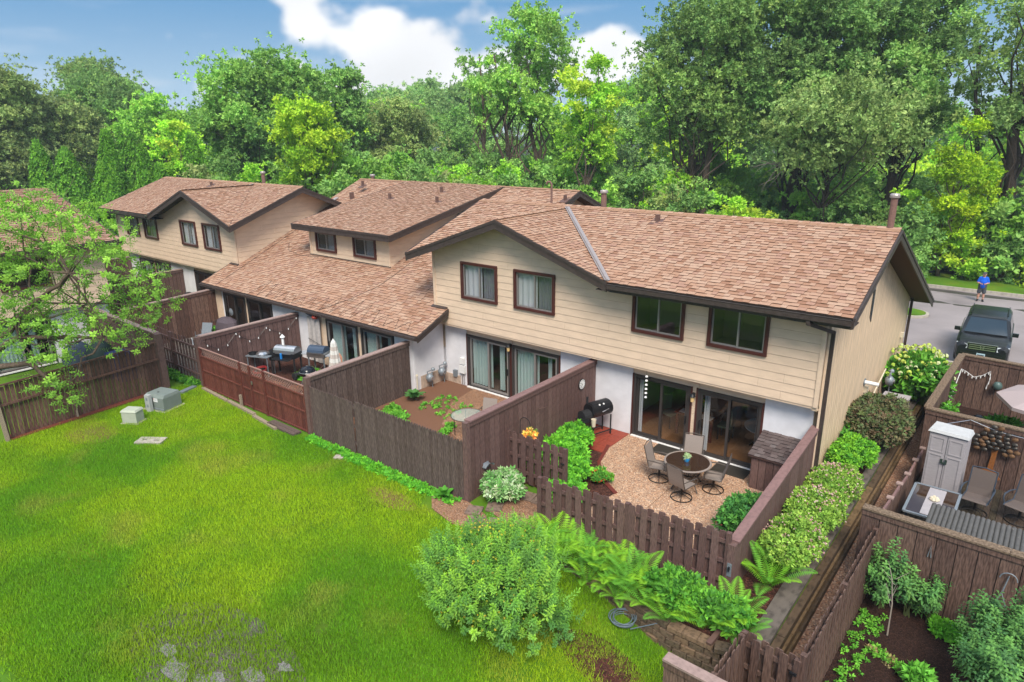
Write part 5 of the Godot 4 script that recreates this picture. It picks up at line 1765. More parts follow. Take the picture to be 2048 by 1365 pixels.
func dirt_yard() -> void:
	var t = thing("glass_table", "round clear glass table on the gravel of the dirt yard", "table", Vector3(-9.4, 0.03, 3.15))
	var b = MB.new()
	b.lathe(Vector3(-9.4, 0.68, 3.15), [Vector2(0, 0), Vector2(0.5, 0), Vector2(0.5, 0.012), Vector2(0, 0.012)], 32)
	put(t, "glass_top", b, M.table_glass)
	b = MB.new()
	ring(b, Vector3(-9.4, 0.686, 3.15), 0.51, 0.013, 32)
	put(t, "rim", b, M.chairframe, true)
	for i in 4:
		var a = TAU * i / 4 + 0.7
		b = MB.new()
		b.tube([Vector3(-9.4 + cos(a) * 0.42, 0.68, 3.15 + sin(a) * 0.42), Vector3(-9.4 + cos(a) * 0.4, 0.02, 3.15 + sin(a) * 0.4)], [0.013, 0.013], 6)
		put(t, "leg", b, M.black)
	t = thing("sling_chair", "beige sling patio chair tucked behind the clear glass table", "chair", Vector3(-9.3, 0.03, 2.45))
	var o = Transform3D(Basis(Vector3.UP, 0.35), Vector3(-9.25, 0.03, 2.4))
	for q in [["seat", [Vector2(0.25, 0.42), Vector2(-0.2, 0.38)]], ["backrest", [Vector2(-0.2, 0.38), Vector2(-0.36, 0.88)]]]:
		var s = sheet_strip(q[1], -0.24, 0.24, 0.012)
		s.v = o * s.v
		put(t, q[0], s, M.sling)
	for s in [-1.0, 1.0]:
		for k in [[0.24, 0.28], [-0.2, -0.26]]:
			b = MB.new()
			b.tube([o * Vector3(0.25 * s, 0.6 if k[0] > 0 else 0.6, k[0]), o * Vector3(0.25 * s, 0.0, k[1])], [0.013, 0.013], 6)
			put(t, "leg", b, M.chairframe)
		b = MB.new()
		b.tube([o * Vector3(0.25 * s, 0.6, 0.26), o * Vector3(0.25 * s, 0.6, -0.26)], [0.014, 0.014], 6)
		put(t, "armrest", b, M.chairframe)
	t = thing("folded_cover", "dark blue folded chair leaning by the right glass door of the dirt yard", "chair", Vector3(-8.35, 0.03, 0.7))
	b = MB.new()
	b.hull([Vector3(-8.6, 0.03, 0.5), Vector3(-8.1, 0.03, 0.5), Vector3(-8.1, 0.03, 1.0), Vector3(-8.6, 0.03, 1.0)], [Vector3(-8.55, 0.78, 0.45), Vector3(-8.12, 0.98, 0.45), Vector3(-8.12, 0.98, 0.56), Vector3(-8.55, 0.78, 0.56)])
	put(t, "cover", b, M.blueframe)
	# gas meters on the white side wall, boxes on the house wall
	for q in [[0.98, "left", 0.36], [0.35, "right", 0.42]]:
		t = thing("gas_meter", "grey gas meter on the white wall of the dirt yard, %s one of the pair" % q[1], "gas meter", Vector3(-13.3, 0, q[0]))
		meter(t, Vector3(-13.28, q[2] + 0.05, q[0]), Vector3(1, 0, 0))
	t = thing("electric_box", "white electric meter box beside the glass doors of the dirt yard", "electric box", Vector3(-12.5, 0.5, 0.06))
	bx(t, "box", Vector3(-12.47, 0.98, 0.06), Vector3(0.2, 0.24, 0.1), M.white)
	bx(t, "lower_box", Vector3(-12.47, 0.66, 0.065), Vector3(0.26, 0.3, 0.11), M.white)
	b = MB.new()
	b.tube([Vector3(-12.5, 0.52, 0.06), Vector3(-12.5, 0.02, 0.06)], [0.02, 0.02], 6)
	b.tube([Vector3(-12.4, 0.52, 0.06), Vector3(-12.4, 0.02, 0.06)], [0.012, 0.012], 6)
	put(t, "conduit", b, M.steel)
	tag(bx(self, "junction_box", Vector3(-12.85, 0.42, 0.06), Vector3(0.16, 0.26, 0.09), M.galv), "small grey junction box between the gas meters and the white electric box", "electric box")
	b = MB.new()
	b.tube([Vector3(-13.36, 0.0, 1.55), Vector3(-13.36, 0.62, 1.55)], [0.022, 0.022], 6)
	b.lathe(Vector3(-13.36, 0.62, 1.55), [Vector2(0, 0), Vector2(0.05, 0.0), Vector2(0.03, 0.06), Vector2(0, 0.06)], 8)
	tag(put(self, "vent_post", b, M.cream), "thin pale pipe standing by the hosta at the white wall", "pipe")
	tag(bx(self, "stone", Vector3(-11.36, 0.01, 6.6), Vector3(0.28, 0.06, 0.2), M.concrete, Basis(Vector3.UP, 0.5)), "flat pale stone lying in the grass below the stockade fence", "stone")


func meter(t: Node3D, at: Vector3, n: Vector3) -> void:
	var side = n.cross(Vector3.UP)
	var b = MB.new()
	b.lathe(at, [Vector2(0, -0.16), Vector2(0.1, -0.15), Vector2(0.14, -0.03), Vector2(0.15, 0.04), Vector2(0.1, 0.12), Vector2(0.05, 0.16), Vector2(0, 0.16)], 14, Basis(), Vector2(1, 1))
	put(t, "body", b, M.galv, true)
	b = MB.new()
	b.lathe(at + n * 0.1, [Vector2(0, 0), Vector2(0.075, 0), Vector2(0.075, 0.06), Vector2(0, 0.06)], 12, Basis(side, n, side.cross(n)))
	put(t, "dial", b, M.steel)
	b = MB.new()
	b.tube([at + side * 0.1 + Vector3(0, 0.12, 0), at + side * 0.12 + Vector3(0, 0.26, 0), at - side * 0.2 + Vector3(0, 0.28, 0), at - side * 0.22 - n * 0.1 + Vector3(0, 0.26, 0)], [0.022, 0.022, 0.022, 0.022], 6)
	b.tube([at - side * 0.1 + Vector3(0, 0.12, 0), at - side * 0.12 + Vector3(0, 0.2, 0), at - side * 0.12 + Vector3(0, -at.y + 0.0, 0)], [0.02, 0.02, 0.02], 6)
	put(t, "pipe", b, M.galv)
	b = MB.new()
	b.lathe(at - side * 0.18 + Vector3(0, 0.28, 0), [Vector2(0, -0.06), Vector2(0.07, -0.04), Vector2(0.08, 0.02), Vector2(0.03, 0.08), Vector2(0, 0.08)], 10)
	put(t, "regulator", b, M.galv)


func lawn_things() -> void:
	# grey transformer, pale vent box, concrete hatch
	var t = thing("transformer_box", "grey green metal transformer box with yellow warning sticker on the lawn", "utility box", Vector3(-19.4, -0.05, 7.9))
	var bs = Basis(Vector3.UP, 0.30)
	var c = Vector3(-19.5, 0.0, 7.95)
	bx(t, "pad", c + Vector3(0, -0.02, 0), Vector3(1.35, 0.09, 1.2), M.concrete, bs)
	var green = mat("transformer", lin(0.20, 0.235, 0.215), 0.5, T.faint, Vector3(1, 1, 1))
	var b = MB.new()
	var lo = []
	var mi = []
	var hi = []
	for q in [[-0.58, -0.48], [0.58, -0.48], [0.58, 0.5], [-0.58, 0.5]]:
		lo.append(c + bs * Vector3(q[0], 0.03, q[1]))
		mi.append(c + bs * Vector3(q[0], 0.62, q[1] * 0.98))
		hi.append(c + bs * Vector3(q[0] * 0.94, 0.74, -0.44 if q[1] < 0 else 0.36))
	b.hull(lo, mi)
	b.hull(mi, hi)
	put(t, "cabinet", b, green)
	b = MB.new()
	b.box(c + bs * Vector3(0, 0.09, 0.51), Vector3(1.16, 0.1, 0.03), bs)
	put(t, "skirt", b, M.galv)
	bx(t, "warning_sticker", c + bs * Vector3(-0.30, 0.45, 0.503), Vector3(0.17, 0.2, 0.006), mat("yellow", lin(0.62, 0.36, 0.02), 0.5), bs)
	for k in 2:
		bx(t, "sticker_mark", c + bs * Vector3(-0.33 + 0.06 * k, 0.46, 0.508), Vector3(0.025, 0.13, 0.004), M.black, bs)
	bx(t, "label", c + bs * Vector3(0.12, 0.52, 0.503), Vector3(0.26, 0.17, 0.006), M.white, bs)
	for k in 3:
		bx(t, "label_line", c + bs * Vector3(0.13, 0.57 - 0.04 * k, 0.508), Vector3(0.18 - 0.03 * k, 0.01, 0.003), M.galv, bs)
	bx(t, "label_mark", c + bs * Vector3(0.03, 0.57, 0.508), Vector3(0.04, 0.04, 0.003), mat("red_mark", lin(0.5, 0.03, 0.03), 0.5), bs)
	bx(t, "lid_lock", c + bs * Vector3(-0.1, 0.745, 0.1), Vector3(0.08, 0.02, 0.06), M.black, bs)
	t.scale = Vector3.ONE * 0.76
	t = thing("conduit_cover", "narrow pale cover standing at the left front of the grey transformer box", "utility box", Vector3(-19.5, -0.05, 8.7))
	bx(t, "post", Vector3(-19.4, 0.28, 8.45), Vector3(0.2, 0.66, 0.12), mat("pale_grey", lin(0.42, 0.43, 0.42), 0.6, T.faint, Vector3(1, 1, 1)), bs)
	for k in 2:
		bx(t, "sticker", Vector3(-19.385, 0.46 - 0.24 * k, 8.512), Vector3(0.08, 0.1, 0.005), M.galv, bs)
	t = thing("vent_cabinet", "pale green louvred utility cabinet beside the larger grey transformer box", "utility box", Vector3(-18.9, -0.05, 9.15))
	c = Vector3(-18.95, -0.02, 9.2)
	bs = Basis(Vector3.UP, 0.55)
	bx(t, "pad", c, Vector3(0.78, 0.12, 0.62), M.concrete, bs)
	var pale = mat("pale_green", lin(0.47, 0.50, 0.40), 0.55, T.faint, Vector3(1, 1, 1))
	bx(t, "case", c + Vector3(0, 0.30, 0), Vector3(0.62, 0.5, 0.46), pale, bs)
	for k in 9:
		bx(t, "louvre", c + Vector3(0, 0.1 + 0.05 * k, 0), Vector3(0.65, 0.028, 0.49), pale, bs)
	b = MB.new()
	b.hull([c + bs * Vector3(-0.35, 0.54, -0.27), c + bs * Vector3(0.35, 0.54, -0.27), c + bs * Vector3(0.35, 0.54, 0.27), c + bs * Vector3(-0.35, 0.54, 0.27)], [c + bs * Vector3(-0.30, 0.62, -0.22), c + bs * Vector3(0.30, 0.62, -0.22), c + bs * Vector3(0.30, 0.62, 0.22), c + bs * Vector3(-0.30, 0.62, 0.22)])
	put(t, "lid", b, pale)
	t.scale = Vector3.ONE * 0.8
	t = thing("access_hatch", "flat pinkish concrete hatch cover set in the lawn", "hatch", Vector3(-17.0, -0.08, 9.55))
	bx(t, "cover", Vector3(-17.0, -0.02, 9.5), Vector3(0.85, 0.08, 0.42), M.concrete, Basis(Vector3.UP, 0.62))
	bx(t, "lifting_slot", Vector3(-16.83, 0.022, 9.41), Vector3(0.16, 0.006, 0.03), M.black_matte, Basis(Vector3.UP, 0.62))
	bx(t, "lifting_slot", Vector3(-17.18, 0.022, 9.6), Vector3(0.16, 0.006, 0.03), M.black_matte, Basis(Vector3.UP, 0.62))
	# hose and drain
	t = thing("garden_hose", "coiled blue grey garden hose on the grass at the foot of the ferns", "hose", Vector3(-1.45, -0.45, 7.0))
	b = MB.new()
	var g = RandomNumberGenerator.new()
	g.seed = 12
	for k in 5:
		ring(b, Vector3(-1.5 + g.randf_range(-0.05, 0.05), lawn_h(-1.5, 7.2) + 0.06 + 0.02 * k, 7.2 + g.randf_range(-0.04, 0.04)), 0.27 + g.randf_range(-0.06, 0.05), 0.012, 26, Basis(Vector3(1, 0, 0), g.randf_range(-0.05, 0.08)))
	b.tube([Vector3(-1.25, lawn_h(-1.25, 7.3) + 0.08, 7.3), Vector3(-0.8, -0.1, 7.05), Vector3(-0.5, 0.06, 6.75), Vector3(-0.3, 0.05, 6.2)], [0.012, 0.012, 0.012, 0.012], 5)
	put(t, "coil", b, mat("hose", lin(0.13, 0.17, 0.20), 0.4), true)
	b = MB.new()
	b.bar(Vector3(0.33, 0.1, 6.55), Vector3(0.27, 0.03, 7.12), 0.1, 0.08)
	tag(put(self, "drain_spout", b, M.pipe), "brown downspout end sticking out over the block wall", "downspout")
	b = MB.new()
	b.bar(Vector3(-20.42, 0.03, 6.35), Vector3(-20.2, 0.03, 7.0), 0.2, 0.08)
	tag(put(self, "splash_block", b, M.galv), "dark grey splash block in the grass by the string light fence post", "splash block")


func grill_yard() -> void:
	# pellet grill
	var t = thing("pellet_grill", "black pellet grill with a stainless steel lid behind the lattice fence", "grill", Vector3(-18.8, 0, 3.4))
	var ax = Vector3(0.93, 0, -0.37)
	var side = Vector3(0.37, 0, 0.93)
	var c = Vector3(-18.75, 0.86, 3.35)
	var b = MB.new()
	b.bar(c - ax * 0.48, c + ax * 0.48, 0.52, 0.2)
	put(t, "fire_box", b, M.black)
	b = MB.new()
	grill_barrel(b, c + Vector3(0, 0.12, 0), ax, 0.92, 0.26, 0.9)
	var lid = put(t, "lid", b, M.steel)
	b = MB.new()
	b.bar(c + side * 0.3 - ax * 0.35 + Vector3(0, 0.1, 0), c + side * 0.3 + ax * 0.35 + Vector3(0, 0.1, 0), 0.025, 0.025)
	put(lid, "handle", b, M.steel)
	b = MB.new()
	b.bar(c - ax * 0.72 + Vector3(0, -0.05, 0), c - ax * 0.46 + Vector3(0, -0.05, 0), 0.42, 0.42)
	put(t, "hopper", b, M.black)
	b = MB.new()
	b.tube([c - ax * 0.3 - side * 0.2 + Vector3(0, 0.1, 0), c - ax * 0.3 - side * 0.2 + Vector3(0, 0.62, 0)], [0.05, 0.05], 10)
	b.lathe(c - ax * 0.3 - side * 0.2 + Vector3(0, 0.6, 0), [Vector2(0.1, 0), Vector2(0.1, 0.02), Vector2(0.0, 0.14)], 10)
	put(t, "chimney", b, M.white)
	b = MB.new()
	b.bar(c + side * 0.42 - ax * 0.4 + Vector3(0, -0.08, 0), c + side * 0.42 + ax * 0.4 + Vector3(0, -0.08, 0), 0.3, 0.025)
	put(t, "front_shelf", b, M.black)
	for q in [Vector2(-0.6, -0.22), Vector2(-0.6, 0.22), Vector2(0.42, -0.22), Vector2(0.42, 0.22)]:
		var at = c + ax * q.x + side * q.y
		bx(t, "leg", Vector3(at.x, 0.38, at.z), Vector3(0.05, 0.76, 0.05), M.black_matte)
	for q in [0.2, -0.2]:
		b = MB.new()
		b.lathe(c + ax * 0.42 + side * q + Vector3(0, -0.76, 0), [Vector2(0, -0.03), Vector2(0.1, -0.03), Vector2(0.1, 0.03), Vector2(0, 0.03)], 14, Basis(Vector3(0, 1, 0), ax, Vector3(0, 1, 0).cross(ax)))
		put(t, "wheel", b, M.black_matte)
	b = MB.new()
	b.lathe(c + side * 0.42 + Vector3(0, -0.06, 0), [Vector2(0, 0), Vector2(0.045, 0), Vector2(0.045, 0.2), Vector2(0.03, 0.22), Vector2(0, 0.22)], 10)
	tag(put(self, "spray_bottle", b, mat("blue_plastic", lin(0.02, 0.20, 0.55), 0.3)), "blue bottle standing on the front shelf of the pellet grill", "bottle")
	# gas grill
	t = thing("gas_grill", "small gas grill with a blue grey lid to the right of the pellet grill", "grill", Vector3(-18.3, 0, 2.5))
	c = Vector3(-17.85, 0.85, 2.55)
	b = MB.new()
	b.bar(c - ax * 0.38, c + ax * 0.38, 0.5, 0.2)
	put(t, "fire_box", b, M.steel)
	b = MB.new()
	grill_barrel(b, c + Vector3(0, 0.12, 0), ax, 0.72, 0.25, 0.85)
	lid = put(t, "lid", b, mat("slate", lin(0.05, 0.075, 0.12), 0.3))
	b = MB.new()
	b.bar(c + side * 0.28 - ax * 0.28 + Vector3(0, 0.08, 0), c + side * 0.28 + ax * 0.28 + Vector3(0, 0.08, 0), 0.025, 0.025)
	put(lid, "handle", b, M.steel)
	for s in [-1.0, 1.0]:
		b = MB.new()
		b.bar(c + ax * 0.42 * s, c + ax * 0.78 * s, 0.42, 0.04)
		put(t, "side_shelf", b, mat("pale_shelf", lin(0.35, 0.37, 0.40), 0.4) if not M.has("pale_shelf") else M.pale_shelf)
		for k in [-0.2, 0.2]:
			var at = c + ax * 0.34 * s + side * k
			bx(t, "leg", Vector3(at.x, 0.38, at.z), Vector3(0.04, 0.76, 0.04), M.galv)
	# side table with pans
	t = thing("work_table", "small work table with pans left of the pellet grill", "table", Vector3(-20, 0, 4.1))
	var w = Vector3(-19.65, 0.8, 4.0)
	b = MB.new()
	b.bar(w - ax * 0.5, w + ax * 0.5, 0.5, 0.03)
	put(t, "tabletop", b, M.galv)
	for q in [Vector2(-0.45, -0.2), Vector2(-0.45, 0.2), Vector2(0.45, -0.2), Vector2(0.45, 0.2)]:
		var at = w + ax * q.x + side * q.y
		bx(t, "leg", Vector3(at.x, 0.4, at.z), Vector3(0.03, 0.78, 0.03), M.galv)
	b = MB.new()
	b.lathe(w + ax * 0.12, [Vector2(0, 0.02), Vector2(0.2, 0.02), Vector2(0.24, 0.1), Vector2(0.15, 0.17), Vector2(0, 0.19)], 16)
	tag(put(self, "roasting_pan", b, M.steel), "shiny domed pan on the work table left of the pellet grill", "pan")
	b = MB.new()
	b.lathe(w - ax * 0.32, [Vector2(0, 0.02), Vector2(0.16, 0.02), Vector2(0.18, 0.09), Vector2(0.16, 0.09), Vector2(0.15, 0.04)], 16)
	tag(put(self, "skillet", b, M.black), "black pan on the left end of the work table", "pan")
	b = MB.new()
	for k in 3:
		ring(b, Vector3(-19.35, 0.3 + 0.03 * k, 4.25), 0.26, 0.012, 20, Basis(Vector3(1, 0, 0), 0.2))
	tag(put(self, "cord_coil", b, mat("red_cord", lin(0.35, 0.03, 0.03), 0.5), true), "coil of red cord below the work table", "cord")
	# kettle grill
	t = thing("kettle_grill", "round black kettle grill between the lattice fence and the closed parasol", "grill", Vector3(-16.85, 0, 3.95))
	c = Vector3(-16.9, 0.62, 3.75)
	b = MB.new()
	b.lathe(c, [Vector2(0, -0.2), Vector2(0.16, -0.17), Vector2(0.25, -0.08), Vector2(0.285, 0.02), Vector2(0.285, 0.04)], 24)
	put(t, "bowl", b, M.enamel, true)
	b = MB.new()
	b.lathe(c + Vector3(0, 0.04, 0), [Vector2(0.295, 0), Vector2(0.28, 0.06), Vector2(0.22, 0.14), Vector2(0.12, 0.19), Vector2(0, 0.205)], 24)
	put(t, "lid", b, M.enamel, true)
	b = MB.new()
	ring(b, c + Vector3(0, 0.04, 0), 0.292, 0.012)
	put(t, "lid_rim", b, M.steel, true)
	b = MB.new()
	b.lathe(c + Vector3(0, -0.4, 0), [Vector2(0, 0), Vector2(0.13, 0.02), Vector2(0.15, 0.14), Vector2(0.1, 0.22)], 14)
	put(t, "ash_catcher", b, M.galv)
	for i in 3:
		var a = TAU * i / 3 + 0.4
		b = MB.new()
		b.tube([c + Vector3(cos(a) * 0.17, -0.12, sin(a) * 0.17), c + Vector3(cos(a) * 0.3, -0.6, sin(a) * 0.3)], [0.013, 0.013], 6)
		put(t, "leg", b, M.galv)
	# closed parasol
	t = thing("closed_parasol", "closed beige and white striped parasol by the grills", "parasol", Vector3(-15.35, 0, 3.55))
	c = Vector3(-15.35, 0.0, 3.6)
	b = MB.new()
	b.tube([c, c + Vector3(0, 2.15, 0)], [0.022, 0.022], 8)
	put(t, "pole", b, M.chairframe)
	b = MB.new()
	b.lathe(c, [Vector2(0, 0), Vector2(0.26, 0), Vector2(0.22, 0.08), Vector2(0.04, 0.12)], 18)
	put(t, "foot", b, M.black_matte)
	var n = 10
	for k in n:
		var y0 = 0.62 + 1.42 * k / n
		var y1 = 0.62 + 1.42 * (k + 1) / n
		var r0 = 0.29 - 0.20 * pow(float(k) / n, 0.85)
		var r1 = 0.29 - 0.20 * pow(float(k + 1) / n, 0.85)
		b = MB.new()
		var m = 32
		for i in m:
			var a0 = TAU * i / m
			var a1 = TAU * (i + 1) / m
			var f0 = 1.0 + 0.13 * cos(a0 * 8)
			var f1 = 1.0 + 0.13 * cos(a1 * 8)
			b.quad(c + Vector3(cos(a0) * r0 * f0, y0, sin(a0) * r0 * f0), c + Vector3(cos(a1) * r0 * f1, y0, sin(a1) * r0 * f1), c + Vector3(cos(a1) * r1 * f1, y1, sin(a1) * r1 * f1), c + Vector3(cos(a0) * r1 * f0, y1, sin(a0) * r1 * f0))
		put(t, "stripe", b, mat("parasol_white", lin(0.66, 0.64, 0.60), 0.9) if k % 2 and not M.has("parasol_white") else (M.parasol_white if k % 2 else (mat("parasol_tan", lin(0.50, 0.44, 0.39), 0.9) if not M.has("parasol_tan") else M.parasol_tan)))
	b = MB.new()
	b.lathe(c + Vector3(0, 2.0, 0), [Vector2(0.1, 0), Vector2(0.075, 0.08), Vector2(0.03, 0.14), Vector2(0, 0.2)], 12)
	put(t, "tip", b, M.parasol_white)
	b = MB.new()
	b.bar(c + Vector3(-0.05, 1.5, 0.15), c + Vector3(0.12, 1.62, 0.1), 0.02, 0.02)
	put(t, "tie", b, M.parasol_tan)
	# lounge chair with clay coloured cushion
	t = thing("lounge_chair", "dark lounge chair with clay coloured crumpled cushion beside the house wall", "chair", Vector3(-17.9, 0, 2.3))
	c = Vector3(-16.75, 0.0, 2.75)
	for q in [[-0.3, -0.3], [0.3, -0.3], [-0.3, 0.3], [0.3, 0.3]]:
		bx(t, "leg", c + Vector3(q[0], 0.24, q[1]), Vector3(0.035, 0.48, 0.035), M.black)
	b = MB.new()
	b.bar(c + Vector3(0, 0.38, 0.32), c + Vector3(0, 0.38, -0.32), 0.62, 0.03)
	put(t, "frame", b, M.black)
	var clay = mat("clay", lin(0.38, 0.19, 0.125), 0.95, T.mottle, Vector3(3, 3, 3))
	b = MB.new()
	b.lathe(c + Vector3(0, 0.46, 0.02), [Vector2(0, -0.07), Vector2(0.28, -0.05), Vector2(0.36, 0.0), Vector2(0.28, 0.07), Vector2(0, 0.06)], 10, Basis(Vector3(0.2, 1, 0.1).normalized(), 0.4))
	put(t, "seat_cushion", b, clay)
	b = MB.new()
	b.lathe(c + Vector3(-0.05, 0.74, -0.28), [Vector2(0, -0.08), Vector2(0.25, -0.05), Vector2(0.33, 0.0), Vector2(0.22, 0.08), Vector2(0, 0.09)], 9, Basis(Vector3.RIGHT, 1.25))
	put(t, "back_cushion", b, clay)
	# hanging sheet and blower on the wall
	b = folds(-19.4, -18.62, 0.08, 1.98, Vector3(0, 0, 1.86), Vector3.RIGHT, Vector3.BACK, 0.3, 0.035)
	t = thing("hanging_sheet", "pale grey sheet hanging on the house wall right of the string light fence", "sheet", Vector3(-19.0, 0.08, 1.86))
	put(t, "cloth", b, mat("cloth", lin(0.48, 0.44, 0.42), 0.95, T.mottle, Vector3(1, 1, 1)))
	b = MB.new()
	b.tube([Vector3(-19.42, 1.05, 1.92), Vector3(-19.0, 0.98, 1.92), Vector3(-18.62, 0.9, 1.92)], [0.012, 0.01, 0.012], 4)
	put(t, "tie", b, M.black)
	t = thing("leaf_blower", "red and dark leaf blower hanging above the pale sheet", "blower", Vector3(-18.8, 1.95, 1.95))
	b = MB.new()
	b.lathe(Vector3(-18.75, 2.05, 1.95), [Vector2(0, -0.08), Vector2(0.1, -0.06), Vector2(0.13, 0.0), Vector2(0.1, 0.07), Vector2(0, 0.09)], 12)
	put(t, "motor", b, mat("red_plastic", lin(0.40, 0.05, 0.03), 0.4))
	b = MB.new()
	b.tube([Vector3(-18.85, 2.05, 1.95), Vector3(-19.25, 2.15, 2.0)], [0.05, 0.035], 8)
	put(t, "nozzle", b, M.blueframe)
	# wheelbarrow tray, brick and stones on the mulch
	t = thing("garden_cart", "low dark garden cart on the mulch between the two grills", "cart", Vector3(-17.6, 0, 3.3))
	bx(t, "tray", Vector3(-17.75, 0.24, 3.2), Vector3(0.8, 0.06, 0.5), M.black_matte, Basis(Vector3.UP, 0.4))
	for s in [-0.24, 0.24]:
		b = MB.new()
		b.lathe(Vector3(-18.05, 0.15, 3.35 + s), [Vector2(0, -0.03), Vector2(0.14, -0.03), Vector2(0.14, 0.03), Vector2(0, 0.03)], 14, Basis(Vector3.RIGHT, PI / 2))
		put(t, "wheel", b, M.black_matte)
	b = MB.new()
	b.tube([Vector3(-17.4, 0.26, 3.05), Vector3(-17.1, 0.62, 2.9)], [0.015, 0.015], 6)
	put(t, "handle", b, M.pipe)
	for q in [[-18.3, 4.6, 0.5], [-17.9, 4.75, 0.2], [-17.35, 4.4, 1.0], [-17.0, 4.8, 0.3], [-16.5, 4.5, 0.7], [-16.2, 4.9, 0.1]]:
		tag(bx(self, "flagstone", Vector3(q[0], 0.035, q[1]), Vector3(0.42, 0.05, 0.32), M.rawwood, Basis(Vector3.UP, q[2])), "tan flagstone on the mulch just inside the lattice fence", "stone", "flagstones behind the lattice fence")
	# string lights along the fence
	t = thing("string_lights", "dark string of bulbs swagged along the brown fence left of the grills", "string lights", Vector3(-20.1, 1.0, 4))
	b = MB.new()
	var bulbs = []
	var hooks = [[5.9, 1.72], [4.6, 1.78], [3.3, 1.72], [1.9, 1.82]]
	for k in 3:
		var pts = []
		for i in 11:
			var f = i / 10.0
			var z: float = lerpf(hooks[k][0], hooks[k + 1][0], f)
			var y: float = lerpf(hooks[k][1], hooks[k + 1][1], f) - 0.42 * sin(PI * f)
			pts.append(Vector3(XM + 0.11, y, z))
			if i % 3 == 1:
				bulbs.append(pts[-1])
		b.tube(pts, pts.map(func(_q): return 0.008), 4)
	put(t, "cable", b, M.black)
	for q in bulbs:
		b = MB.new()
		b.lathe(q - Vector3(0, 0.1, 0), [Vector2(0, 0), Vector2(0.02, 0.02), Vector2(0.02, 0.05), Vector2(0.01, 0.08), Vector2(0, 0.1)], 8)
		put(t, "bulb", b, M.white)
	# the patio left of it
	t = thing("covered_grill", "grill under a purple grey cloth cover against the house wall", "grill", Vector3(-24.9, 0, 2.5))
	var rc = mat("grill_cover", lin(0.105, 0.08, 0.095), 0.8, T.mottle, Vector3(1.5, 1.5, 1.5))
	b = MB.new()
	var g = RandomNumberGenerator.new()
	g.seed = 31
	for k in 5:
		var rows = []
		for i in 14:
			var a = TAU * i / 14
			var r = [1.0, 0.98, 0.95, 0.82, 0.5, 0.15][k] * (1.0 + 0.06 * sin(a * 5 + k))
			rows.append(r)
	var prof = [[1.02, 0.02], [0.98, 0.4], [1.0, 0.7], [0.85, 0.98], [0.45, 1.12], [0.02, 1.15]]
	for k in prof.size() - 1:
		for i in 18:
			var q = []
			for e in [[i, k], [i + 1, k], [i + 1, k + 1], [i, k + 1]]:
				var a: float = TAU * e[0] / 18
				var f: float = prof[e[1]][0] * (1.0 + 0.05 * sin(a * 6.0 + e[1]))
				q.append(Vector3(-24.9 + cos(a) * 0.72 * f, prof[e[1]][1], 2.45 + sin(a) * 0.42 * f))
			b.quad(q[0], q[1], q[2], q[3])
	put(t, "cover", b, rc, true)
	t = thing("mesh_chair", "grey mesh patio chair left of the plant stand", "chair", Vector3(-25.6, 0, 3.2))
	var o = Transform3D(Basis(Vector3.UP, 0.5), Vector3(-25.5, 0.02, 3.3))
	for q in [["seat", [Vector2(0.25, 0.42), Vector2(-0.2, 0.38)]], ["backrest", [Vector2(-0.2, 0.38), Vector2(-0.38, 0.86)]]]:
		var s = sheet_strip(q[1], -0.25, 0.25, 0.012)
		s.v = o * s.v
		put(t, q[0], s, M.galv)
	for s in [-1.0, 1.0]:
		for k in [0.22, -0.22]:
			b = MB.new()
			b.tube([o * Vector3(0.26 * s, 0.6, k), o * Vector3(0.26 * s, 0.0, k * 1.2)], [0.012, 0.012], 5)
			put(t, "leg", b, M.galv)
	var pl = thing("plastic_chair", "white plastic chair behind the dark open pickets", "chair", Vector3(-24.2, 0, 4.6))
	o = Transform3D(Basis(Vector3.UP, 2.6), Vector3(-23.6, 0.02, 4.4))
	for q in [["seat", [Vector2(0.25, 0.42), Vector2(-0.2, 0.4)]], ["backrest", [Vector2(-0.2, 0.4), Vector2(-0.32, 0.84)]]]:
		var s = sheet_strip(q[1], -0.24, 0.24, 0.03)
		s.v = o * s.v
		put(pl, q[0], s, M.white)
	for k in [[-0.22, 0.22], [0.22, 0.22], [-0.22, -0.18], [0.22, -0.18]]:
		b = MB.new()
		b.tube([o * Vector3(k[0], 0.42, k[1]), o * Vector3(k[0] * 1.15, 0, k[1] * 1.2)], [0.025, 0.02], 6)
		put(pl, "leg", b, M.white)
	t = thing("plant_stand", "small black wire plant stand by the white wall", "plant stand", Vector3(-26.5, 0, 2.3))
	b = MB.new()
	for k in 3:
		ring(b, Vector3(-26.3, 0.12 + 0.28 * k, 2.3), 0.22 - 0.05 * k, 0.01, 16)
	for i in 3:
		var a = TAU * i / 3
		b.tube([Vector3(-26.3 + cos(a) * 0.22, 0, 2.3 + sin(a) * 0.22), Vector3(-26.3 + cos(a) * 0.12, 0.75, 2.3 + sin(a) * 0.12)], [0.01, 0.01], 5)
	put(t, "rack", b, M.black)
	b = MB.new()
	b.lathe(Vector3(-25.95, 0.02, 2.2), [Vector2(0, 0), Vector2(0.13, 0.0), Vector2(0.17, 0.12), Vector2(0.12, 0.24), Vector2(0.1, 0.24)], 14)
	tag(put(self, "teal_pot", b, mat("teal_glaze", lin(0.02, 0.24, 0.28), 0.25)), "teal glazed pot on the ground left of the covered grill", "pot")
	b = MB.new()
	b.lathe(Vector3(-25.43, 1.2, 1.86), [Vector2(0, 0), Vector2(0.16, 0.02), Vector2(0.18, 0.05), Vector2(0, 0.1)], 14, Basis(Vector3(1, 0, 0), PI / 2))
	tag(put(self, "wall_vent", b, M.galv), "grey round vent hood on the tan wall above the covered grill", "vent")
	# grill seen over the far fence
	t = thing("gas_grill", "black gas grill seen over the weathered fence at the far left house", "grill", Vector3(-31.5, 0, 0.6))
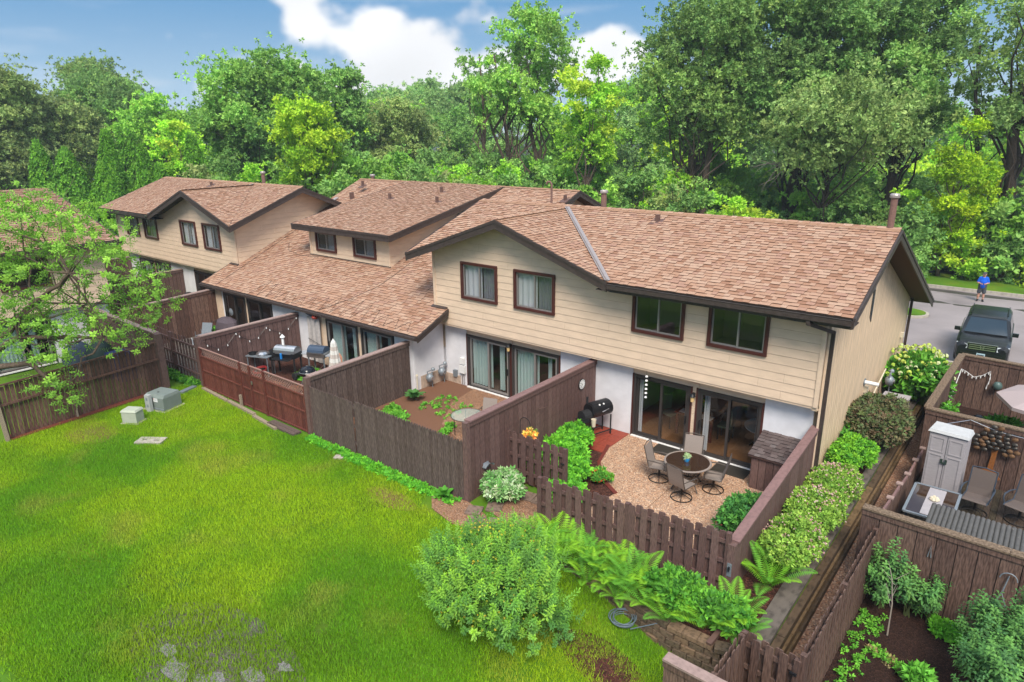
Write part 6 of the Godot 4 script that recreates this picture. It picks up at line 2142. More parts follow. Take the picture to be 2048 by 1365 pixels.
	bx(t, "cart", Vector3(-30.9, 0.42, 1.0), Vector3(0.95, 0.84, 0.55), M.black)
	b = MB.new()
	grill_barrel(b, Vector3(-30.9, 0.95, 1.0), Vector3.RIGHT, 0.95, 0.27, 0.8)
	put(t, "lid", b, M.black)
	bx(t, "handle", Vector3(-30.9, 0.98, 1.3), Vector3(0.7, 0.03, 0.03), M.steel)
	# left neighbour's yard
	for q in [[-25.2, 8.5, 0.55, "slate blue covered round grill, leftmost behind the weathered board fence"], [-24.6, 7.9, 0.5, "dark green covered grill, right behind the weathered board fence"]]:
		t = thing("covered_grill", q[3], "grill", Vector3(q[0], 0, q[1]))
		b = MB.new()
		b.lathe(Vector3(q[0], 0.02, q[1]), [Vector2(q[2] * 0.95, 0), Vector2(q[2], 0.5), Vector2(q[2] * 1.02, 0.85), Vector2(q[2] * 0.8, 1.2), Vector2(q[2] * 0.4, 1.38), Vector2(0, 1.42)], 18)
		put(t, "cover", b, mat("cover_slate", lin(0.055, 0.075, 0.11), 0.9, T.mottle, Vector3(1, 1, 1)) if not M.has("cover_slate") else mat("cover_green", lin(0.025, 0.05, 0.045), 0.6, T.mottle, Vector3(1, 1, 1)), true)
	t = thing("tarp_stack", "dark blue tarp folded over boxes behind the weathered board fence", "tarp", Vector3(-23.9, 0, 7.5))
	bx(t, "boxes", Vector3(-23.6, 0.5, 7.55), Vector3(0.9, 1.0, 0.6), mat("tarp_blue", lin(0.02, 0.035, 0.13), 0.6), Basis(Vector3.UP, 0.1))
	bx(t, "fold", Vector3(-23.6, 1.03, 7.55), Vector3(0.98, 0.07, 0.68), M.tarp_blue, Basis(Vector3.UP, 0.16))


func neighbour() -> void:
	# deck
	var t = thing("deck", "dark mossy plank deck of the neighbour", "deck", Vector3(5, -0.5, -0.7))
	var n = 40
	for i in n:
		bx(t, "plank", Vector3(2.16 + i * 0.145, -0.36, -0.62), Vector3(0.136, 0.04, 6.1), mat("deck_a", lin(0.085, 0.062, 0.045), 0.8, T.weather, Vector3(3, 1, 0.5)) if not M.has("deck_a") else (mat("deck_b", lin(0.065, 0.052, 0.032), 0.8, T.weather, Vector3(3, 1, 0.5)) if not M.has("deck_b") else (M.deck_a if rng.randf() < 0.55 else M.deck_b)))
	# resin cabinet
	t = thing("resin_cabinet", "tall grey resin storage cabinet with double doors on the neighbour's deck", "cabinet", Vector3(2.75, -0.34, -2.9))
	var bs = Basis(Vector3.UP, -0.10)
	var c = Vector3(2.66, -0.34, -2.62)
	var res = mat("resin", lin(0.40, 0.37, 0.385), 0.7, T.faint, Vector3(0.8, 3.0, 0.8))
	bx(t, "case", c + bs * Vector3(0, 0.9, 0), Vector3(0.86, 1.76, 0.5), res, bs)
	for s in [-1.0, 1.0]:
		var d = bx(t, "door", c + bs * Vector3(0.212 * s, 0.88, 0.262), Vector3(0.405, 1.68, 0.03), res, bs)
		var b = MB.new()
		bars(b, c + bs * Vector3(0.212 * s, 0, 0.278), bs.x, bs.z, -0.16, 0.16, 1.22, 1.64, 0.03, 0.012)
		bars(b, c + bs * Vector3(0.212 * s, 0, 0.278), bs.x, bs.z, -0.16, 0.16, 0.1, 1.15, 0.03, 0.012)
		put(d, "moulding", b, res)
		bx(d, "handle", c + bs * Vector3(0.05 * s, 1.0, 0.29), Vector3(0.05, 0.12, 0.035), mat("dark_green", lin(0.03, 0.05, 0.04), 0.5) if not M.has("dark_green") else M.dark_green, bs)
	bx(t, "padlock", c + bs * Vector3(0, 0.96, 0.31), Vector3(0.14, 0.04, 0.03), M.dark_green, bs)
	var b = MB.new()
	b.hull([c + bs * Vector3(-0.47, 1.76, -0.28), c + bs * Vector3(0.47, 1.76, -0.28), c + bs * Vector3(0.47, 1.76, 0.32), c + bs * Vector3(-0.47, 1.76, 0.32)], [c + bs * Vector3(-0.42, 1.86, -0.26), c + bs * Vector3(0.42, 1.86, -0.26), c + bs * Vector3(0.44, 1.83, 0.28), c + bs * Vector3(-0.44, 1.83, 0.28)])
	put(t, "roof", b, mat("resin_pale", lin(0.52, 0.53, 0.54), 0.6, T.faint, Vector3(1, 1, 1)))
	# wall ornament: a tree of metal discs on a rusty trunk
	t = thing("wall_ornament", "metal tree wall ornament of dark discs with a rusty orange trunk", "wall art", Vector3(3.75, -0.2, -3.86))
	var w = Basis(Vector3.UP, -0.091)
	var o = Vector3(3.62, 0.62, -3.92)
	var g = RandomNumberGenerator.new()
	g.seed = 71
	b = MB.new()
	b.poly(PackedVector2Array([Vector2(-0.3, -0.66), Vector2(-0.08, -0.52), Vector2(-0.05, -0.1), Vector2(-0.14, 0.42), Vector2(-0.06, 0.40), Vector2(0.0, 0.1), Vector2(0.1, 0.5), Vector2(0.16, 0.48), Vector2(0.07, 0.0), Vector2(0.05, -0.5), Vector2(0.26, -0.75), Vector2(0.2, -0.8), Vector2(0.02, -0.66), Vector2(-0.2, -0.68)]), o, w.x, Vector3.UP, w.z, 0.02)
	put(t, "trunk", b, mat("rust", lin(0.30, 0.11, 0.03), 0.8, T.mottle, Vector3(3, 3, 3)))
	var disc = MB.new()
	disc.lathe(Vector3.ZERO, [Vector2(0.078, 0), Vector2(0.072, 0.012), Vector2(0.045, 0.022), Vector2(0, 0.028)], 12, Basis(Vector3.RIGHT, PI / 2), Vector2(1, 0.72))
	disc.smooth = true
	var dm = disc.mesh(Transform3D())
	mat("disc_dark", lin(0.07, 0.062, 0.055), 0.4, T.mottle, Vector3(4, 4, 4), null, 0.0, 0.6)
	mat("disc_rust", lin(0.16, 0.085, 0.04), 0.6, T.mottle, Vector3(4, 4, 4), null, 0.0, 0.3)
	for r in 7:
		var half: float = [0.40, 0.46, 0.46, 0.42, 0.34, 0.24, 0.1][r]
		var k = int(half * 2 / 0.145) + 1
		for i in k:
			var x = -half + 2 * half * i / maxf(1, k - 1)
			if r == 0 and absf(x) < 0.12:
				continue
			node(t, "disc", dm, M.disc_rust if g.randf() < 0.25 else M.disc_dark, Transform3D(w * Basis(Vector3(0, 0, 1), g.randf_range(-0.5, 0.5)) * Basis(Vector3.RIGHT, -0.35), o + w.x * (x + 0.05 * sin(r * 2.0) + g.randf_range(-0.02, 0.02)) + Vector3(0, 0.02 + r * 0.115 + g.randf_range(-0.02, 0.02), 0) + w.z * (0.05 + 0.02 * (i % 2))))
	# chairs
	var c0 = swivel_chair("brown sling swivel chair next to the grey resin cabinet", M.sling_dark, M.blueframe, "")
	c0.transform = Transform3D(Basis(Vector3.UP, -0.12).scaled(Vector3.ONE * 1.08), Vector3(3.5, -0.34, -1.9))
	copy(c0, Vector3(4.42, -0.34, -2.1), -0.35, "brown sling swivel chair cut off by the right picture edge, below the metal tree ornament", 1.08)
	# fire table with a runner and ornament
	t = thing("glass_table", "rectangular dark glass table with metal rim on the neighbour's deck", "table", Vector3(2.75, -0.34, -0.2))
	bs = Basis(Vector3.UP, -0.03)
	c = Vector3(2.72, 0.46, -0.22)
	b = MB.new()
	for q in [[-0.48, -0.82, 0.48, -0.82], [0.48, -0.82, 0.48, 0.82], [0.48, 0.82, -0.48, 0.82], [-0.48, 0.82, -0.48, -0.82]]:
		b.bar(c + Vector3(q[0], 0, q[1]), c + Vector3(q[2], 0, q[3]), 0.06, 0.04)
	put(t, "rim", b, M.galv)
	bx(t, "glass_top", c + Vector3(0, 0.005, 0), Vector3(0.9, 0.012, 1.58), M.smoked_glass)
	for q in [[-0.42, -0.74], [0.42, -0.74], [-0.42, 0.74], [0.42, 0.74]]:
		bx(t, "leg", Vector3(c.x + q[0], 0.05, c.z + q[1]), Vector3(0.05, 0.78, 0.05), M.blueframe)
	tag(bx(self, "table_runner", c + Vector3(0.02, 0.016, 0), Vector3(0.36, 0.008, 1.5), M.resin), "grey cloth runner across the neighbour's rectangular glass table", "runner")
	t = thing("shell_ornament", "small cream shell ornament on the grey table runner", "ornament", c + Vector3(0.02, 0.025, -0.1))
	for k in 7:
		b = MB.new()
		var a = TAU * k / 7
		b.lathe(t.position + Vector3(cos(a) * 0.07, 0.02, sin(a) * 0.07), [Vector2(0, -0.02), Vector2(0.05, 0.0), Vector2(0.03, 0.04 + 0.02 * (k % 2)), Vector2(0, 0.06)], 8)
		put(t, "shell", b, M.cream)
	# corrugated screen behind the near fence
	t = thing("corrugated_panel", "grey corrugated panel lying behind the near neighbour fence", "panel", Vector3(4.6, 0.6, 1.4))
	b = MB.new()
	for i in 62:
		var x = 2.85 + i * 0.092
		var f = 0.06 * (x - 2.85)
		var y0 = 0.98
		for k in 6:
			var a0 = PI * k / 6
			var a1 = PI * (k + 1) / 6
			var p0 = Vector3(x - cos(a0) * 0.046, y0 + sin(a0) * 0.045, 0)
			var p1 = Vector3(x - cos(a1) * 0.046, y0 + sin(a1) * 0.045, 0)
			b.quad(p0 + Vector3(0, -0.03, 2.12 + f), p1 + Vector3(0, -0.03, 2.12 + f), p1 + Vector3(0, 0.05, 1.0 + f), p0 + Vector3(0, 0.05, 1.0 + f))
	tag(put(t, "sheet", b, mat("corrugated", lin(0.115, 0.11, 0.105), 0.6, T.mottle, Vector3(1, 1, 1))), "")
	# parasol, ball, kettle, bird bath behind
	t = thing("open_parasol", "pale grey pink parasol cut off by the right picture edge", "parasol", Vector3(4.9, -0.5, -7.0))
	b = MB.new()
	b.tube([Vector3(4.9, -0.5, -6.7), Vector3(4.9, 1.95, -6.7)], [0.025, 0.025], 8)
	put(t, "pole", b, M.chairframe)
	b = MB.new()
	var rim = []
	for i in 8:
		rim.append(Vector3(4.9 + cos(TAU * i / 8) * 1.6, 1.42, -6.7 + sin(TAU * i / 8) * 1.6))
	for i in 8:
		b.tri(Vector3(4.9, 1.98, -6.7), rim[i], rim[(i + 1) % 8])
		b.quad(rim[i], rim[(i + 1) % 8], rim[(i + 1) % 8] - Vector3(0, 0.1, 0), rim[i] - Vector3(0, 0.1, 0))
	put(t, "canopy", b, mat("parasol_pink", lin(0.40, 0.33, 0.33), 0.9))
	t = thing("kettle_grill", "small black kettle grill among the neighbour's plants", "grill", Vector3(2.95, -0.5, -8.2))
	c = Vector3(2.98, 0.0, -7.7)
	b = MB.new()
	b.lathe(c, [Vector2(0, -0.22), Vector2(0.2, -0.14), Vector2(0.28, 0.0)], 18)
	put(t, "bowl", b, M.enamel, true)
	b = MB.new()
	b.lathe(c + Vector3(0, 0.01, 0), [Vector2(0.29, 0), Vector2(0.24, 0.12), Vector2(0.12, 0.2), Vector2(0, 0.22)], 18)
	put(t, "lid", b, M.enamel, true)
	for i in 3:
		var a = TAU * i / 3
		b = MB.new()
		b.tube([c + Vector3(cos(a) * 0.2, -0.1, sin(a) * 0.2), c + Vector3(cos(a) * 0.28, -0.5, sin(a) * 0.28)], [0.014, 0.014], 5)
		put(t, "leg", b, M.galv)
	t = thing("garden_gnome_bucket", "blue bucket with a pink cloth beside the small black kettle grill", "bucket", Vector3(2.5, -0.5, -7.5))
	b = MB.new()
	b.lathe(Vector3(2.55, -0.5, -7.35), [Vector2(0, 0), Vector2(0.18, 0), Vector2(0.22, 0.42), Vector2(0.19, 0.42), Vector2(0.16, 0.05)], 14)
	put(t, "bucket", b, M.tarp_blue)
	b = MB.new()
	b.lathe(Vector3(2.62, -0.06, -7.3), [Vector2(0, 0.06), Vector2(0.1, 0.04), Vector2(0.13, -0.02), Vector2(0.08, -0.08)], 8)
	put(t, "cloth", b, mat("pink", lin(0.6, 0.34, 0.32), 0.8))
	b = MB.new()
	b.lathe(Vector3(3.2, 0.55, -10.1), [Vector2(0, -0.15), Vector2(0.1, -0.12), Vector2(0.15, 0), Vector2(0.1, 0.12), Vector2(0, 0.15)], 14)
	tag(put(self, "gazing_ball", b, mat("teal_metal", lin(0.10, 0.16, 0.15), 0.3, T.mottle, Vector3(4, 4, 4)), true), "greenish gazing ball before the far neighbour fence", "ornament")
	t = thing("string_lights", "white string lights pinned on the far neighbour fence", "string lights", Vector3(2.5, 0.5, -10.2))
	b = MB.new()
	var pts = []
	for q in [[2.02, -0.25, -6.0], [2.03, 0.3, -7.4], [2.05, 0.55, -8.8], [2.07, 0.96, -10.0], [2.2, 0.82, -10.28], [2.46, 0.66, -10.28], [2.7, 0.78, -10.27], [2.9, 0.98, -10.26], [2.93, 0.7, -10.25], [2.86, 0.33, -10.25]]:
		pts.append(Vector3(q[0] + 0.02, q[1], q[2]))
	b.tube(pts, pts.map(func(_q): return 0.013), 4)
	put(t, "cable", b, M.white)
	for i in pts.size() - 1:
		for f in [0.3, 0.8]:
			bx(t, "bulb", pts[i].lerp(pts[i + 1], f) - Vector3(0, 0.05, 0), Vector3(0.03, 0.08, 0.03), M.white)
	b = MB.new()
	b.tube([Vector3(2.3, 1.48, -2.7), Vector3(2.95, 1.36, -3.98), Vector3(3.6, 1.22, -3.9), Vector3(4.6, 1.2, -3.82)], [0.01, 0.01, 0.01, 0.01], 4)
	tag(put(self, "clothes_line", b, M.steel), "thin pale line from the resin cabinet along the neighbour fence", "line")
	# hooks on the near fence
	b = MB.new()
	b.tube([Vector3(3.03, 0.72, 2.78), Vector3(3.06, 1.0, 2.8), Vector3(3.09, 0.72, 2.78)], [0.012, 0.008, 0.012], 5)
	tag(put(self, "fence_hook", b, M.galv), "small pale blue hook on the near neighbour fence above the weeds", "hook")
	b = MB.new()
	var arc = []
	for i in 8:
		var a = PI * i / 7
		arc.append(Vector3(4.38 - cos(a) * 0.14, 0.83 + sin(a) * 0.14, 2.86))
	b.tube(arc, arc.map(func(_q): return 0.012), 5)
	b.tube([Vector3(4.38, 0.9, 2.83), Vector3(4.33, 0.55, 2.87), Vector3(4.26, 0.3, 2.9), Vector3(4.2, 0.18, 2.9)], [0.012, 0.016, 0.012, 0.012], 5)
	b.tube([Vector3(4.33, 0.5, 2.87), Vector3(4.42, 0.28, 2.9), Vector3(4.36, 0.22, 2.9)], [0.012, 0.012, 0.012], 5)
	tag(put(self, "plant_hook", b, M.galv, true), "grey curved plant hook on the near neighbour fence at the right edge", "hook")
	# air conditioner, gas meter and dryer vent at the end wall
	t = thing("air_conditioner", "grey air conditioner unit between the brown bush and the hydrangea", "air conditioner", Vector3(0.75, 0.02, -6.4))
	bx(t, "case", Vector3(0.72, 0.33, -6.5), Vector3(0.72, 0.62, 0.72), M.galv)
	bx(t, "top_grille", Vector3(0.72, 0.66, -6.5), Vector3(0.78, 0.05, 0.78), M.resin)
	for k in 8:
		bx(t, "louvre", Vector3(0.72, 0.1 + 0.065 * k, -6.5), Vector3(0.745, 0.02, 0.745), M.blueframe)
	t = thing("gas_meter", "blue grey gas meter on the tan end wall by the hydrangea", "gas meter", Vector3(0.3, 0, -7.4))
	meter(t, Vector3(0.34, 0.92, -7.35), Vector3(1, 0, 0))
	b = MB.new()
	b.tube([Vector3(0.12, 0.55, -4.9), Vector3(0.16, 0.6, -5.0), Vector3(0.18, 1.32, -7.3)], [0.022, 0.022, 0.022], 6)
	tag(put(self, "gas_pipe", b, M.cream), "pale gas pipe running up the end wall to the gas meter", "pipe")
	t = thing("dryer_vent", "white round dryer vent pipe sticking out of the tan end wall", "vent", Vector3(0.05, 1.5, -5.1))
	b = MB.new()
	b.tube([Vector3(0.0, 1.5, -5.0), Vector3(0.4, 1.46, -5.1)], [0.06, 0.06], 12)
	put(t, "pipe", b, M.white)
	b = MB.new()
	b.tube([Vector3(0.01, 1.5, -5.0), Vector3(0.03, 1.5, -5.0)], [0.12, 0.12], 14)
	put(t, "flange", b, M.galv)
	bx(t, "cap_block", Vector3(0.05, 1.2, -5.2), Vector3(0.1, 0.2, 0.14), M.cream)
	b = MB.new()
	b.tube([Vector3(0.1, 0.0, -2.6), Vector3(0.12, 0.5, -3.4), Vector3(0.12, 0.62, -3.7)], [0.015, 0.015, 0.02], 5)
	tag(put(self, "cable_conduit", b, M.cream), "thin pale conduit at the foot of the end wall behind the brown bush", "conduit")


func things() -> void:
	near_patio()
	indoors()
	dirt_yard()
	lawn_things()
	grill_yard()
	neighbour()


# ------------------------------------------------------------------ street
func loft(b: MB, rings: Array) -> void:
	for i in rings.size() - 1:
		var n: int = rings[i].size()
		for k in n:
			b.quad(rings[i][k], rings[i][(k + 1) % n], rings[i + 1][(k + 1) % n], rings[i + 1][k])
	for e in [0, rings.size() - 1]:
		var r: Array = rings[e]
		for k in range(1, r.size() - 1):
			b.tri(r[0], r[k], r[k + 1])


func car_ring(z: float, hw: float, y0: float, y1: float, round_top := 0.1, tuck := 0.06) -> Array:
	return [Vector3(-hw + tuck, y0, z), Vector3(hw - tuck, y0, z), Vector3(hw, y0 + 0.2, z), Vector3(hw, y1 - round_top, z), Vector3(hw - round_top * 1.2, y1, z), Vector3(-hw + round_top * 1.2, y1, z), Vector3(-hw, y1 - round_top, z), Vector3(-hw, y0 + 0.2, z)]


func car() -> void:
	var t = thing("parked_car", "black sport utility vehicle parked facing the viewer with chrome grille", "car", Vector3(2.1, -0.89, -19.2))
	var o = Transform3D(Basis(Vector3.UP, 0.04), t.position)
	var paint = mat("car_paint", lin(0.010, 0.011, 0.014), 0.32)
	paint.clearcoat_enabled = true
	paint.clearcoat = 0.35
	paint.clearcoat_roughness = 0.15
	paint.metallic_specular = 0.35
	var b = MB.new()
	var st = []
	for q in [[2.43, 0.80, 0.34, 0.74], [2.40, 0.88, 0.26, 0.92], [2.28, 0.95, 0.24, 1.04], [1.9, 0.985, 0.24, 1.10], [1.2, 0.99, 0.25, 1.16], [0.95, 0.99, 0.25, 1.18], [-2.1, 0.985, 0.26, 1.18], [-2.36, 0.95, 0.28, 1.14], [-2.42, 0.88, 0.36, 1.0]]:
		st.append(car_ring(q[0], q[1], q[2], q[3]).map(func(p): return o * p))
	loft(b, st)
	put(t, "body", b, paint)
	b = MB.new()
	st = []
	for q in [[1.10, 0.90, 1.12, 1.17], [0.25, 0.76, 1.12, 1.76], [0.05, 0.75, 1.12, 1.81], [-0.9, 0.75, 1.12, 1.85], [-2.0, 0.74, 1.12, 1.82], [-2.2, 0.73, 1.12, 1.74], [-2.38, 0.86, 1.12, 1.16]]:
		var hw: float = q[1]
		st.append([Vector3(-0.92, q[2], q[0]), Vector3(0.92, q[2], q[0]), Vector3(hw + 0.03, q[3] - 0.07, q[0]), Vector3(hw - 0.1, q[3], q[0]), Vector3(-hw + 0.1, q[3], q[0]), Vector3(-hw - 0.03, q[3] - 0.07, q[0])].map(func(p): return o * p))
	loft(b, st)
	put(t, "cabin", b, paint)
	var gl = mat("car_glass", lin(0.03, 0.04, 0.05), 0.03)
	gl.metallic_specular = 0.9
	b = MB.new()
	b.hull([Vector3(-0.80, 1.215, 1.085), Vector3(0.80, 1.215, 1.085), Vector3(0.66, 1.725, 0.34), Vector3(-0.66, 1.725, 0.34)].map(func(p): return o * (p + Vector3(0, 0.0, 0.0))), [Vector3(-0.80, 1.225, 1.105), Vector3(0.80, 1.225, 1.105), Vector3(0.66, 1.735, 0.36), Vector3(-0.66, 1.735, 0.36)].map(func(p): return o * p))
	put(t, "windshield", b, gl)
	for s in [-1.0, 1.0]:
		for q in [[0.75, 0.1, -0.55], [-0.62, -0.62, -1.4], [-1.48, -1.48, -2.05]]:
			b = MB.new()
			var f = [Vector3(0.925 * s, 1.22, q[0]), Vector3(0.925 * s, 1.22, q[2]), Vector3(0.80 * s, 1.68, q[2]), Vector3(0.80 * s, 1.68, q[1])]
			b.hull(f.map(func(p): return o * p), f.map(func(p): return o * (p + Vector3(0.012 * s, 0.004, 0))))
			put(t, "side_window", b, gl)
		b = MB.new()
		b.box(o * Vector3(1.08 * s, 1.22, 0.72), Vector3(0.22, 0.16, 0.12), o.basis)
		put(t, "door_mirror", b, paint)
		b = MB.new()
		b.hull([Vector3(0.53 * s, 0.80, 2.40), Vector3(0.92 * s, 0.82, 2.26), Vector3(0.95 * s, 1.0, 2.18), Vector3(0.53 * s, 0.99, 2.34)].map(func(p): return o * p), [Vector3(0.53 * s, 0.80, 2.44), Vector3(0.93 * s, 0.82, 2.30), Vector3(0.96 * s, 1.0, 2.22), Vector3(0.53 * s, 0.99, 2.38)].map(func(p): return o * p))
		put(t, "headlight", b, mat("lamp_glass", lin(0.55, 0.58, 0.60), 0.1, null, Vector3.ONE, null, 0.0, 0.3) if not M.has("lamp_glass") else M.lamp_glass)
		b = MB.new()
		b.lathe(o * Vector3(0.72 * s, 0.46, 2.42), [Vector2(0, 0), Vector2(0.07, 0), Vector2(0.06, 0.02), Vector2(0, 0.03)], 12, Basis(Vector3.RIGHT, PI / 2))
		put(t, "fog_lamp", b, M.lamp_glass)
		for z in [1.45, -1.35]:
			b = MB.new()
			b.lathe(o * Vector3(0.87 * s, 0.37, z), [Vector2(0.2, -0.12), Vector2(0.34, -0.12), Vector2(0.37, -0.07), Vector2(0.37, 0.07), Vector2(0.34, 0.125), Vector2(0.2, 0.125)], 22, Basis(Vector3(0, 0, 1), PI / 2))
			var w = put(t, "wheel", b, M.black_matte, true)
			b = MB.new()
			b.lathe(o * Vector3(0.87 * s, 0.37, z), [Vector2(0, 0.1), Vector2(0.05, 0.12), Vector2(0.22, 0.1), Vector2(0.22, -0.1), Vector2(0.05, -0.12), Vector2(0, -0.1)], 16, Basis(Vector3(0, 0, 1), PI / 2))
			put(w, "rim", b, M.steel)
		b = MB.new()
		b.bar(o * Vector3(0.70 * s, 1.85, 0.0), o * Vector3(0.70 * s, 1.86, -1.9), 0.04, 0.04)
		put(t, "roof_rail", b, M.black)
	bx(t, "grille_surround", o * Vector3(0, 0.90, 2.395), Vector3(1.02, 0.30, 0.05), M.black, o.basis)
	for k in 3:
		bx(t, "grille_bar", o * Vector3(0, 0.82 + 0.085 * k, 2.43), Vector3(0.96, 0.03, 0.03), M.steel, o.basis)
	bx(t, "chrome_strip", o * Vector3(0, 1.04, 2.38), Vector3(1.08, 0.05, 0.06), M.steel, o.basis)
	b = MB.new()
	for s in [-1.0, 1.0]:
		b.bar(o * Vector3(0.045 * s, 0.83, 2.455), o * Vector3(0.065 * s, 0.98, 2.455), 0.026, 0.02, Vector3.BACK)
	b.bar(o * Vector3(-0.05, 0.90, 2.455), o * Vector3(0.05, 0.90, 2.455), 0.024, 0.02, Vector3.BACK)
	put(t, "emblem", b, M.steel)
	bx(t, "bumper_lip", o * Vector3(0, 0.56, 2.43), Vector3(1.5, 0.12, 0.06), paint, o.basis)
	bx(t, "number_plate", o * Vector3(0, 0.58, 2.472), Vector3(0.31, 0.16, 0.012), mat("plate", lin(0.42, 0.55, 0.68), 0.4), o.basis)
	bx(t, "plate_band", o * Vector3(0, 0.58, 2.48), Vector3(0.24, 0.05, 0.006), M.blueframe, o.basis)
	b = MB.new()
	b.box(o * Vector3(0.25, 1.215, 1.14), Vector3(0.7, 0.012, 0.02), o.basis * Basis(Vector3(0, 0, 1), 0.06))
	b.box(o * Vector3(-0.45, 1.215, 1.14), Vector3(0.6, 0.012, 0.02), o.basis * Basis(Vector3(0, 0, 1), 0.06))
	put(t, "wiper", b, M.black_matte)


# a closed skin round tapered bones (surface nets); bones: [a, b, radius a, radius b]
func skin(bones: Array, cell: float, blend: float) -> MB:
	var lo = Vector3.INF
	var hi = -Vector3.INF
	for q in bones:
		var r: float = maxf(q[2], q[3]) + cell * 2.5
		lo = lo.min(q[0] - Vector3.ONE * r).min(q[1] - Vector3.ONE * r)
		hi = hi.max(q[0] + Vector3.ONE * r).max(q[1] + Vector3.ONE * r)
	var n = Vector3i(((hi - lo) / cell).ceil()) + Vector3i.ONE
	var f = PackedFloat32Array()
	f.resize(n.x * n.y * n.z)
	f.fill(1.0)
	for q in bones:
		var a: Vector3 = q[0]
		var d: Vector3 = q[1] - a
		var l = maxf(d.length_squared(), 1e-9)
		var r: float = maxf(q[2], q[3]) + blend + cell * 2.0
		var i0 = Vector3i(((a.min(q[1]) - Vector3.ONE * r - lo) / cell).floor()).clamp(Vector3i.ZERO, n - Vector3i.ONE)
		var i1 = Vector3i(((a.max(q[1]) + Vector3.ONE * r - lo) / cell).ceil()).clamp(Vector3i.ZERO, n - Vector3i.ONE)
		for z in range(i0.z, i1.z + 1):
			for y in range(i0.y, i1.y + 1):
				for x in range(i0.x, i1.x + 1):
					var p = lo + Vector3(x, y, z) * cell
					var t = clampf((p - a).dot(d) / l, 0.0, 1.0)
					var v: float = p.distance_to(a + d * t) - lerpf(q[2], q[3], t)
					var k = (z * n.y + y) * n.x + x
					var u = f[k]
					var h = maxf(blend - absf(u - v), 0.0) / blend
					f[k] = minf(u, v) - h * h * blend * 0.25
	var b = MB.new()
	b.smooth = true
	var at = PackedInt32Array()
	at.resize(f.size())
	at.fill(-1)
	var off = [0, 1, n.x, n.x + 1, n.x * n.y, n.x * n.y + 1, n.x * n.y + n.x, n.x * n.y + n.x + 1]
	var edges = [[0, 1], [2, 3], [4, 5], [6, 7], [0, 2], [1, 3], [4, 6], [5, 7], [0, 4], [1, 5], [2, 6], [3, 7]]
	var corner = [Vector3(0, 0, 0), Vector3(1, 0, 0), Vector3(0, 1, 0), Vector3(1, 1, 0), Vector3(0, 0, 1), Vector3(1, 0, 1), Vector3(0, 1, 1), Vector3(1, 1, 1)]
	for z in n.z - 1:
		for y in n.y - 1:
			for x in n.x - 1:
				var k = (z * n.y + y) * n.x + x
				var m = 0
				for c in 8:
					if f[k + off[c]] < 0:
						m += 1
				if m == 0 or m == 8:
					continue
				var s = Vector3.ZERO
				var w = 0
				for e in edges:
					var va = f[k + off[e[0]]]
					var vb = f[k + off[e[1]]]
					if (va < 0) != (vb < 0):
						s += corner[e[0]].lerp(corner[e[1]], va / (va - vb))
						w += 1
				at[k] = b.p(lo + (Vector3(x, y, z) + s / w) * cell)
	var st = [1, n.x, n.x * n.y]
	for z in range(1, n.z - 1):
		for y in range(1, n.y - 1):
			for x in range(1, n.x - 1):
				var k = (z * n.y + y) * n.x + x
				for ax in 3:
					if (f[k] < 0) != (f[k + st[ax]] < 0):
						var u: int = st[(ax + 1) % 3]
						var v: int = st[(ax + 2) % 3]
						var q = [at[k], at[k - u], at[k - u - v], at[k - v]]
						if q.min() < 0:
							continue
						if f[k] < 0:
							b.idx.append_array([q[0], q[2], q[1], q[0], q[3], q[2]])
						else:
							b.idx.append_array([q[0], q[1], q[2], q[0], q[2], q[3]])
	return b


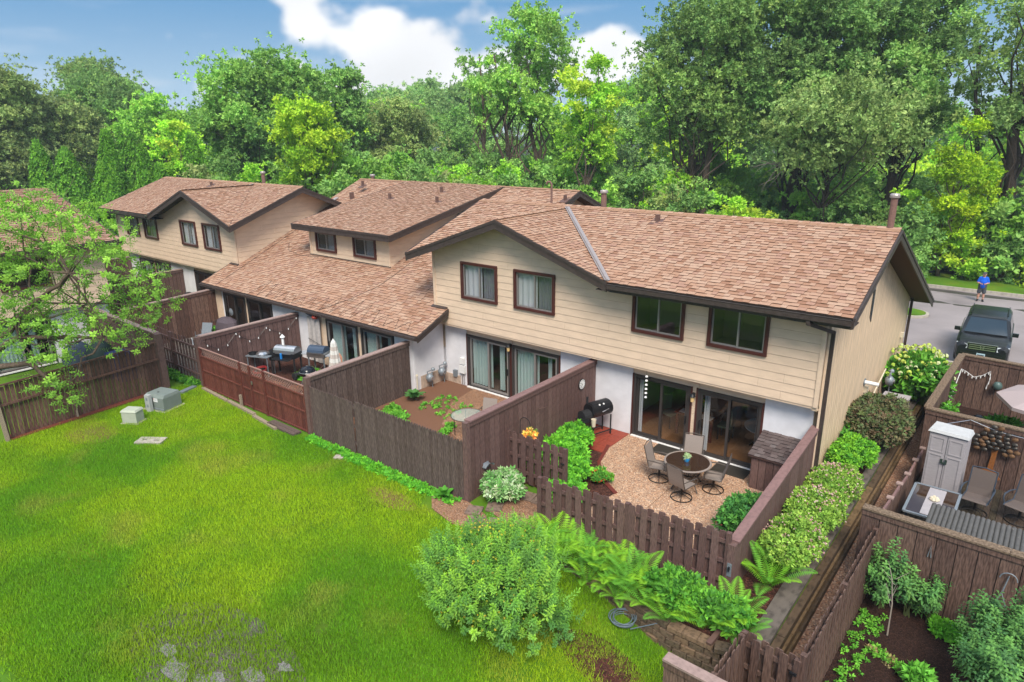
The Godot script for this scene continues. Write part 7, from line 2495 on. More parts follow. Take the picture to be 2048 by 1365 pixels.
func person() -> void:
	var t = thing("person", "person in blue shirt, grey shorts and cap standing in the street with a handset", "person", Vector3(0.88, -0.885, -30.7))
	var o = Transform3D(Basis(Vector3.UP, 0.12).scaled(Vector3.ONE * 0.985), t.position)
	var V = func(x: float, y: float, z: float) -> Vector3: return o * Vector3(x, y, z)
	var bones = []
	bones.append_array([[V.call(0, 0.93, 0), V.call(0, 1.16, 0.01), 0.15, 0.15], [V.call(0, 1.16, 0.01), V.call(0, 1.38, -0.01), 0.15, 0.14], [V.call(-0.12, 1.4, -0.01), V.call(0.12, 1.4, -0.01), 0.08, 0.08], [V.call(0, 1.4, 0), V.call(0, 1.55, 0.03), 0.06, 0.055]])
	bones.append_array([[V.call(0, 1.63, 0.05), V.call(0, 1.69, 0.03), 0.085, 0.092], [V.call(0, 1.57, 0.09), V.call(0, 1.63, 0.08), 0.05, 0.07], [V.call(0, 1.61, 0.14), V.call(0, 1.635, 0.13), 0.016, 0.012]])
	var cloth = []
	var shorts = [[V.call(-0.05, 0.98, 0), V.call(0.05, 0.98, 0), 0.165, 0.165]]
	var hands = []
	for s in [-1.0, 1.0]:
		bones.append_array([[V.call(0.19 * s, 1.40, -0.01), V.call(0.27 * s, 1.14, 0.0), 0.06, 0.048], [V.call(0.27 * s, 1.14, 0.0), V.call(0.11 * s, 1.10, 0.24), 0.046, 0.032]])
		bones.append_array([[V.call(0.09 * s, 0.9, 0), V.call(0.12 * s, 0.50, 0.02), 0.095, 0.06], [V.call(0.12 * s, 0.50, 0.02), V.call(0.125 * s, 0.30, -0.02), 0.058, 0.062], [V.call(0.125 * s, 0.30, -0.02), V.call(0.13 * s, 0.09, -0.03), 0.06, 0.04]])
		bones.append([V.call(0.095 * s, 1.65, 0.03), V.call(0.098 * s, 1.61, 0.035), 0.014, 0.012])
		cloth.append_array([[V.call(0.17 * s, 1.40, -0.01), V.call(0.245 * s, 1.20, 0.0), 0.085, 0.078]])
		shorts.append_array([[V.call(0.095 * s, 0.93, 0), V.call(0.125 * s, 0.56, 0.02), 0.12, 0.105]])
		# palm, four curled fingers and a thumb round the handset
		hands.append([V.call(0.10 * s, 1.10, 0.26), V.call(0.075 * s, 1.105, 0.31), 0.024, 0.026])
		for k in 4:
			var y = 1.125 - 0.018 * k
			var l: float = [0.9, 1.0, 0.95, 0.75][k]
			hands.append([V.call(0.078 * s, y, 0.325), V.call((0.078 - 0.01) * s, y, 0.325 + 0.035 * l), 0.0095, 0.009])
			hands.append([V.call(0.068 * s, y, 0.325 + 0.035 * l), V.call(0.04 * s, y - 0.004, 0.325 + 0.042 * l), 0.009, 0.008])
		hands.append([V.call(0.085 * s, 1.125, 0.285), V.call(0.055 * s, 1.145, 0.31), 0.012, 0.01])
		hands.append([V.call(0.055 * s, 1.145, 0.31), V.call(0.035 * s, 1.14, 0.325), 0.01, 0.009])
	cloth.append_array([[V.call(0, 0.96, 0.005), V.call(0, 1.18, 0.015), 0.185, 0.178], [V.call(0, 1.18, 0.015), V.call(0, 1.36, -0.01), 0.175, 0.155], [V.call(-0.12, 1.41, -0.01), V.call(0.12, 1.41, -0.01), 0.09, 0.09]])
	var flesh = mat("flesh", lin(0.52, 0.28, 0.20), 0.6)
	var body = put(t, "body", skin(bones, 0.022, 0.04), flesh, true)
	for s in 2:
		put(body, "hand", skin(hands.slice(s * 11, s * 11 + 11), 0.006, 0.008), flesh, true)
	put(t, "shirt", skin(cloth, 0.024, 0.05), mat("blue_shirt", lin(0.005, 0.10, 0.60), 0.85), true)
	put(t, "shorts", skin(shorts, 0.024, 0.05), mat("grey_shorts", lin(0.055, 0.06, 0.07), 0.85), true)
	var b = MB.new()
	b.lathe(o * Vector3(0, 1.69, 0.03), [Vector2(0.105, 0), Vector2(0.105, 0.04), Vector2(0.08, 0.085), Vector2(0, 0.105)], 14)
	b.hull([V.call(-0.08, 1.69, 0.1), V.call(0.08, 1.69, 0.1), V.call(0.06, 1.665, 0.21), V.call(-0.06, 1.665, 0.21)], [V.call(-0.08, 1.705, 0.1), V.call(0.08, 1.705, 0.1), V.call(0.06, 1.675, 0.21), V.call(-0.06, 1.675, 0.21)])
	put(t, "cap", b, mat("cap_grey", lin(0.075, 0.075, 0.08), 0.85))
	for s in [-1.0, 1.0]:
		put(t, "shoe", skin([[V.call(0.135 * s, 0.045, -0.06), V.call(0.16 * s, 0.04, 0.15), 0.05, 0.042], [V.call(0.13 * s, 0.1, -0.03), V.call(0.135 * s, 0.05, -0.03), 0.05, 0.05]], 0.016, 0.03), M.black_matte, true)
		bx(body, "eye", V.call(0.033 * s, 1.665, 0.128), Vector3(0.014, 0.01, 0.008), M.black_matte)
	bx(body, "mouth", V.call(0, 1.585, 0.135), Vector3(0.04, 0.008, 0.008), M.tile_red)
	tag(bx(self, "handset", V.call(0, 1.125, 0.335), Vector3(0.15, 0.02, 0.07), M.black), "small dark handset held by the person in the blue shirt", "handset")


func street() -> void:
	car()
	person()


# ------------------------------------------------------------------ plants
func shoot_mesh(n: int, leaf: float, wide: float, seed_at: int, tip := Color(1, 1, 1), droop := 0.25) -> ArrayMesh:   # an upright unit shoot set with narrow leaves
	var g = RandomNumberGenerator.new()
	g.seed = seed_at
	var b = MB.new()
	b.colored = true
	for i in n:
		var f = float(i) / n
		var a = i * 2.4 + g.randf()
		var o = Vector3(0, 0.05 + f * 0.9, 0)
		var d = Vector3(cos(a), 0.55 - droop + f * 0.5 + g.randf_range(-0.2, 0.2), sin(a)).normalized()
		var l = leaf * (1.0 - 0.45 * f) * g.randf_range(0.8, 1.15)
		var s = d.cross(Vector3.UP).normalized() * wide * (1.0 - 0.3 * f)
		var k = g.randf_range(0.82, 1.15)
		b.col = Color(k, k, k).lerp(tip, pow(f, 3.0) * 0.9)
		var m = o + d * l * 0.5 + Vector3(0, 0.02, 0)
		var e = o + d * l - Vector3(0, droop * l * 0.5, 0)
		b.tri(o, m + s, m)
		b.tri(o, m, m - s)
		b.tri(m + s, e, m)
		b.tri(m, e, m - s)
	return b.mesh(Transform3D())


func jitter(g: RandomNumberGenerator, c: Color, amt: float) -> Color:
	var f = g.randf_range(1.0 - amt, 1.0 + amt)
	return Color(c.r * f * g.randf_range(0.93, 1.07), c.g * f, c.b * f)


func bush(label: String, called: String, cat: String, at: Vector3, r: Vector3, n: int, size: float, cols: Array, seed_at: int, mesh: Mesh = null, upright := false, lobes := 9, group := "") -> Node3D:   # a shrub of lobes set with tufts
	var t = thing(called, label, cat, at, group)
	var g = RandomNumberGenerator.new()
	g.seed = seed_at
	var ls = []
	for i in lobes:
		var a = TAU * i / lobes + g.randf()
		var q = 0.0 if i == 0 else g.randf_range(0.45, 0.7)
		ls.append([at + Vector3(cos(a) * r.x * q, r.y * g.randf_range(0.75, 1.15) * (1.0 - 0.3 * q), sin(a) * r.z * q), Vector3(r.x, r.y, r.z) * g.randf_range(0.38, 0.56)])
	var xf = []
	var cs = []
	for i in n:
		var l: Array = ls[g.randi() % ls.size()]
		var d = Vector3(g.randfn(), g.randfn() * 0.9 + 0.35, g.randfn()).normalized()
		var p: Vector3 = l[0] + d * l[1] * (0.55 + 0.5 * sqrt(g.randf()))
		p.y = maxf(p.y, at.y + 0.05)
		var b: Basis
		if upright:
			var up = (d * 0.55 + Vector3(g.randfn() * 0.12, 0.8, g.randfn() * 0.12)).normalized()
			var x = up.cross(Vector3.FORWARD).normalized()
			b = Basis(x, up, x.cross(up)).rotated(up, g.randf() * TAU)
		else:
			b = Basis.from_euler(Vector3(g.randfn() * 0.5, g.randf() * TAU, g.randfn() * 0.5))
		xf.append(Transform3D(b.scaled(Vector3.ONE * size * g.randf_range(0.7, 1.25)), p))
		cs.append(jitter(g, cols[g.randi() % cols.size()], 0.2))
	many(t, "foliage", mesh if mesh else sprig(), M.leaf, xf, cs)
	var b = MB.new()
	for i in 7:
		var l: Array = ls[i % ls.size()]
		b.tube([at + Vector3(g.randfn() * 0.05, -0.05, g.randfn() * 0.05), at.lerp(l[0], 0.5) + Vector3(0, 0.05, 0), l[0]], [0.018, 0.013, 0.006], 5)
	put(t, "stems", b, M.stem)
	return t


func blossoms(t: Node3D, at: Vector3, r: Vector3, n: int, size: float, cols: Array, seed_at: int, low := 0.25) -> void:
	var g = RandomNumberGenerator.new()
	g.seed = seed_at
	var b = MB.new()
	b.colored = true
	for i in 14:
		var d = Vector3(g.randfn(), absf(g.randfn()) * 0.8, g.randfn()).normalized()
		var s = d.cross(Vector3(g.randfn(), g.randfn(), g.randfn())).normalized() * 0.22
		var e = s.cross(d).normalized() * 0.22
		var f = g.randf_range(0.8, 1.1)
		b.col = Color(f, f, f)
		var o = d * 0.42
		b.quad(o - s, o + e, o + s, o - e)
	var mesh = b.mesh(Transform3D())
	var xf = []
	var cs = []
	for i in n:
		var d = Vector3(g.randfn(), absf(g.randfn()) + low, g.randfn()).normalized()
		xf.append(Transform3D(Basis.from_euler(Vector3(g.randfn() * 0.3, g.randf() * TAU, g.randfn() * 0.3)).scaled(Vector3.ONE * size * g.randf_range(0.6, 1.2)), at + d * r * g.randf_range(0.93, 1.06)))
		cs.append(jitter(g, cols[g.randi() % cols.size()], 0.12))
	many(t, "blossoms", mesh, M.petal, xf, cs)


func frond_mesh(seed_at: int) -> ArrayMesh:   # a unit fern frond arching along +z
	var g = RandomNumberGenerator.new()
	g.seed = seed_at
	var b = MB.new()
	b.colored = true
	var n = 25
	var at = func(f: float) -> Vector3: return Vector3(0, 0.95 * sin(f * 1.75) * 0.75, 0.78 * f + 0.1 * f * f)
	for i in n:
		var f = 0.08 + 0.92 * float(i) / n
		var p: Vector3 = at.call(f)
		var q: Vector3 = at.call(f + 0.03)
		var d = (q - p).normalized()
		var l = 0.23 * pow(sin(PI * pow(f, 0.75)), 0.8) + 0.01
		for s in [-1.0, 1.0]:
			var dir = (Vector3(s, 0, 0) + d * 0.45 - Vector3(0, 0.18 + g.randf() * 0.1, 0)).normalized()
			var w = d * 0.016
			var k = g.randf_range(0.85, 1.12) * (0.9 + 0.22 * f)
			b.col = Color(k * (0.9 + 0.25 * f), k, k * 0.9)
			b.tri(p - w * 0.5, p + dir * l * 0.55 + w, p + dir * l)
			b.tri(p - w * 0.5, p + dir * l, p + dir * l * 0.5 - w)
		b.col = Color(0.8, 0.85, 0.5)
		b.tri(p + Vector3(0.006, 0, 0), p - Vector3(0.006, 0, 0), q)
	return b.mesh(Transform3D())


func fern(label: String, at: Vector3, size: float, fm: Array, seed_at: int, n := 11) -> Node3D:
	var t = thing("fern", label, "fern", at, "ferns in front of the picket fence")
	var g = RandomNumberGenerator.new()
	g.seed = seed_at
	var mats = [M.fern_a, M.fern_b, M.fern_c]
	for i in n:
		var a = TAU * i / n + g.randf_range(-0.25, 0.25)
		var tilt = g.randf_range(-0.25, 0.32)
		var s = size * g.randf_range(0.75, 1.1)
		node(t, "frond", fm[g.randi() % fm.size()], mats[g.randi() % 3], Transform3D((Basis(Vector3.UP, a) * Basis(Vector3.RIGHT, tilt)).scaled(Vector3.ONE * s), at))
	return t


func big_leaf(seed_at: int) -> ArrayMesh:   # a unit broad leaf along +z with a pale edge
	var b = MB.new()
	b.colored = true
	var g = RandomNumberGenerator.new()
	g.seed = seed_at
	var mid = []
	var el = []
	var er = []
	for i in 6:
		var f = i / 5.0
		var w = 0.30 * pow(sin(PI * pow(f, 0.7)), 0.75)
		var p = Vector3(0, 0.42 * sin(f * 2.0), f)
		mid.append(p)
		el.append(p + Vector3(-w, 0.05, 0))
		er.append(p + Vector3(w, 0.05, 0))
	for i in 5:
		for e in [el, er]:
			var a: Vector3 = mid[i].lerp(e[i], 0.72)
			var c: Vector3 = mid[i + 1].lerp(e[i + 1], 0.72)
			b.col = Color(0.8, 0.9, 0.8)
			b.quad(mid[i], mid[i + 1], c, a)
			b.col = Color(2.6, 1.7, 3.2) if seed_at == 1 else Color(1.05, 1.05, 1.0)
			b.quad(a, c, e[i + 1], e[i])
	return b.mesh(Transform3D())


func rosette(called: String, label: String, cat: String, at: Vector3, size: float, n: int, mesh: Mesh, m: Material, seed_at: int, group := "") -> Node3D:
	var t = thing(called, label, cat, at, group)
	var g = RandomNumberGenerator.new()
	g.seed = seed_at
	for i in n:
		var ring = 0 if i < n / 2 else 1
		var a = TAU * i / (n / 2.0) + g.randf_range(-0.2, 0.2)
		var bs = Basis(Vector3.UP, a) * Basis(Vector3.RIGHT, -0.1 - 0.45 * ring)
		node(t, "leaf", mesh, m, Transform3D(bs.scaled(Vector3.ONE * size * (1.0 - 0.25 * ring) * g.randf_range(0.85, 1.1)), at + Vector3(0, 0.03 + 0.05 * ring, 0)))
	return t


func carpet(called: String, label: String, cat: String, poly: Array, y: float, n: int, size: float, cols: Array, seed_at: int, mesh: Mesh = null, hi := 0.1) -> void:   # low plants covering an outline
	var g = RandomNumberGenerator.new()
	g.seed = seed_at
	var p = PackedVector2Array()
	var lo = Vector2.INF
	var up = -Vector2.INF
	for q in poly:
		p.append(Vector2(q[0], q[1]))
		lo = lo.min(p[-1])
		up = up.max(p[-1])
	var xf = []
	var cs = []
	while xf.size() < n:
		var q = Vector2(g.randf_range(lo.x, up.x), g.randf_range(lo.y, up.y))
		if Geometry2D.is_point_in_polygon(q, p):
			xf.append(Transform3D(Basis.from_euler(Vector3(g.randfn() * 0.3, g.randf() * TAU, g.randfn() * 0.3)).scaled(Vector3.ONE * size * g.randf_range(0.6, 1.3)), Vector3(q.x, y + g.randf() * hi, q.y)))
			cs.append(jitter(g, cols[g.randi() % cols.size()], 0.2))
	var t = thing(called, label, cat, Vector3((lo.x + up.x) / 2, y, (lo.y + up.y) / 2))
	many(t, "leaves", mesh if mesh else sprig(), M.leaf, xf, cs)


func grass() -> void:
	var g = RandomNumberGenerator.new()
	g.seed = 606
	var b = MB.new()
	b.colored = true
	for i in 26:
		var o = Vector3(g.randfn() * 0.055, -0.01, g.randfn() * 0.055)
		var a = g.randf() * TAU
		var lean = Vector3(cos(a), 0, sin(a)) * g.randf_range(0.01, 0.05)
		var h = g.randf_range(0.035, 0.075)
		var s = Vector3(-sin(a), 0, cos(a)) * 0.0048
		var k = g.randf_range(0.6, 1.3)
		b.col = Color(k, k, k)
		b.tri(o - s, o + s, o + lean + Vector3(0, h, 0))
	var mesh = b.mesh(Transform3D())
	var n1 = FastNoiseLite.new()
	n1.seed = 14
	n1.frequency = 0.16
	n1.fractal_octaves = 4
	var n2 = FastNoiseLite.new()
	n2.seed = 81
	n2.frequency = 0.9
	n2.fractal_octaves = 3
	var n3 = FastNoiseLite.new()
	n3.seed = 4
	n3.frequency = 2.2
	n3.fractal_octaves = 2
	var lush = Color(0.17, 0.40, 0.01)
	var fresh = Color(0.35, 0.54, 0.012)
	var dry = Color(0.48, 0.43, 0.08)
	var deep = Color(0.12, 0.33, 0.012)
	var edge = PackedVector2Array([Vector2(-20.9, 6.3), Vector2(-20.4, 6.05), Vector2(-14.4, 6.75), Vector2(-13.2, 6.25), Vector2(-8.1, 6.2), Vector2(-7.6, 7.0), Vector2(-6.6, 7.15), Vector2(-5.2, 6.8), Vector2(-4.4, 6.45), Vector2(-2.6, 6.9), Vector2(-0.5, 7.1), Vector2(0.4, 7.05), Vector2(1.0, 6.95), Vector2(1.0, 8.7), Vector2(0.15, 8.75), Vector2(0.1, 11.5), Vector2(-4.5, 15.2), Vector2(-12.0, 15.5), Vector2(-21.5, 14.5), Vector2(-20.55, 12.4), Vector2(-21.0, 7.2)])
	var xf = []
	var cs = []
	var step = 0.092
	var z = 6.0
	while z < 15.5:
		var x = -21.5
		while x < 1.0:
			var p = Vector2(x + g.randf_range(-0.05, 0.05), z + g.randf_range(-0.05, 0.05))
			x += step
			if not Geometry2D.is_point_in_polygon(p, edge):
				continue
			var f = n1.get_noise_2d(p.x, p.y)
			var e = n2.get_noise_2d(p.x, p.y)
			# worn places: the wet hollow near the viewer, the strip right of the bush, below the boxes
			var hollow = exp(-Vector2((p.x + 6.6) / 2.6, (p.y - 13.0) / 1.3).length_squared())
			var worn = exp(-Vector2((p.x + 1.3) / 1.3, (p.y - 8.3) / 0.7).length_squared()) * 0.8 + exp(-Vector2((p.x + 19.2) / 1.2, (p.y - 10.4) / 0.8).length_squared()) * 0.6 + exp(-Vector2((p.x + 8.4) / 1.3, (p.y - 7.2) / 0.5).length_squared()) * 0.55
			if hollow > 0.1 and n3.get_noise_2d(p.x, p.y) + hollow * 0.20 > 0.34:
				continue
			if worn * 0.62 + e * 0.9 > 0.72:
				continue
			var c = lush.lerp(fresh, clampf(0.5 + f * 1.7 + e * 0.35, 0, 1))
			c = c.lerp(deep, clampf(-f * 1.5 - 0.2 + e * 0.3, 0, 0.6))
			c = c.lerp(dry, clampf(worn * 0.6 + hollow * 0.15 + e * 0.3 - 0.18, 0.0, 0.6))
			c = c.lerp(dry, clampf(n1.get_noise_2d(p.x * 2.1 + 40, p.y * 2.1) * 1.5 - 0.35, 0, 0.45))
			if hollow > 0.1:
				c = c.lerp(Color(0.20, 0.34, 0.01), hollow)
			var s = g.randf_range(0.8, 1.35) * (1.0 + 0.5 * hollow)
			xf.append(Transform3D(Basis(Vector3.UP, g.randf() * TAU).scaled(Vector3(s * 1.15, s, s * 1.15)), Vector3(p.x, lawn_h(p.x, p.y), p.y)))
			cs.append(jitter(g, c, 0.2))
		z += step
	var o = many(self, "lawn_grass", mesh, M.grass, xf, cs)
	tag(o, "short green lawn grass with yellowish worn patches", "grass", "", "stuff")
	# bare ground that shows where the grass is thin
	for q in [["wet_mud", -6.6, 13.0, 2.3, 1.15, M.mud], ["bare_earth", -1.3, 8.3, 0.9, 0.5, M.mulch], ["bare_earth", -19.2, 10.4, 1.1, 0.7, M.dirt], ["bare_earth", -8.4, 7.2, 0.9, 0.35, M.dirt]]:
		var k = MB.new()
		var nr = 22
		for i in nr:
			var p = []
			for j in [i, i + 1]:
				var a = TAU * j / nr
				p.append(Vector3(q[1] + cos(a) * q[3], 0, q[2] + sin(a) * q[4]))
			for j in 2:
				p[j].y = lawn_h(p[j].x, p[j].z) - 0.012
			k.tri(Vector3(q[1], lawn_h(q[1], q[2]) + 0.014, q[2]), p[0], p[1])
		put(self, q[0], k, q[5]).set_meta("kind", "structure")
	for q in [[-6.15, 13.35, 0.34], [-5.75, 12.75, 0.2], [-6.95, 13.55, 0.26], [-5.45, 12.3, 0.14], [-7.5, 13.4, 0.16]]:
		var pts = []
		for i in 15:
			var a = TAU * i / 15
			var r: float = q[2] * (0.55 + 0.65 * g.randf())
			pts.append([q[1 - 1] + cos(a) * r * 1.4, q[1] + sin(a) * r * 0.8])
		patch(self, "puddle", pts, lawn_h(q[0], q[1]) + 0.02, M.puddle, 0.02)


func plants() -> void:
	mat("mud", lin(0.17, 0.15, 0.115), 0.4, T.soil, Vector3(1, 1, 1))
	mat("puddle", lin(0.30, 0.28, 0.26), 0.25, T.soil, Vector3(1, 1, 1))
	grass()
	for q in [["fern_a", Color(0.17, 0.42, 0.03)], ["fern_b", Color(0.24, 0.50, 0.03)], ["fern_c", Color(0.12, 0.34, 0.035)], ["hosta", Color(0.09, 0.22, 0.06)], ["broad", Color(0.10, 0.32, 0.035)]]:
		leafmat(q[0], lin(q[1].r, q[1].g, q[1].b), 0.5, 0.5)
	var fm = [frond_mesh(3), frond_mesh(4)]
	var spots = [[-4.0, 6.6, 0.7], [-3.4, 6.85, 0.72], [-2.5, 6.95, 0.7], [-1.75, 7.0, 0.66], [-4.15, 6.22, 0.78], [-3.65, 6.45, 0.85], [-3.15, 6.25, 0.88], [-3.0, 6.72, 0.72], [-2.55, 6.45, 0.86], [-2.1, 6.7, 0.80], [-2.0, 6.25, 0.85], [-1.55, 6.55, 0.85], [-1.15, 6.8, 0.74], [-0.62, 6.95, 0.66], [0.05, 6.7, 0.78], [0.38, 6.2, 0.72], [0.62, 6.55, 0.6]]
	var names = ["low fern at the left end of the fern row, nearest the flowering bush", "low fern in front of the second fern, hanging over the block wall", "low fern hanging over the block wall left of its middle", "low fern hanging over the block wall above the coiled hose", "tall fern at the left end of the picket fence", "second fern from the left end of the long picket fence", "fern against the pickets above the left stretch of the block wall", "low fern spilling over the left stretch of the block wall", "broad pale fern in the middle of the left half of the fern row", "fern leaning over the block wall towards the big flowering bush", "upright fern close to the pickets at the middle of the row", "bright fern above the coiled hose", "fern just left of the coiled hose tips, spilling over the wall", "small fern right beside the coiled hose", "fern at the corner of the block wall by the drain spout", "fern below the end post of the sloping fence", "rightmost small fern over the block wall, beside the path gate"]
	for i in spots.size():
		fern(names[i], Vector3(spots[i][0], -0.02, spots[i][1]), spots[i][2], fm, 100 + i)
	fern("large pale fern growing at the outer side of the low sloping fence", Vector3(0.55, 0.0, 4.75), 0.9, fm, 140, 13)
	var hosta = big_leaf(1)
	var broad = big_leaf(2)
	rosette("hosta", "hosta with white edged leaves at the white wall of the dirt yard", "plant", Vector3(-12.85, 0.02, 2.2), 0.42, 22, hosta, M.hosta, 3)
	var gl = [Color(0.08, 0.25, 0.03), Color(0.13, 0.34, 0.035), Color(0.06, 0.19, 0.03)]
	for q in [[-0.85, 6.35, 0.42, "leafy green perennial behind the coiled hose, among the ferns"], [-0.4, 6.45, 0.42, "leafy green perennial at the right end of the long picket fence"], [0.25, 6.45, 0.36, "leafy green perennial at the end post of the sloping fence"]]:
		bush(q[3], "perennial", "plant", Vector3(q[0], 0.0, q[1]), Vector3(0.45, q[2], 0.4), 300, 0.15, gl, int(q[0] * 100), null, false, 7)
	# the big flowering bush in front
	var sh = shoot_mesh(26, 0.30, 0.045, 7, Color(2.3, 1.5, 0.35))
	var fb = bush("large round green bush with yellow green tips in the middle of the lawn", "flowering_bush", "bush", Vector3(-3.2, -0.32, 9.15), Vector3(1.22, 1.5, 1.2), 1500, 0.40, [Color(0.12, 0.27, 0.05), Color(0.15, 0.32, 0.05), Color(0.09, 0.215, 0.045), Color(0.19, 0.37, 0.05)], 55, sh, true, 15)
	blossoms(fb, Vector3(-3.2, 0.9, 9.15), Vector3(1.1, 1.25, 1.1), 300, 0.05, [Color(0.45, 0.42, 0.04), Color(0.55, 0.48, 0.06), Color(0.35, 0.40, 0.04)], 56, -0.1)
	var side = bush("thin side shoot of the large flowering bush reaching towards the ferns", "bush_shoot", "bush", Vector3(-2.05, -0.35, 8.55), Vector3(0.4, 0.55, 0.3), 46, 0.34, [Color(0.10, 0.24, 0.06)], 57, sh, true, 4)
	tag(side, "")
	# variegated shrub, bedding, patio plants
	var vs = bush("white and green variegated shrub at the foot of the clock fence", "variegated_shrub", "bush", Vector3(-6.0, 0, 5.45), Vector3(0.55, 0.5, 0.5), 520, 0.12, [Color(0.45, 0.52, 0.34), Color(0.16, 0.34, 0.10), Color(0.30, 0.44, 0.20), Color(0.12, 0.30, 0.07)], 61)
	tag(vs, "")
	for q in [[-6.2, 1.95, 0.5, "bright green bedding plant nearest the black smoker"], [-6.1, 2.7, 0.5, "bright green bedding plant in the middle of the clock fence bed"], [-5.6, 3.1, 0.45, "bright green bedding plant beside the aggregate slab edge"], [-5.9, 3.7, 0.45, "bright green bedding plant just inside the short picket fence"], [-5.1, 3.75, 0.45, "bright green bedding plant behind the gate gap of the picket fence"], [-4.75, 4.6, 0.36, "bright green bedding plant at the start of the long picket fence"]]:
		bush(q[3], "bedding_plant", "plant", Vector3(q[0], 0.02, q[1]), Vector3(0.55, q[2], 0.5), 420, 0.13, [Color(0.12, 0.38, 0.03), Color(0.17, 0.46, 0.035), Color(0.08, 0.28, 0.03)], int(q[1] * 37), null, false, 8, "bedding plants along the clock fence")
	var rf = bush("red flowers at the edge of the aggregate slab", "red_flowers", "flowers", Vector3(-4.55, 0.02, 3.15), Vector3(0.35, 0.22, 0.3), 110, 0.1, gl, 66, null, false, 5)
	blossoms(rf, Vector3(-4.55, 0.12, 3.15), Vector3(0.32, 0.2, 0.28), 34, 0.06, [Color(0.55, 0.04, 0.02), Color(0.62, 0.10, 0.03)], 67)
	var rs = bush("rose shrub at the inner side of the low sloping fence", "rose_shrub", "bush", Vector3(-0.5, 0.02, 3.6), Vector3(0.5, 0.75, 0.75), 560, 0.12, [Color(0.06, 0.20, 0.04), Color(0.10, 0.28, 0.05), Color(0.045, 0.15, 0.035)], 68)
	blossoms(rs, Vector3(-0.5, 0.5, 3.6), Vector3(0.5, 0.6, 0.75), 16, 0.07, [Color(0.55, 0.16, 0.10), Color(0.5, 0.25, 0.2)], 69)
	# bed along the end wall
	var pale = [Color(0.20, 0.34, 0.05), Color(0.27, 0.42, 0.07), Color(0.14, 0.27, 0.04)]
	var lime = [Color(0.17, 0.36, 0.03), Color(0.24, 0.45, 0.035), Color(0.11, 0.28, 0.03)]
	for q in [[0.62, 3.55, 0.62, 0.95, "nearest pink flowering spirea, hanging over the concrete strip"], [0.62, 1.9, 0.6, 0.95, "middle pink flowering spirea beside the low sloping fence"], [0.62, 0.3, 0.58, 0.85, "farthest pink flowering spirea at the corner downspout"]]:
		var s = bush(q[4], "spirea", "bush", Vector3(q[0], 0.02, q[1]), Vector3(0.62, q[2], q[3]), 1500, 0.085, pale, int(q[1] * 91) + 5, null, false, 10, "pink spireas beside the sloping fence")
		blossoms(s, Vector3(q[0], 0.38, q[1]), Vector3(0.66, q[2] * 0.95, q[3] * 0.95), 170, 0.055, [Color(0.62, 0.38, 0.36), Color(0.72, 0.54, 0.48), Color(0.55, 0.32, 0.29)], int(q[1] * 77))
	bush("lime green shrub between the pink spireas and the brown bush", "lime_shrub", "bush", Vector3(0.6, 0.02, -1.5), Vector3(0.6, 0.72, 0.8), 1000, 0.105, [Color(0.15, 0.38, 0.03), Color(0.20, 0.46, 0.035), Color(0.09, 0.27, 0.03)], 74)
	bush("brownish purple barberry bush against the tan end wall", "barberry", "bush", Vector3(0.62, 0.02, -3.9), Vector3(0.85, 0.95, 1.25), 2000, 0.13, [Color(0.12, 0.12, 0.06), Color(0.10, 0.14, 0.05), Color(0.14, 0.10, 0.06), Color(0.085, 0.125, 0.05), Color(0.15, 0.14, 0.07)], 75, null, false, 12)
	var hy = bush("big hydrangea with white and yellow green flower heads by the street", "hydrangea", "bush", Vector3(0.85, -0.1, -9.0), Vector3(1.15, 1.05, 1.3), 900, 0.26, [Color(0.08, 0.24, 0.03), Color(0.12, 0.32, 0.035), Color(0.06, 0.18, 0.03)], 76, null, false, 12)
	blossoms(hy, Vector3(0.85, 0.85, -9.0), Vector3(1.15, 0.95, 1.3), 130, 0.17, [Color(0.52, 0.62, 0.16), Color(0.56, 0.66, 0.12), Color(0.60, 0.66, 0.36), Color(0.40, 0.56, 0.08)], 77, 0.1)
	carpet("climbing_ivy", "ivy strip climbing at the foot of the end wall behind the brown bush", "ivy", [[0.05, -3.4], [0.2, -3.4], [0.25, -2.2], [0.05, -2.2]], 0.1, 60, 0.16, gl, 78, null, 0.7)
	# dirt yard weeds
	var wl = [Color(0.10, 0.30, 0.03), Color(0.15, 0.38, 0.04)]
	carpet("weeds", "green weeds along the stockade fence in the dirt yard", "weeds", [[-13.1, 3.0], [-11.9, 3.4], [-10.9, 4.3], [-11.2, 4.9], [-12.6, 4.4]], 0.02, 420, 0.13, wl, 81)
	carpet("weeds", "scattered weeds on the bare dirt beside the gas meters", "weeds", [[-12.4, 1.2], [-10.8, 1.2], [-10.6, 2.8], [-12.2, 2.9]], 0.02, 60, 0.10, wl, 82, null, 0.04)
	carpet("weeds", "curving line of weeds at the edge of the gravel near the clear glass table", "weeds", [[-10.4, 3.0], [-10.1, 3.0], [-9.7, 4.0], [-8.8, 5.2], [-8.9, 5.6], [-9.9, 4.4]], 0.02, 150, 0.12, wl, 83)
	carpet("weeds", "weeds below the clear glass table by the clock fence", "weeds", [[-8.4, 4.2], [-6.9, 3.6], [-6.9, 4.4], [-8.3, 5.2]], 0.02, 150, 0.12, wl, 84)
	carpet("weeds", "leafy weeds at the outer foot of the stockade fence", "weeds", [[-13.2, 6.2], [-6.9, 6.2], [-6.9, 6.5], [-9.5, 6.6], [-13.2, 6.5]], 0.0, 520, 0.10, [Color(0.09, 0.32, 0.03), Color(0.14, 0.42, 0.03)], 85, null, 0.03)
	rosette("thistle", "broad leaved weed at the outer end of the stockade fence", "plant", Vector3(-7.3, 0.02, 6.35), 0.3, 10, broad, M.broad, 5)
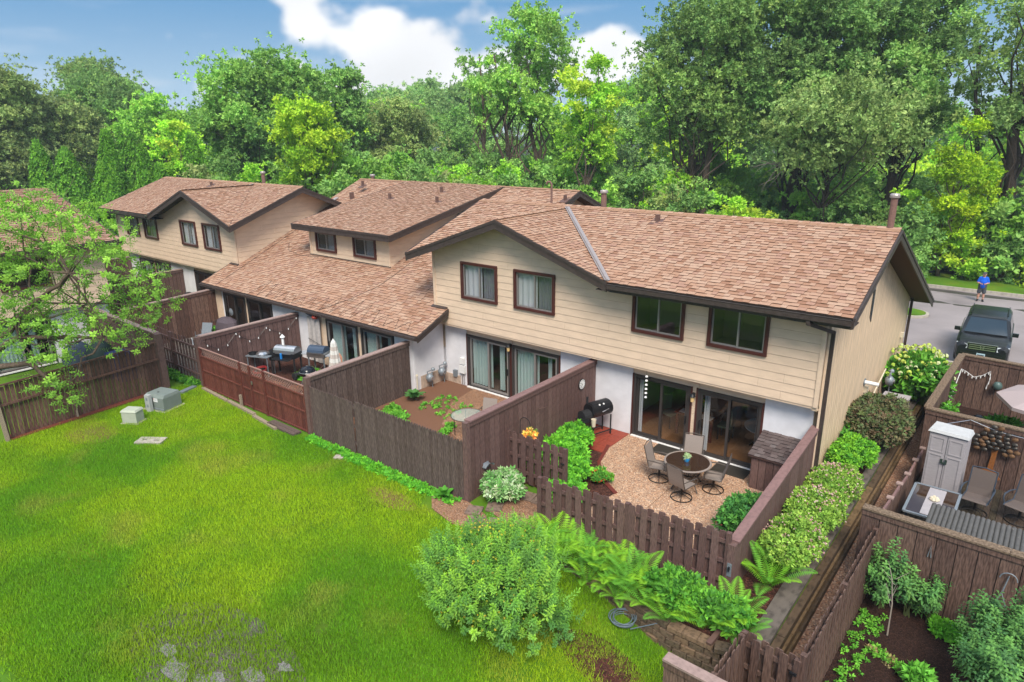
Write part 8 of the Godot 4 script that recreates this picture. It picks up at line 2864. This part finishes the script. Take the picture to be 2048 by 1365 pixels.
	carpet("weeds", "low green plants between the two grills", "weeds", [[-18.4, 2.7], [-17.5, 2.6], [-17.3, 3.3], [-18.2, 3.5]], 0.05, 160, 0.16, wl, 86)
	carpet("weeds", "green plants below the closed parasol by the glass doors", "weeds", [[-16.2, 1.95], [-14.6, 1.95], [-14.6, 2.4], [-16.0, 2.4]], 0.05, 130, 0.2, gl, 87, null, 0.5)
	carpet("moss", "yellow green moss on the ground beside the round kettle grill", "moss", [[-17.0, 3.0], [-15.8, 2.8], [-15.5, 4.4], [-16.4, 4.5]], 0.01, 500, 0.06, [Color(0.22, 0.26, 0.03), Color(0.16, 0.22, 0.03)], 88, null, 0.02)
	carpet("dead_leaves", "reddish brown dead leaves on the mulch behind the lattice fence", "leaves", [[-20.0, 4.4], [-17.6, 4.2], [-15.0, 2.0], [-15.0, 2.9], [-18.0, 5.2], [-19.9, 5.4]], 0.03, 500, 0.09, [Color(0.22, 0.075, 0.04), Color(0.17, 0.09, 0.05), Color(0.28, 0.12, 0.06)], 89, null, 0.05)
	bush("small green plant at the foot of the white wall by the covered grill", "potted_plant", "plant", Vector3(-25.6, 0.0, 2.6), Vector3(0.3, 0.4, 0.3), 120, 0.14, gl, 90, null, false, 5)
	carpet("weeds", "weeds at the foot of the dark open picket fence", "weeds", [[-24.5, 6.1], [-20.5, 6.1], [-20.5, 6.4], [-24.5, 6.5]], 0.0, 260, 0.14, gl, 91, null, 0.1)
	# neighbour plants
	carpet("climbing_vine", "green vine climbing on the inside of the lichen capped fence", "vine", [[2.06, -6.6], [2.35, -6.6], [2.3, -5.4], [2.06, -5.4]], -0.4, 260, 0.17, gl, 92, null, 1.2)
	for q in [[2.35, -6.2, 0.3, 0.4, "yellow green plant beside the blue bucket"], [3.6, -7.3, 0.5, 0.6, "broad leaved green plant right of the small kettle grill"], [4.3, -7.0, 0.5, 0.5, "dark green plants behind the neighbour fence at the right picture edge"], [2.3, -5.2, 0.3, 0.5, "green plant at the corner of the lichen capped fence"]]:
		bush(q[4], "garden_plant", "plant", Vector3(q[0], -0.5, q[1]), Vector3(q[2], q[3], q[2]), 160, 0.2, gl if q[0] > 2.34 else lime, int(q[0] * 50), null, false, 6)
	var weed = shoot_mesh(22, 0.36, 0.06, 17, Color(1.1, 1.1, 0.9), 0.45)
	var wc = [Color(0.075, 0.185, 0.05), Color(0.10, 0.23, 0.055), Color(0.055, 0.14, 0.045)]
	for q in [[2.42, 3.25, 0.28, 0.8, 18, "tall jagged leaved weed clump in the fence corner of the garden"], [2.9, 3.2, 0.22, 0.6, 12, "jagged leaved weed clump second from the fence corner"], [3.28, 3.12, 0.2, 0.5, 10, "jagged leaved weed clump third from the fence corner"], [4.35, 4.2, 0.42, 1.0, 40, "tall dense weeds in front of the grey plant hook"], [4.9, 3.9, 0.45, 1.0, 45, "tall dense weeds cut off by the right picture edge"], [4.4, 5.0, 0.38, 0.8, 36, "dense weeds at the bottom right corner of the picture"]]:
		bush(q[5], "tall_weeds", "weeds", Vector3(q[0], -0.52, q[1]), Vector3(q[2], q[3], q[2]), q[4] * 3, 0.42, wc, int(q[0] * 60 + q[1]), weed, true, 7)
	carpet("weeds", "low bright green weeds below the near neighbour fence", "weeds", [[3.3, 3.0], [4.0, 3.1], [4.0, 3.6], [3.4, 3.5]], -0.5, 170, 0.1, [Color(0.13, 0.38, 0.03)], 95)
	carpet("weeds", "weeds along the picket fence at the edge of the dark garden soil", "weeds", [[2.15, 3.4], [2.6, 3.6], [2.5, 7.3], [2.1, 7.3]], -0.5, 130, 0.075, wl, 96, null, 0.06)
	carpet("weeds", "line of weeds crossing the dark garden soil", "weeds", [[2.5, 4.5], [3.9, 5.2], [3.9, 5.5], [2.5, 4.8]], -0.5, 110, 0.07, wl + [Color(0.28, 0.22, 0.1)], 97, null, 0.05)
	bush("small bright green plant on the dark garden soil", "garden_plant", "plant", Vector3(3.45, -0.5, 5.2), Vector3(0.25, 0.25, 0.25), 70, 0.15, [Color(0.12, 0.34, 0.04)], 98, null, false, 5)
	var db = MB.new()
	var g = RandomNumberGenerator.new()
	g.seed = 5
	for i in 15:
		var p = [Vector3(4.75 + g.randfn() * 0.06, 0.4, 1.0 + g.randfn() * 0.06)]
		var d = Vector3(g.randf_range(-0.9, 0.5), g.randf_range(0.5, 1.0), g.randf_range(-0.5, 0.7)).normalized()
		for k in 4:
			p.append(p[-1] + d * 0.22)
			d = (d + Vector3(g.randfn(), g.randfn(), g.randfn()) * 0.25).normalized()
		db.tube(p, [0.014, 0.011, 0.008, 0.006, 0.003], 5)
	tag(put(self, "dead_branches", db, mat("bleached", lin(0.50, 0.43, 0.38), 0.9)), "bleached bare branches sticking up behind the near neighbour fence", "branches")
	db = MB.new()
	db.tube([Vector3(2.72, -0.5, 4.1), Vector3(2.7, 0.2, 4.05), Vector3(2.62, 0.7, 4.0), Vector3(2.5, 1.0, 3.9)], [0.016, 0.012, 0.008, 0.003], 5)
	for i in 6:
		db.tube([Vector3(2.68, 0.1 + i * 0.13, 4.03), Vector3(2.6 + g.randfn() * 0.2, 0.3 + i * 0.13, 4.0 + g.randfn() * 0.2)], [0.006, 0.002], 4)
	tag(put(self, "dead_stalk", db, M.deadwood), "thin bare stalk standing in the weedy garden", "branches")


# ------------------------------------------------------------------ trees
const STYLES := {
	"oak": [[[0.151, 0.284, 0.072], [0.214, 0.364, 0.089], [0.122, 0.216, 0.061]], 0.28, 0.5, "bark_dark"],
	"sparse": [[[0.151, 0.238, 0.064], [0.197, 0.297, 0.076]], 0.34, 0.4, "bark_dark"],
	"grey": [[[0.232, 0.300, 0.101], [0.184, 0.255, 0.079], [0.269, 0.365, 0.108]], 0.32, 0.65, "bark"],
	"mid": [[[0.184, 0.365, 0.051], [0.232, 0.437, 0.061], [0.134, 0.283, 0.046]], 0.32, 0.72, "bark"],
	"willow": [[[0.184, 0.345, 0.071], [0.134, 0.272, 0.061], [0.221, 0.409, 0.079]], 0.32, 0.72, "bark"],
	"dark": [[[0.137, 0.273, 0.064], [0.184, 0.340, 0.076]], 0.36, 0.75, "bark_dark"],
	"bright": [[[0.317, 0.577, 0.046], [0.413, 0.577, 0.051], [0.243, 0.473, 0.043]], 0.3, 0.8, "bark"],
	"lime": [[[0.280, 0.446, 0.028], [0.336, 0.502, 0.031], [0.202, 0.372, 0.025]], 0.3, 0.8, "bark"],
	"limey": [[[0.302, 0.465, 0.019], [0.370, 0.521, 0.022], [0.224, 0.391, 0.019]], 0.22, 0.8, "bark"],
	"far": [[[0.206, 0.345, 0.108], [0.243, 0.401, 0.122], [0.171, 0.291, 0.093]], 0.42, 0.75, "bark"],
	"airy": [[[0.230, 0.421, 0.081], [0.290, 0.501, 0.089], [0.184, 0.340, 0.072]], 0.28, 0.42, "bark"],
	"forked": [[[0.184, 0.308, 0.076], [0.230, 0.364, 0.089], [0.151, 0.261, 0.068]], 0.27, 0.32, "bark"],
	"silver": [[[0.224, 0.326, 0.101], [0.183, 0.279, 0.077], [0.252, 0.361, 0.108]], 0.28, 0.42, "bark_dark"],
	"old": [[[0.168, 0.273, 0.081], [0.230, 0.340, 0.089]], 0.26, 0.2, "bark_dark"],
	"under": [[[0.158, 0.300, 0.071], [0.206, 0.365, 0.079], [0.134, 0.255, 0.064]], 0.3, 0.8, "bark"],
}


func leaves_on(t: Node3D, lobes: Array, style: Array, g: RandomNumberGenerator, fill: float) -> void:
	var xf = []
	var cs = []
	var size: float = style[1]
	for l in lobes:
		var r: Vector3 = l[1]
		var area = 4.2 * (r.x * r.z + r.y * (r.x + r.z)) * 1.0
		var n = int(area / (size * size) * 0.85 * fill)
		var tone = g.randf_range(0.8, 1.2)
		var pc: Array = style[0][g.randi() % style[0].size()]
		for i in n:
			var d = Vector3(g.randfn(), g.randfn() + 0.25, g.randfn()).normalized()
			var p: Vector3 = l[0] + d * r * (0.3 + 0.75 * pow(g.randf(), 0.6))
			if i % 3 == 0:
				p = l[0] + Vector3(g.randfn(), g.randfn(), g.randfn()) * r * 0.85
			var b = Basis.from_euler(Vector3(g.randfn() * 0.6, g.randf() * TAU, g.randfn() * 0.6)).scaled(Vector3.ONE * size * g.randf_range(0.7, 1.35))
			xf.append(Transform3D(b, p))
			var f = tone * g.randf_range(0.88, 1.14)
			cs.append(Color(pc[0] * f * g.randf_range(0.9, 1.12), pc[1] * f, pc[2] * f))
	many(t, "crown", sprig(), M.leaf_far, xf, cs)


func limb(b: MB, a: Vector3, c: Vector3, r0: float, r1: float, g: RandomNumberGenerator, bend := 0.12) -> Array:
	var pts = []
	var rad = []
	var d = c - a
	for i in 6:
		var f = i / 5.0
		pts.append(a + d * f + Vector3(g.randfn(), g.randfn() * 0.5, g.randfn()) * d.length() * bend * 0.35 * sin(PI * f))
		rad.append(lerpf(r0, r1, f))
	b.tube(pts, rad, 7)
	return pts


func tree(style: String, label: String, x: float, z: float, h: float, w: float, base: float, seed_at: int, group := "", called := "tree", lobes_n := 0, stems := []) -> Node3D:
	var s: Array = STYLES[style]
	var at = Vector3(x, -0.85, z)
	var t = thing(called, label, "tree", at, group)
	var g = RandomNumberGenerator.new()
	g.seed = seed_at
	var lobes = []
	var n = lobes_n if lobes_n else int(clampf(w * (h - base) * 0.52, 12, 85))
	var hy = (h - base) / 2
	var cy = base + hy
	for i in n:
		var f = (i + 0.5) / n
		var y = cy + hy * (1.0 - 2.0 * f) * 0.84 + g.randfn() * 0.35
		var k = sqrt(maxf(0.12, 1.0 - pow((y - cy) / hy, 2) * 0.85))
		if style == "dark":
			k = (1.0 - (y - base) / (h - base)) * 0.9 + 0.18
		var a = i * 2.399 + g.randf() * 0.6
		var q = w / 2 * k * (g.randf_range(0.35, 0.86))
		if i % 5 == 4:
			q *= 0.25
		var r = clampf(w * 0.115, 0.6, 1.5) * g.randf_range(0.6, 1.45)
		lobes.append([at + Vector3(cos(a) * q, y, sin(a) * q), Vector3(r, r * g.randf_range(0.55, 0.8), r)])
	leaves_on(t, lobes, s, g, s[2])
	var tr = clampf(h * 0.016, 0.09, 0.36)
	var bark: Material = M[s[3]]
	var tops = []
	if stems.is_empty():
		stems = [[0.0, 0.0, 0.0, 0.0, 1.0]]
	for q in stems:   # base offset x, z, top offset x, z, thickness
		var b = MB.new()
		tops.append(limb(b, at + Vector3(q[0], -0.3, q[1]), at + Vector3(q[2], base + hy * 1.2, q[3]), tr * q[4], tr * 0.3 * q[4], g, 0.07))
		put(t, "trunk", b, bark, true)
	for i in lobes.size():
		if i % 2 == 0 or lobes.size() < 14:
			var b = MB.new()
			var src: Array = tops[i % tops.size()]
			var from: Vector3 = src[clampi(int(5.0 * clampf((lobes[i][0].y - at.y - base * 0.5) / (h - base * 0.4) * 0.85, 0.3, 0.95)), 1, 4)]
			limb(b, from, lobes[i][0], tr * 0.34, 0.025, g, 0.2)
			put(t, "limb", b, bark, true)
	return t


func conifer(label: String, x: float, z: float, h: float, w: float, seed_at: int, cols: Array, column := false) -> void:
	var at = Vector3(x, -0.85, z)
	var t = thing("arborvitae", label, "tree", at)
	var g = RandomNumberGenerator.new()
	g.seed = seed_at
	var xf = []
	var cs = []
	var n = int(h * w * 46)
	for i in n:
		var f = pow(g.randf(), 1.3)
		var k = (minf(1.0, sqrt(maxf(0.0, 1.0 - pow(f, 3.0)))) * (0.75 + 0.25 * sin(f * PI))) if column else (1.0 - f) * 0.92 + 0.06
		var a = g.randf() * TAU
		var lump = 1.0 + 0.14 * sin(a * 3.0 + f * 9.0 + seed_at) + 0.08 * sin(a * 7.0 - f * 21.0)
		var r = w / 2 * k * lump * (0.72 + 0.32 * sqrt(g.randf()))
		var d = Vector3(cos(a), 0, sin(a))
		var up = (Vector3.UP + d * 0.45 + Vector3(g.randfn(), g.randfn(), g.randfn()) * 0.2).normalized()
		var xx = up.cross(d).normalized()
		xf.append(Transform3D(Basis(xx, up, xx.cross(up)).scaled(Vector3(0.8, 1.15, 0.8) * 0.36 * g.randf_range(0.7, 1.3)), at + Vector3(0, 0.2 + f * (h - 0.3), 0) + d * r))
		cs.append(jitter(g, cols[g.randi() % cols.size()], 0.22))
	many(t, "crown", sprig(), M.leaf_far, xf, cs)
	var b = MB.new()
	b.tube([at, at + Vector3(0, h * 0.85, 0)], [0.12, 0.03], 7)
	put(t, "trunk", b, M.bark)


func left_tree() -> void:
	var t = thing("leafy_tree", "leafy light green tree with arching limbs in front of the left house", "tree", Vector3(-22.6, -0.1, 13.6))
	var g = RandomNumberGenerator.new()
	g.seed = 19
	var lobes = []
	for q in [[-21.62, 6.76, 10.34, 1.24], [-20.1, 6.65, 9.75, 1.2], [-19.89, 6.1, 8.93, 1.2], [-21.57, 5.65, 10.3, 1.35], [-21.1, 5.06, 9.27, 1.25], [-19.51, 4.89, 8.62, 1.0], [-20.96, 4.57, 11.09, 1.15], [-20.04, 3.51, 8.41, 1.1], [-19.76, 3.55, 7.54, 0.8], [-20.31, 3.31, 9.27, 1.0], [-20.82, 3.79, 10.33, 1.0], [-20.79, 2.78, 10.95, 1.0], [-20.51, 2.61, 10.08, 0.8], [-19.77, 2.61, 8.83, 0.7], [-20.3, 1.75, 10.96, 0.72], [-20.05, 0.97, 10.71, 0.42], [-21.25, 3.61, 11.33, 1.15], [-22.68, 5.66, 11.21, 1.8], [-19.78, 4.42, 7.55, 0.7], [-21.66, 7.22, 10.38, 0.75], [-23.5, 7.0, 12.6, 1.6], [-22.2, 7.6, 11.6, 1.1]]:
		lobes.append([Vector3(q[0], q[1], q[2]), Vector3(q[3], q[3] * 0.72, q[3])])
	var leaf = shoot_mesh(14, 0.42, 0.075, 41, Color(1.1, 1.05, 0.9), 0.5)
	var xf = []
	var cs = []
	for l in lobes:
		var r: Vector3 = l[1]
		var n = int(46 * r.x * r.x + 10)
		var tone = g.randf_range(0.85, 1.15)
		for i in n:
			var d = Vector3(g.randfn(), g.randfn(), g.randfn()).normalized()
			var p: Vector3 = l[0] + d * r * (0.35 + 0.75 * pow(g.randf(), 0.6))
			var out = (Vector3(d.x, 0.15, d.z) + Vector3(g.randfn(), g.randfn() * 0.6, g.randfn()) * 0.5).normalized()
			var x = out.cross(Vector3(0.1, 1, 0.2)).normalized()
			xf.append(Transform3D(Basis(x, out, x.cross(out)).scaled(Vector3.ONE * 0.36 * g.randf_range(0.7, 1.3)), p))
			var c: Color = [Color(0.17, 0.34, 0.045), Color(0.22, 0.41, 0.05), Color(0.13, 0.27, 0.04)][g.randi() % 3]
			var f = tone * g.randf_range(0.85, 1.15)
			cs.append(Color(c.r * f, c.g * f, c.b * f))
	many(t, "crown", leaf, M.leaf, xf, cs)
	var b = MB.new()
	var root = Vector3(-22.6, -0.1, 13.6)
	var fork = Vector3(-22.9, 1.9, 12.4)
	limb(b, root, fork, 0.2, 0.15, g, 0.05)
	put(t, "trunk", b, M.bark, true)
	for q in [[Vector3(-21.2, 4.04, 10.6), Vector3(-20.1, 5.0, 9.8)], [Vector3(-21.3, 3.0, 11.2), Vector3(-20.2, 2.7, 9.2)], [Vector3(-22.6, 4.6, 11.6), Vector3(-22.0, 6.9, 10.9)], [Vector3(-20.9, 2.2, 11.2), Vector3(-20.2, 1.4, 10.8)]]:
		b = MB.new()
		limb(b, fork, q[0], 0.12, 0.085, g, 0.1)
		limb(b, q[0], q[1], 0.085, 0.04, g, 0.12)
		put(t, "limb", b, M.bark, true)
	for i in lobes.size():
		b = MB.new()
		var src: Vector3 = [Vector3(-21.2, 4.04, 10.6), Vector3(-20.1, 5.0, 9.8), Vector3(-21.3, 3.0, 11.2), Vector3(-20.2, 2.7, 9.2)][i % 4]
		limb(b, src, lobes[i][0], 0.04, 0.012, g, 0.2)
		for k in 3:
			limb(b, lobes[i][0], lobes[i][0] + Vector3(g.randfn(), g.randfn() * 0.5, g.randfn()) * lobes[i][1].x * 0.7, 0.014, 0.004, g, 0.2)
		put(t, "branch", b, M.bark, true)


func trees() -> void:
	left_tree()
	var list = [
		["oak", "dark rounded oak with blue green crown, tallest mass at the far left", -97.0, -22.9, 17.2, 13.4, 6.0],
		["sparse", "thin dark tree crown rising above the rounded oak at the far left", -116.8, -28.8, 20.7, 12.7, 10.7],
		["grey", "grey green tree at the left edge of the picture, in front of the dark oak", -91.7, -7.9, 16.8, 14.1, 4.0],
		["grey", "drooping grey green tree between the left edge and the rounded oak", -93.2, -14.4, 14.5, 11.6, 5.9],
		["mid", "mid green tree right of the rounded oak, behind the lime maple", -77.1, -19.8, 13.3, 9.6, 6.6],
		["bright", "lime green maple behind the far left roof", -61.8, -14.2, 11.8, 6.1, 4.8],
		["willow", "large dense willow green tree behind the middle roof, left of the spruce", -61.9, -24.4, 17.2, 14.7, 5.1],
		["dark", "dark pointed tree beside the big willow green tree", -60.7, -33.1, 17.4, 7.4, 6.3],
		["lime", "yellow green tree in front of the big willow green tree, above the middle roof", -45.6, -17.0, 13.0, 6.6, 4.5],
		["grey", "silvery grey tree right of the dark pointed tree", -61.3, -40.4, 13.3, 10.4, 5.4],
		["far", "far hazy tree right of the dark pointed tree", -95.8, -69.0, 16.6, 15.7, 10.2],
		["far", "far hazy tree under the big white cloud", -96.6, -81.3, 17.9, 16.9, 10.2],
		["far", "far hazy tree left of the tall central tree", -78.0, -73.2, 18.1, 13.0, 10.1],
		["airy", "tall central tree with leaning side stems against the cloud", -37.4, -36.7, 20.9, 9.2, 10.4],
		["airy", "slanting tree left of the tall central tree", -39.6, -32.2, 16.0, 6.1, 10.4],
		["bright", "bright green maple right of the tall central tree", -29.9, -35.0, 15.3, 6.6, 6.9],
		["mid", "far tree right of the bright maple", -47.9, -74.6, 16.3, 11.8, 8.4],
		["bright", "light green tree in the gap left of the tall forked tree", -40.7, -70.1, 13.9, 9.6, 5.2],
		["forked", "tall forked tree with twin pale trunks right of the centre", -21.3, -39.4, 20.5, 12.8, 8.2],
		["oak", "dark massive oak reaching the top of the picture", -14.4, -42.5, 20.8, 12.4, 8.5],
		["oak", "second dark oak right of the massive oak, reaching the top of the picture", -7.4, -45.6, 20.0, 11.2, 9.3],
		["silver", "silvery oak boughs hanging before the two dark oaks", -10.1, -37.0, 12.8, 13.1, 7.3],
		["old", "old sparse tree with thick bare trunk at the right edge", -0.0, -40.0, 19.4, 8.7, 8.3],
		["limey", "bright yellow green young tree by the street at the right", -2.2, -36.9, 9.7, 5.6, 1.1],
	]
	for i in list.size():
		var q: Array = list[i]
		var stems = []
		if q[0] == "forked":
			stems = [[-0.35, 0.0, -2.0, 0.3, 1.35], [0.55, 0.3, 1.2, 0.0, 1.2]]
		elif q[1].begins_with("tall central"):
			stems = [[0, 0, 0.4, 0, 1.0], [-1.0, 0.6, -2.6, 2.2, 0.75], [-1.6, 0.9, -3.4, 3.4, 0.6]]
		elif q[0] == "old":
			stems = [[0.5, 0, 0.2, 0.2, 1.6], [0.3, 0.0, -2.4, 0.6, 0.8]]
		elif q[0] == "oak":
			stems = [[0, 0, 0.4, 0.3, 1.3], [0.2, 0.1, -1.8, 0.4, 0.9]]
		tree(q[0], q[1], q[2], q[3], q[4], q[5], q[6], 300 + i * 7, "", "tree", 0, stems)
	var cc = [Color(0.12, 0.29, 0.03), Color(0.16, 0.35, 0.032), Color(0.095, 0.23, 0.03)]
	var cones = [[-72.0, -5.9, 9.4, 2.2], [-67.8, -6.7, 8.8, 3.0], [-72.2, -13.5, 10.5, 1.1], [-71.5, -14.1, 10.3, 1.3], [-63.7, -8.8, 10.2, 4.9], [-61.1, -7.1, 7.5, 5.5], [-57.2, -10.2, 7.4, 4.7], [-54.9, -12.1, 9.8, 5.1], [-60.3, -10.3, 9.0, 4.0]]
	var cn = ["slim column shaped evergreen, left of the pair behind the left house roof", "wider column shaped evergreen, right of the pair behind the left house roof", "very slim evergreen spire, left of two above the broad cone evergreens", "very slim evergreen spire, right of two above the broad cone evergreens", "broad cone evergreen below the two slim spires", "broad low cone evergreen at the corner of the far left roof", "broad cone evergreen behind the peak of the far left gable", "tall cone evergreen behind the ridge of the far left roof", "cone evergreen between the slim spires and the lime maple"]
	for i in cones.size():
		conifer(cn[i], cones[i][0], cones[i][1], cones[i][2], cones[i][3], 500 + i, cc, i < 4)
	var under = [[-38.3, -14.5, 7.1, 4.8], [-38.3, -17.6, 7.9, 4.2], [-34.5, -17.8, 7.6, 6.2], [-35.2, -21.7, 6.9, 5.8], [-32.8, -22.1, 6.2, 5.4], [-30.8, -24.0, 7.7, 6.0], [-27.5, -23.8, 7.9, 6.0], [-27.2, -27.3, 6.1, 5.9], [-23.9, -27.5, 6.3, 5.1], [-23.1, -31.9, 6.8, 4.6], [-21.7, -33.7, 5.9, 5.9], [-18.8, -32.5, 6.2, 4.9], [-17.1, -34.5, 4.8, 5.7], [-15.4, -38.0, 2.8, 5.9], [-13.8, -39.3, 2.9, 6.5], [-11.6, -40.0, 5.5, 6.2], [-9.0, -38.8, 6.1, 5.9], [-6.5, -39.3, 3.9, 4.8], [-4.2, -35.0, 4.6, 5.3], [-3.3, -38.2, 6.4, 5.2], [-2.0, -41.4, 3.5, 4.9], [0.4, -38.9, 6.4, 4.8], [1.7, -39.0, 5.6, 4.7], [3.0, -38.9, 4.4, 4.1], [-53.2, -11.2, 7.2, 5.8], [-52.1, -13.3, 7.9, 5.9], [-50.5, -15.1, 7.5, 5.9], [-48.6, -16.9, 7.6, 5.9], [-46.0, -18.1, 7.0, 5.9], [-45.0, -20.5, 7.8, 6.0]]
	for i in under.size():
		var q: Array = under[i]
		var st: String = ["under", "mid", "under", "grey", "under", "bright", "under"][i % 7]
		tree(st, "leafy bush of the undergrowth along the edge of the wood", q[0], q[1], q[2], q[3], 0.2, 700 + i, "undergrowth along the edge of the wood", "undergrowth_bush", 15)
	var inner = [[-32.4, -39.7, 6.1, 9.8], [-31.1, -42.0, 5.9, 7.8], [-30.1, -45.3, 5.4, 7.8], [-24.4, -38.8, 5.9, 8.4], [-29.3, -53.2, 4.5, 10.2], [-21.7, -42.4, 7.3, 8.1], [-20.5, -44.1, 6.8, 6.8], [-20.2, -49.4, 5.3, 8.6], [-18.5, -52.0, 5.6, 8.6], [-19.3, -61.7, 4.3, 10.8], [-13.9, -51.9, 6.6, 7.8], [-14.3, -60.9, 5.9, 10.3], [-13.1, -65.9, 4.6, 8.1], [-11.1, -66.5, 5.5, 11.1], [-6.8, -52.8, 6.0, 8.6], [-47.0, -23.1, 8.2, 9.4], [-44.7, -25.7, 8.3, 7.1], [-51.6, -35.9, 8.1, 9.9], [-41.2, -30.2, 7.2, 7.3], [-37.7, -31.4, 7.8, 7.4], [-44.9, -45.3, 6.4, 9.5], [-33.6, -36.9, 7.8, 9.4]]
	for i in inner.size():
		var q: Array = inner[i]
		tree(["under", "mid", "under", "bright", "under"][i % 5], "young tree inside the wood behind the first row of undergrowth", q[0], q[1], q[2], q[3], 0.2, 1200 + i, "young trees inside the wood", "young_tree", 20)
	for q in [[5.2, -38.6, 4.6, 5.0], [7.6, -38.2, 5.0, 5.0], [-0.8, -37.2, 2.6, 3.4], [1.4, -37.3, 2.8, 3.6], [3.6, -37.4, 2.4, 3.4]]:
		tree("bright" if q[2] < 2.7 else "under", "leafy bush of the undergrowth along the edge of the wood", q[0], q[1], q[2], q[3], 0.1, int(900 + q[0] * 10), "undergrowth along the edge of the wood", "undergrowth_bush", 9)
	var fill = [[-116.6, -7.7, 14.0, 18.1], [-121.4, -15.5, 13.6, 14.9], [-111.0, -19.7, 13.3, 14.4], [-111.4, -27.6, 13.2, 15.6], [-104.9, -33.3, 13.7, 18.9], [-89.8, -34.3, 12.6, 17.7], [-74.1, -33.4, 13.9, 15.6], [-93.1, -56.8, 14.5, 19.5], [-76.6, -55.0, 13.8, 17.1], [-63.6, -54.0, 13.2, 16.8], [-57.1, -58.8, 13.1, 17.6], [-46.0, -56.6, 12.2, 15.9], [-44.8, -69.2, 13.4, 17.8], [-37.6, -72.1, 13.3, 15.7], [-36.9, -91.6, 14.0, 17.5], [-26.3, -85.3, 11.4, 16.2], [-24.1, -108.6, 13.8, 18.4], [-15.5, -107.1, 11.2, 18.0], [-7.0, -96.5, 13.1, 16.1], [-0.8, -100.1, 11.1, 17.4], [5.2, -104.7, 12.5, 17.2]]
	for i in fill.size():
		var q: Array = fill[i]
		tree(["mid", "willow", "bright", "under", "oak"][i % 5] if i < 8 else ["far", "mid", "far", "bright", "under"][i % 5], "tree in the far rows of the wood behind the houses", q[0], q[1], q[2], q[3], 0.3, 1000 + i, "trees in the far rows of the wood", "tree", 30)
	# fallen dead branches at the edge of the wood
	var g = RandomNumberGenerator.new()
	g.seed = 88
	for k in 2:
		var b = MB.new()
		var o = Vector3(-6.0, 1.6, -35.6) if k == 0 else Vector3(-13.0, 6.6, -36.0)
		for i in 13:
			var p = [o]
			var d = Vector3(g.randfn(), g.randfn() * 0.8 - 0.3, g.randfn() * 0.4).normalized()
			for j in 5:
				p.append(p[-1] + d * 0.55)
				d = (d + Vector3(g.randfn(), g.randfn() - 0.3, g.randfn()) * 0.3).normalized()
			b.tube(p, [0.05, 0.04, 0.03, 0.022, 0.014, 0.006], 5)
		tag(put(self, "dead_branches", b, M.deadwood), ["tangle of bare grey branches in the undergrowth above the right end of the roof", "bare grey branches hanging below the massive oak"][k], "branches")


func _ready() -> void:
	rng.seed = 4242
	materials()
	setup()
	setting()
	buildings()
	fences()
	things()
	street()
	plants()
	trees()
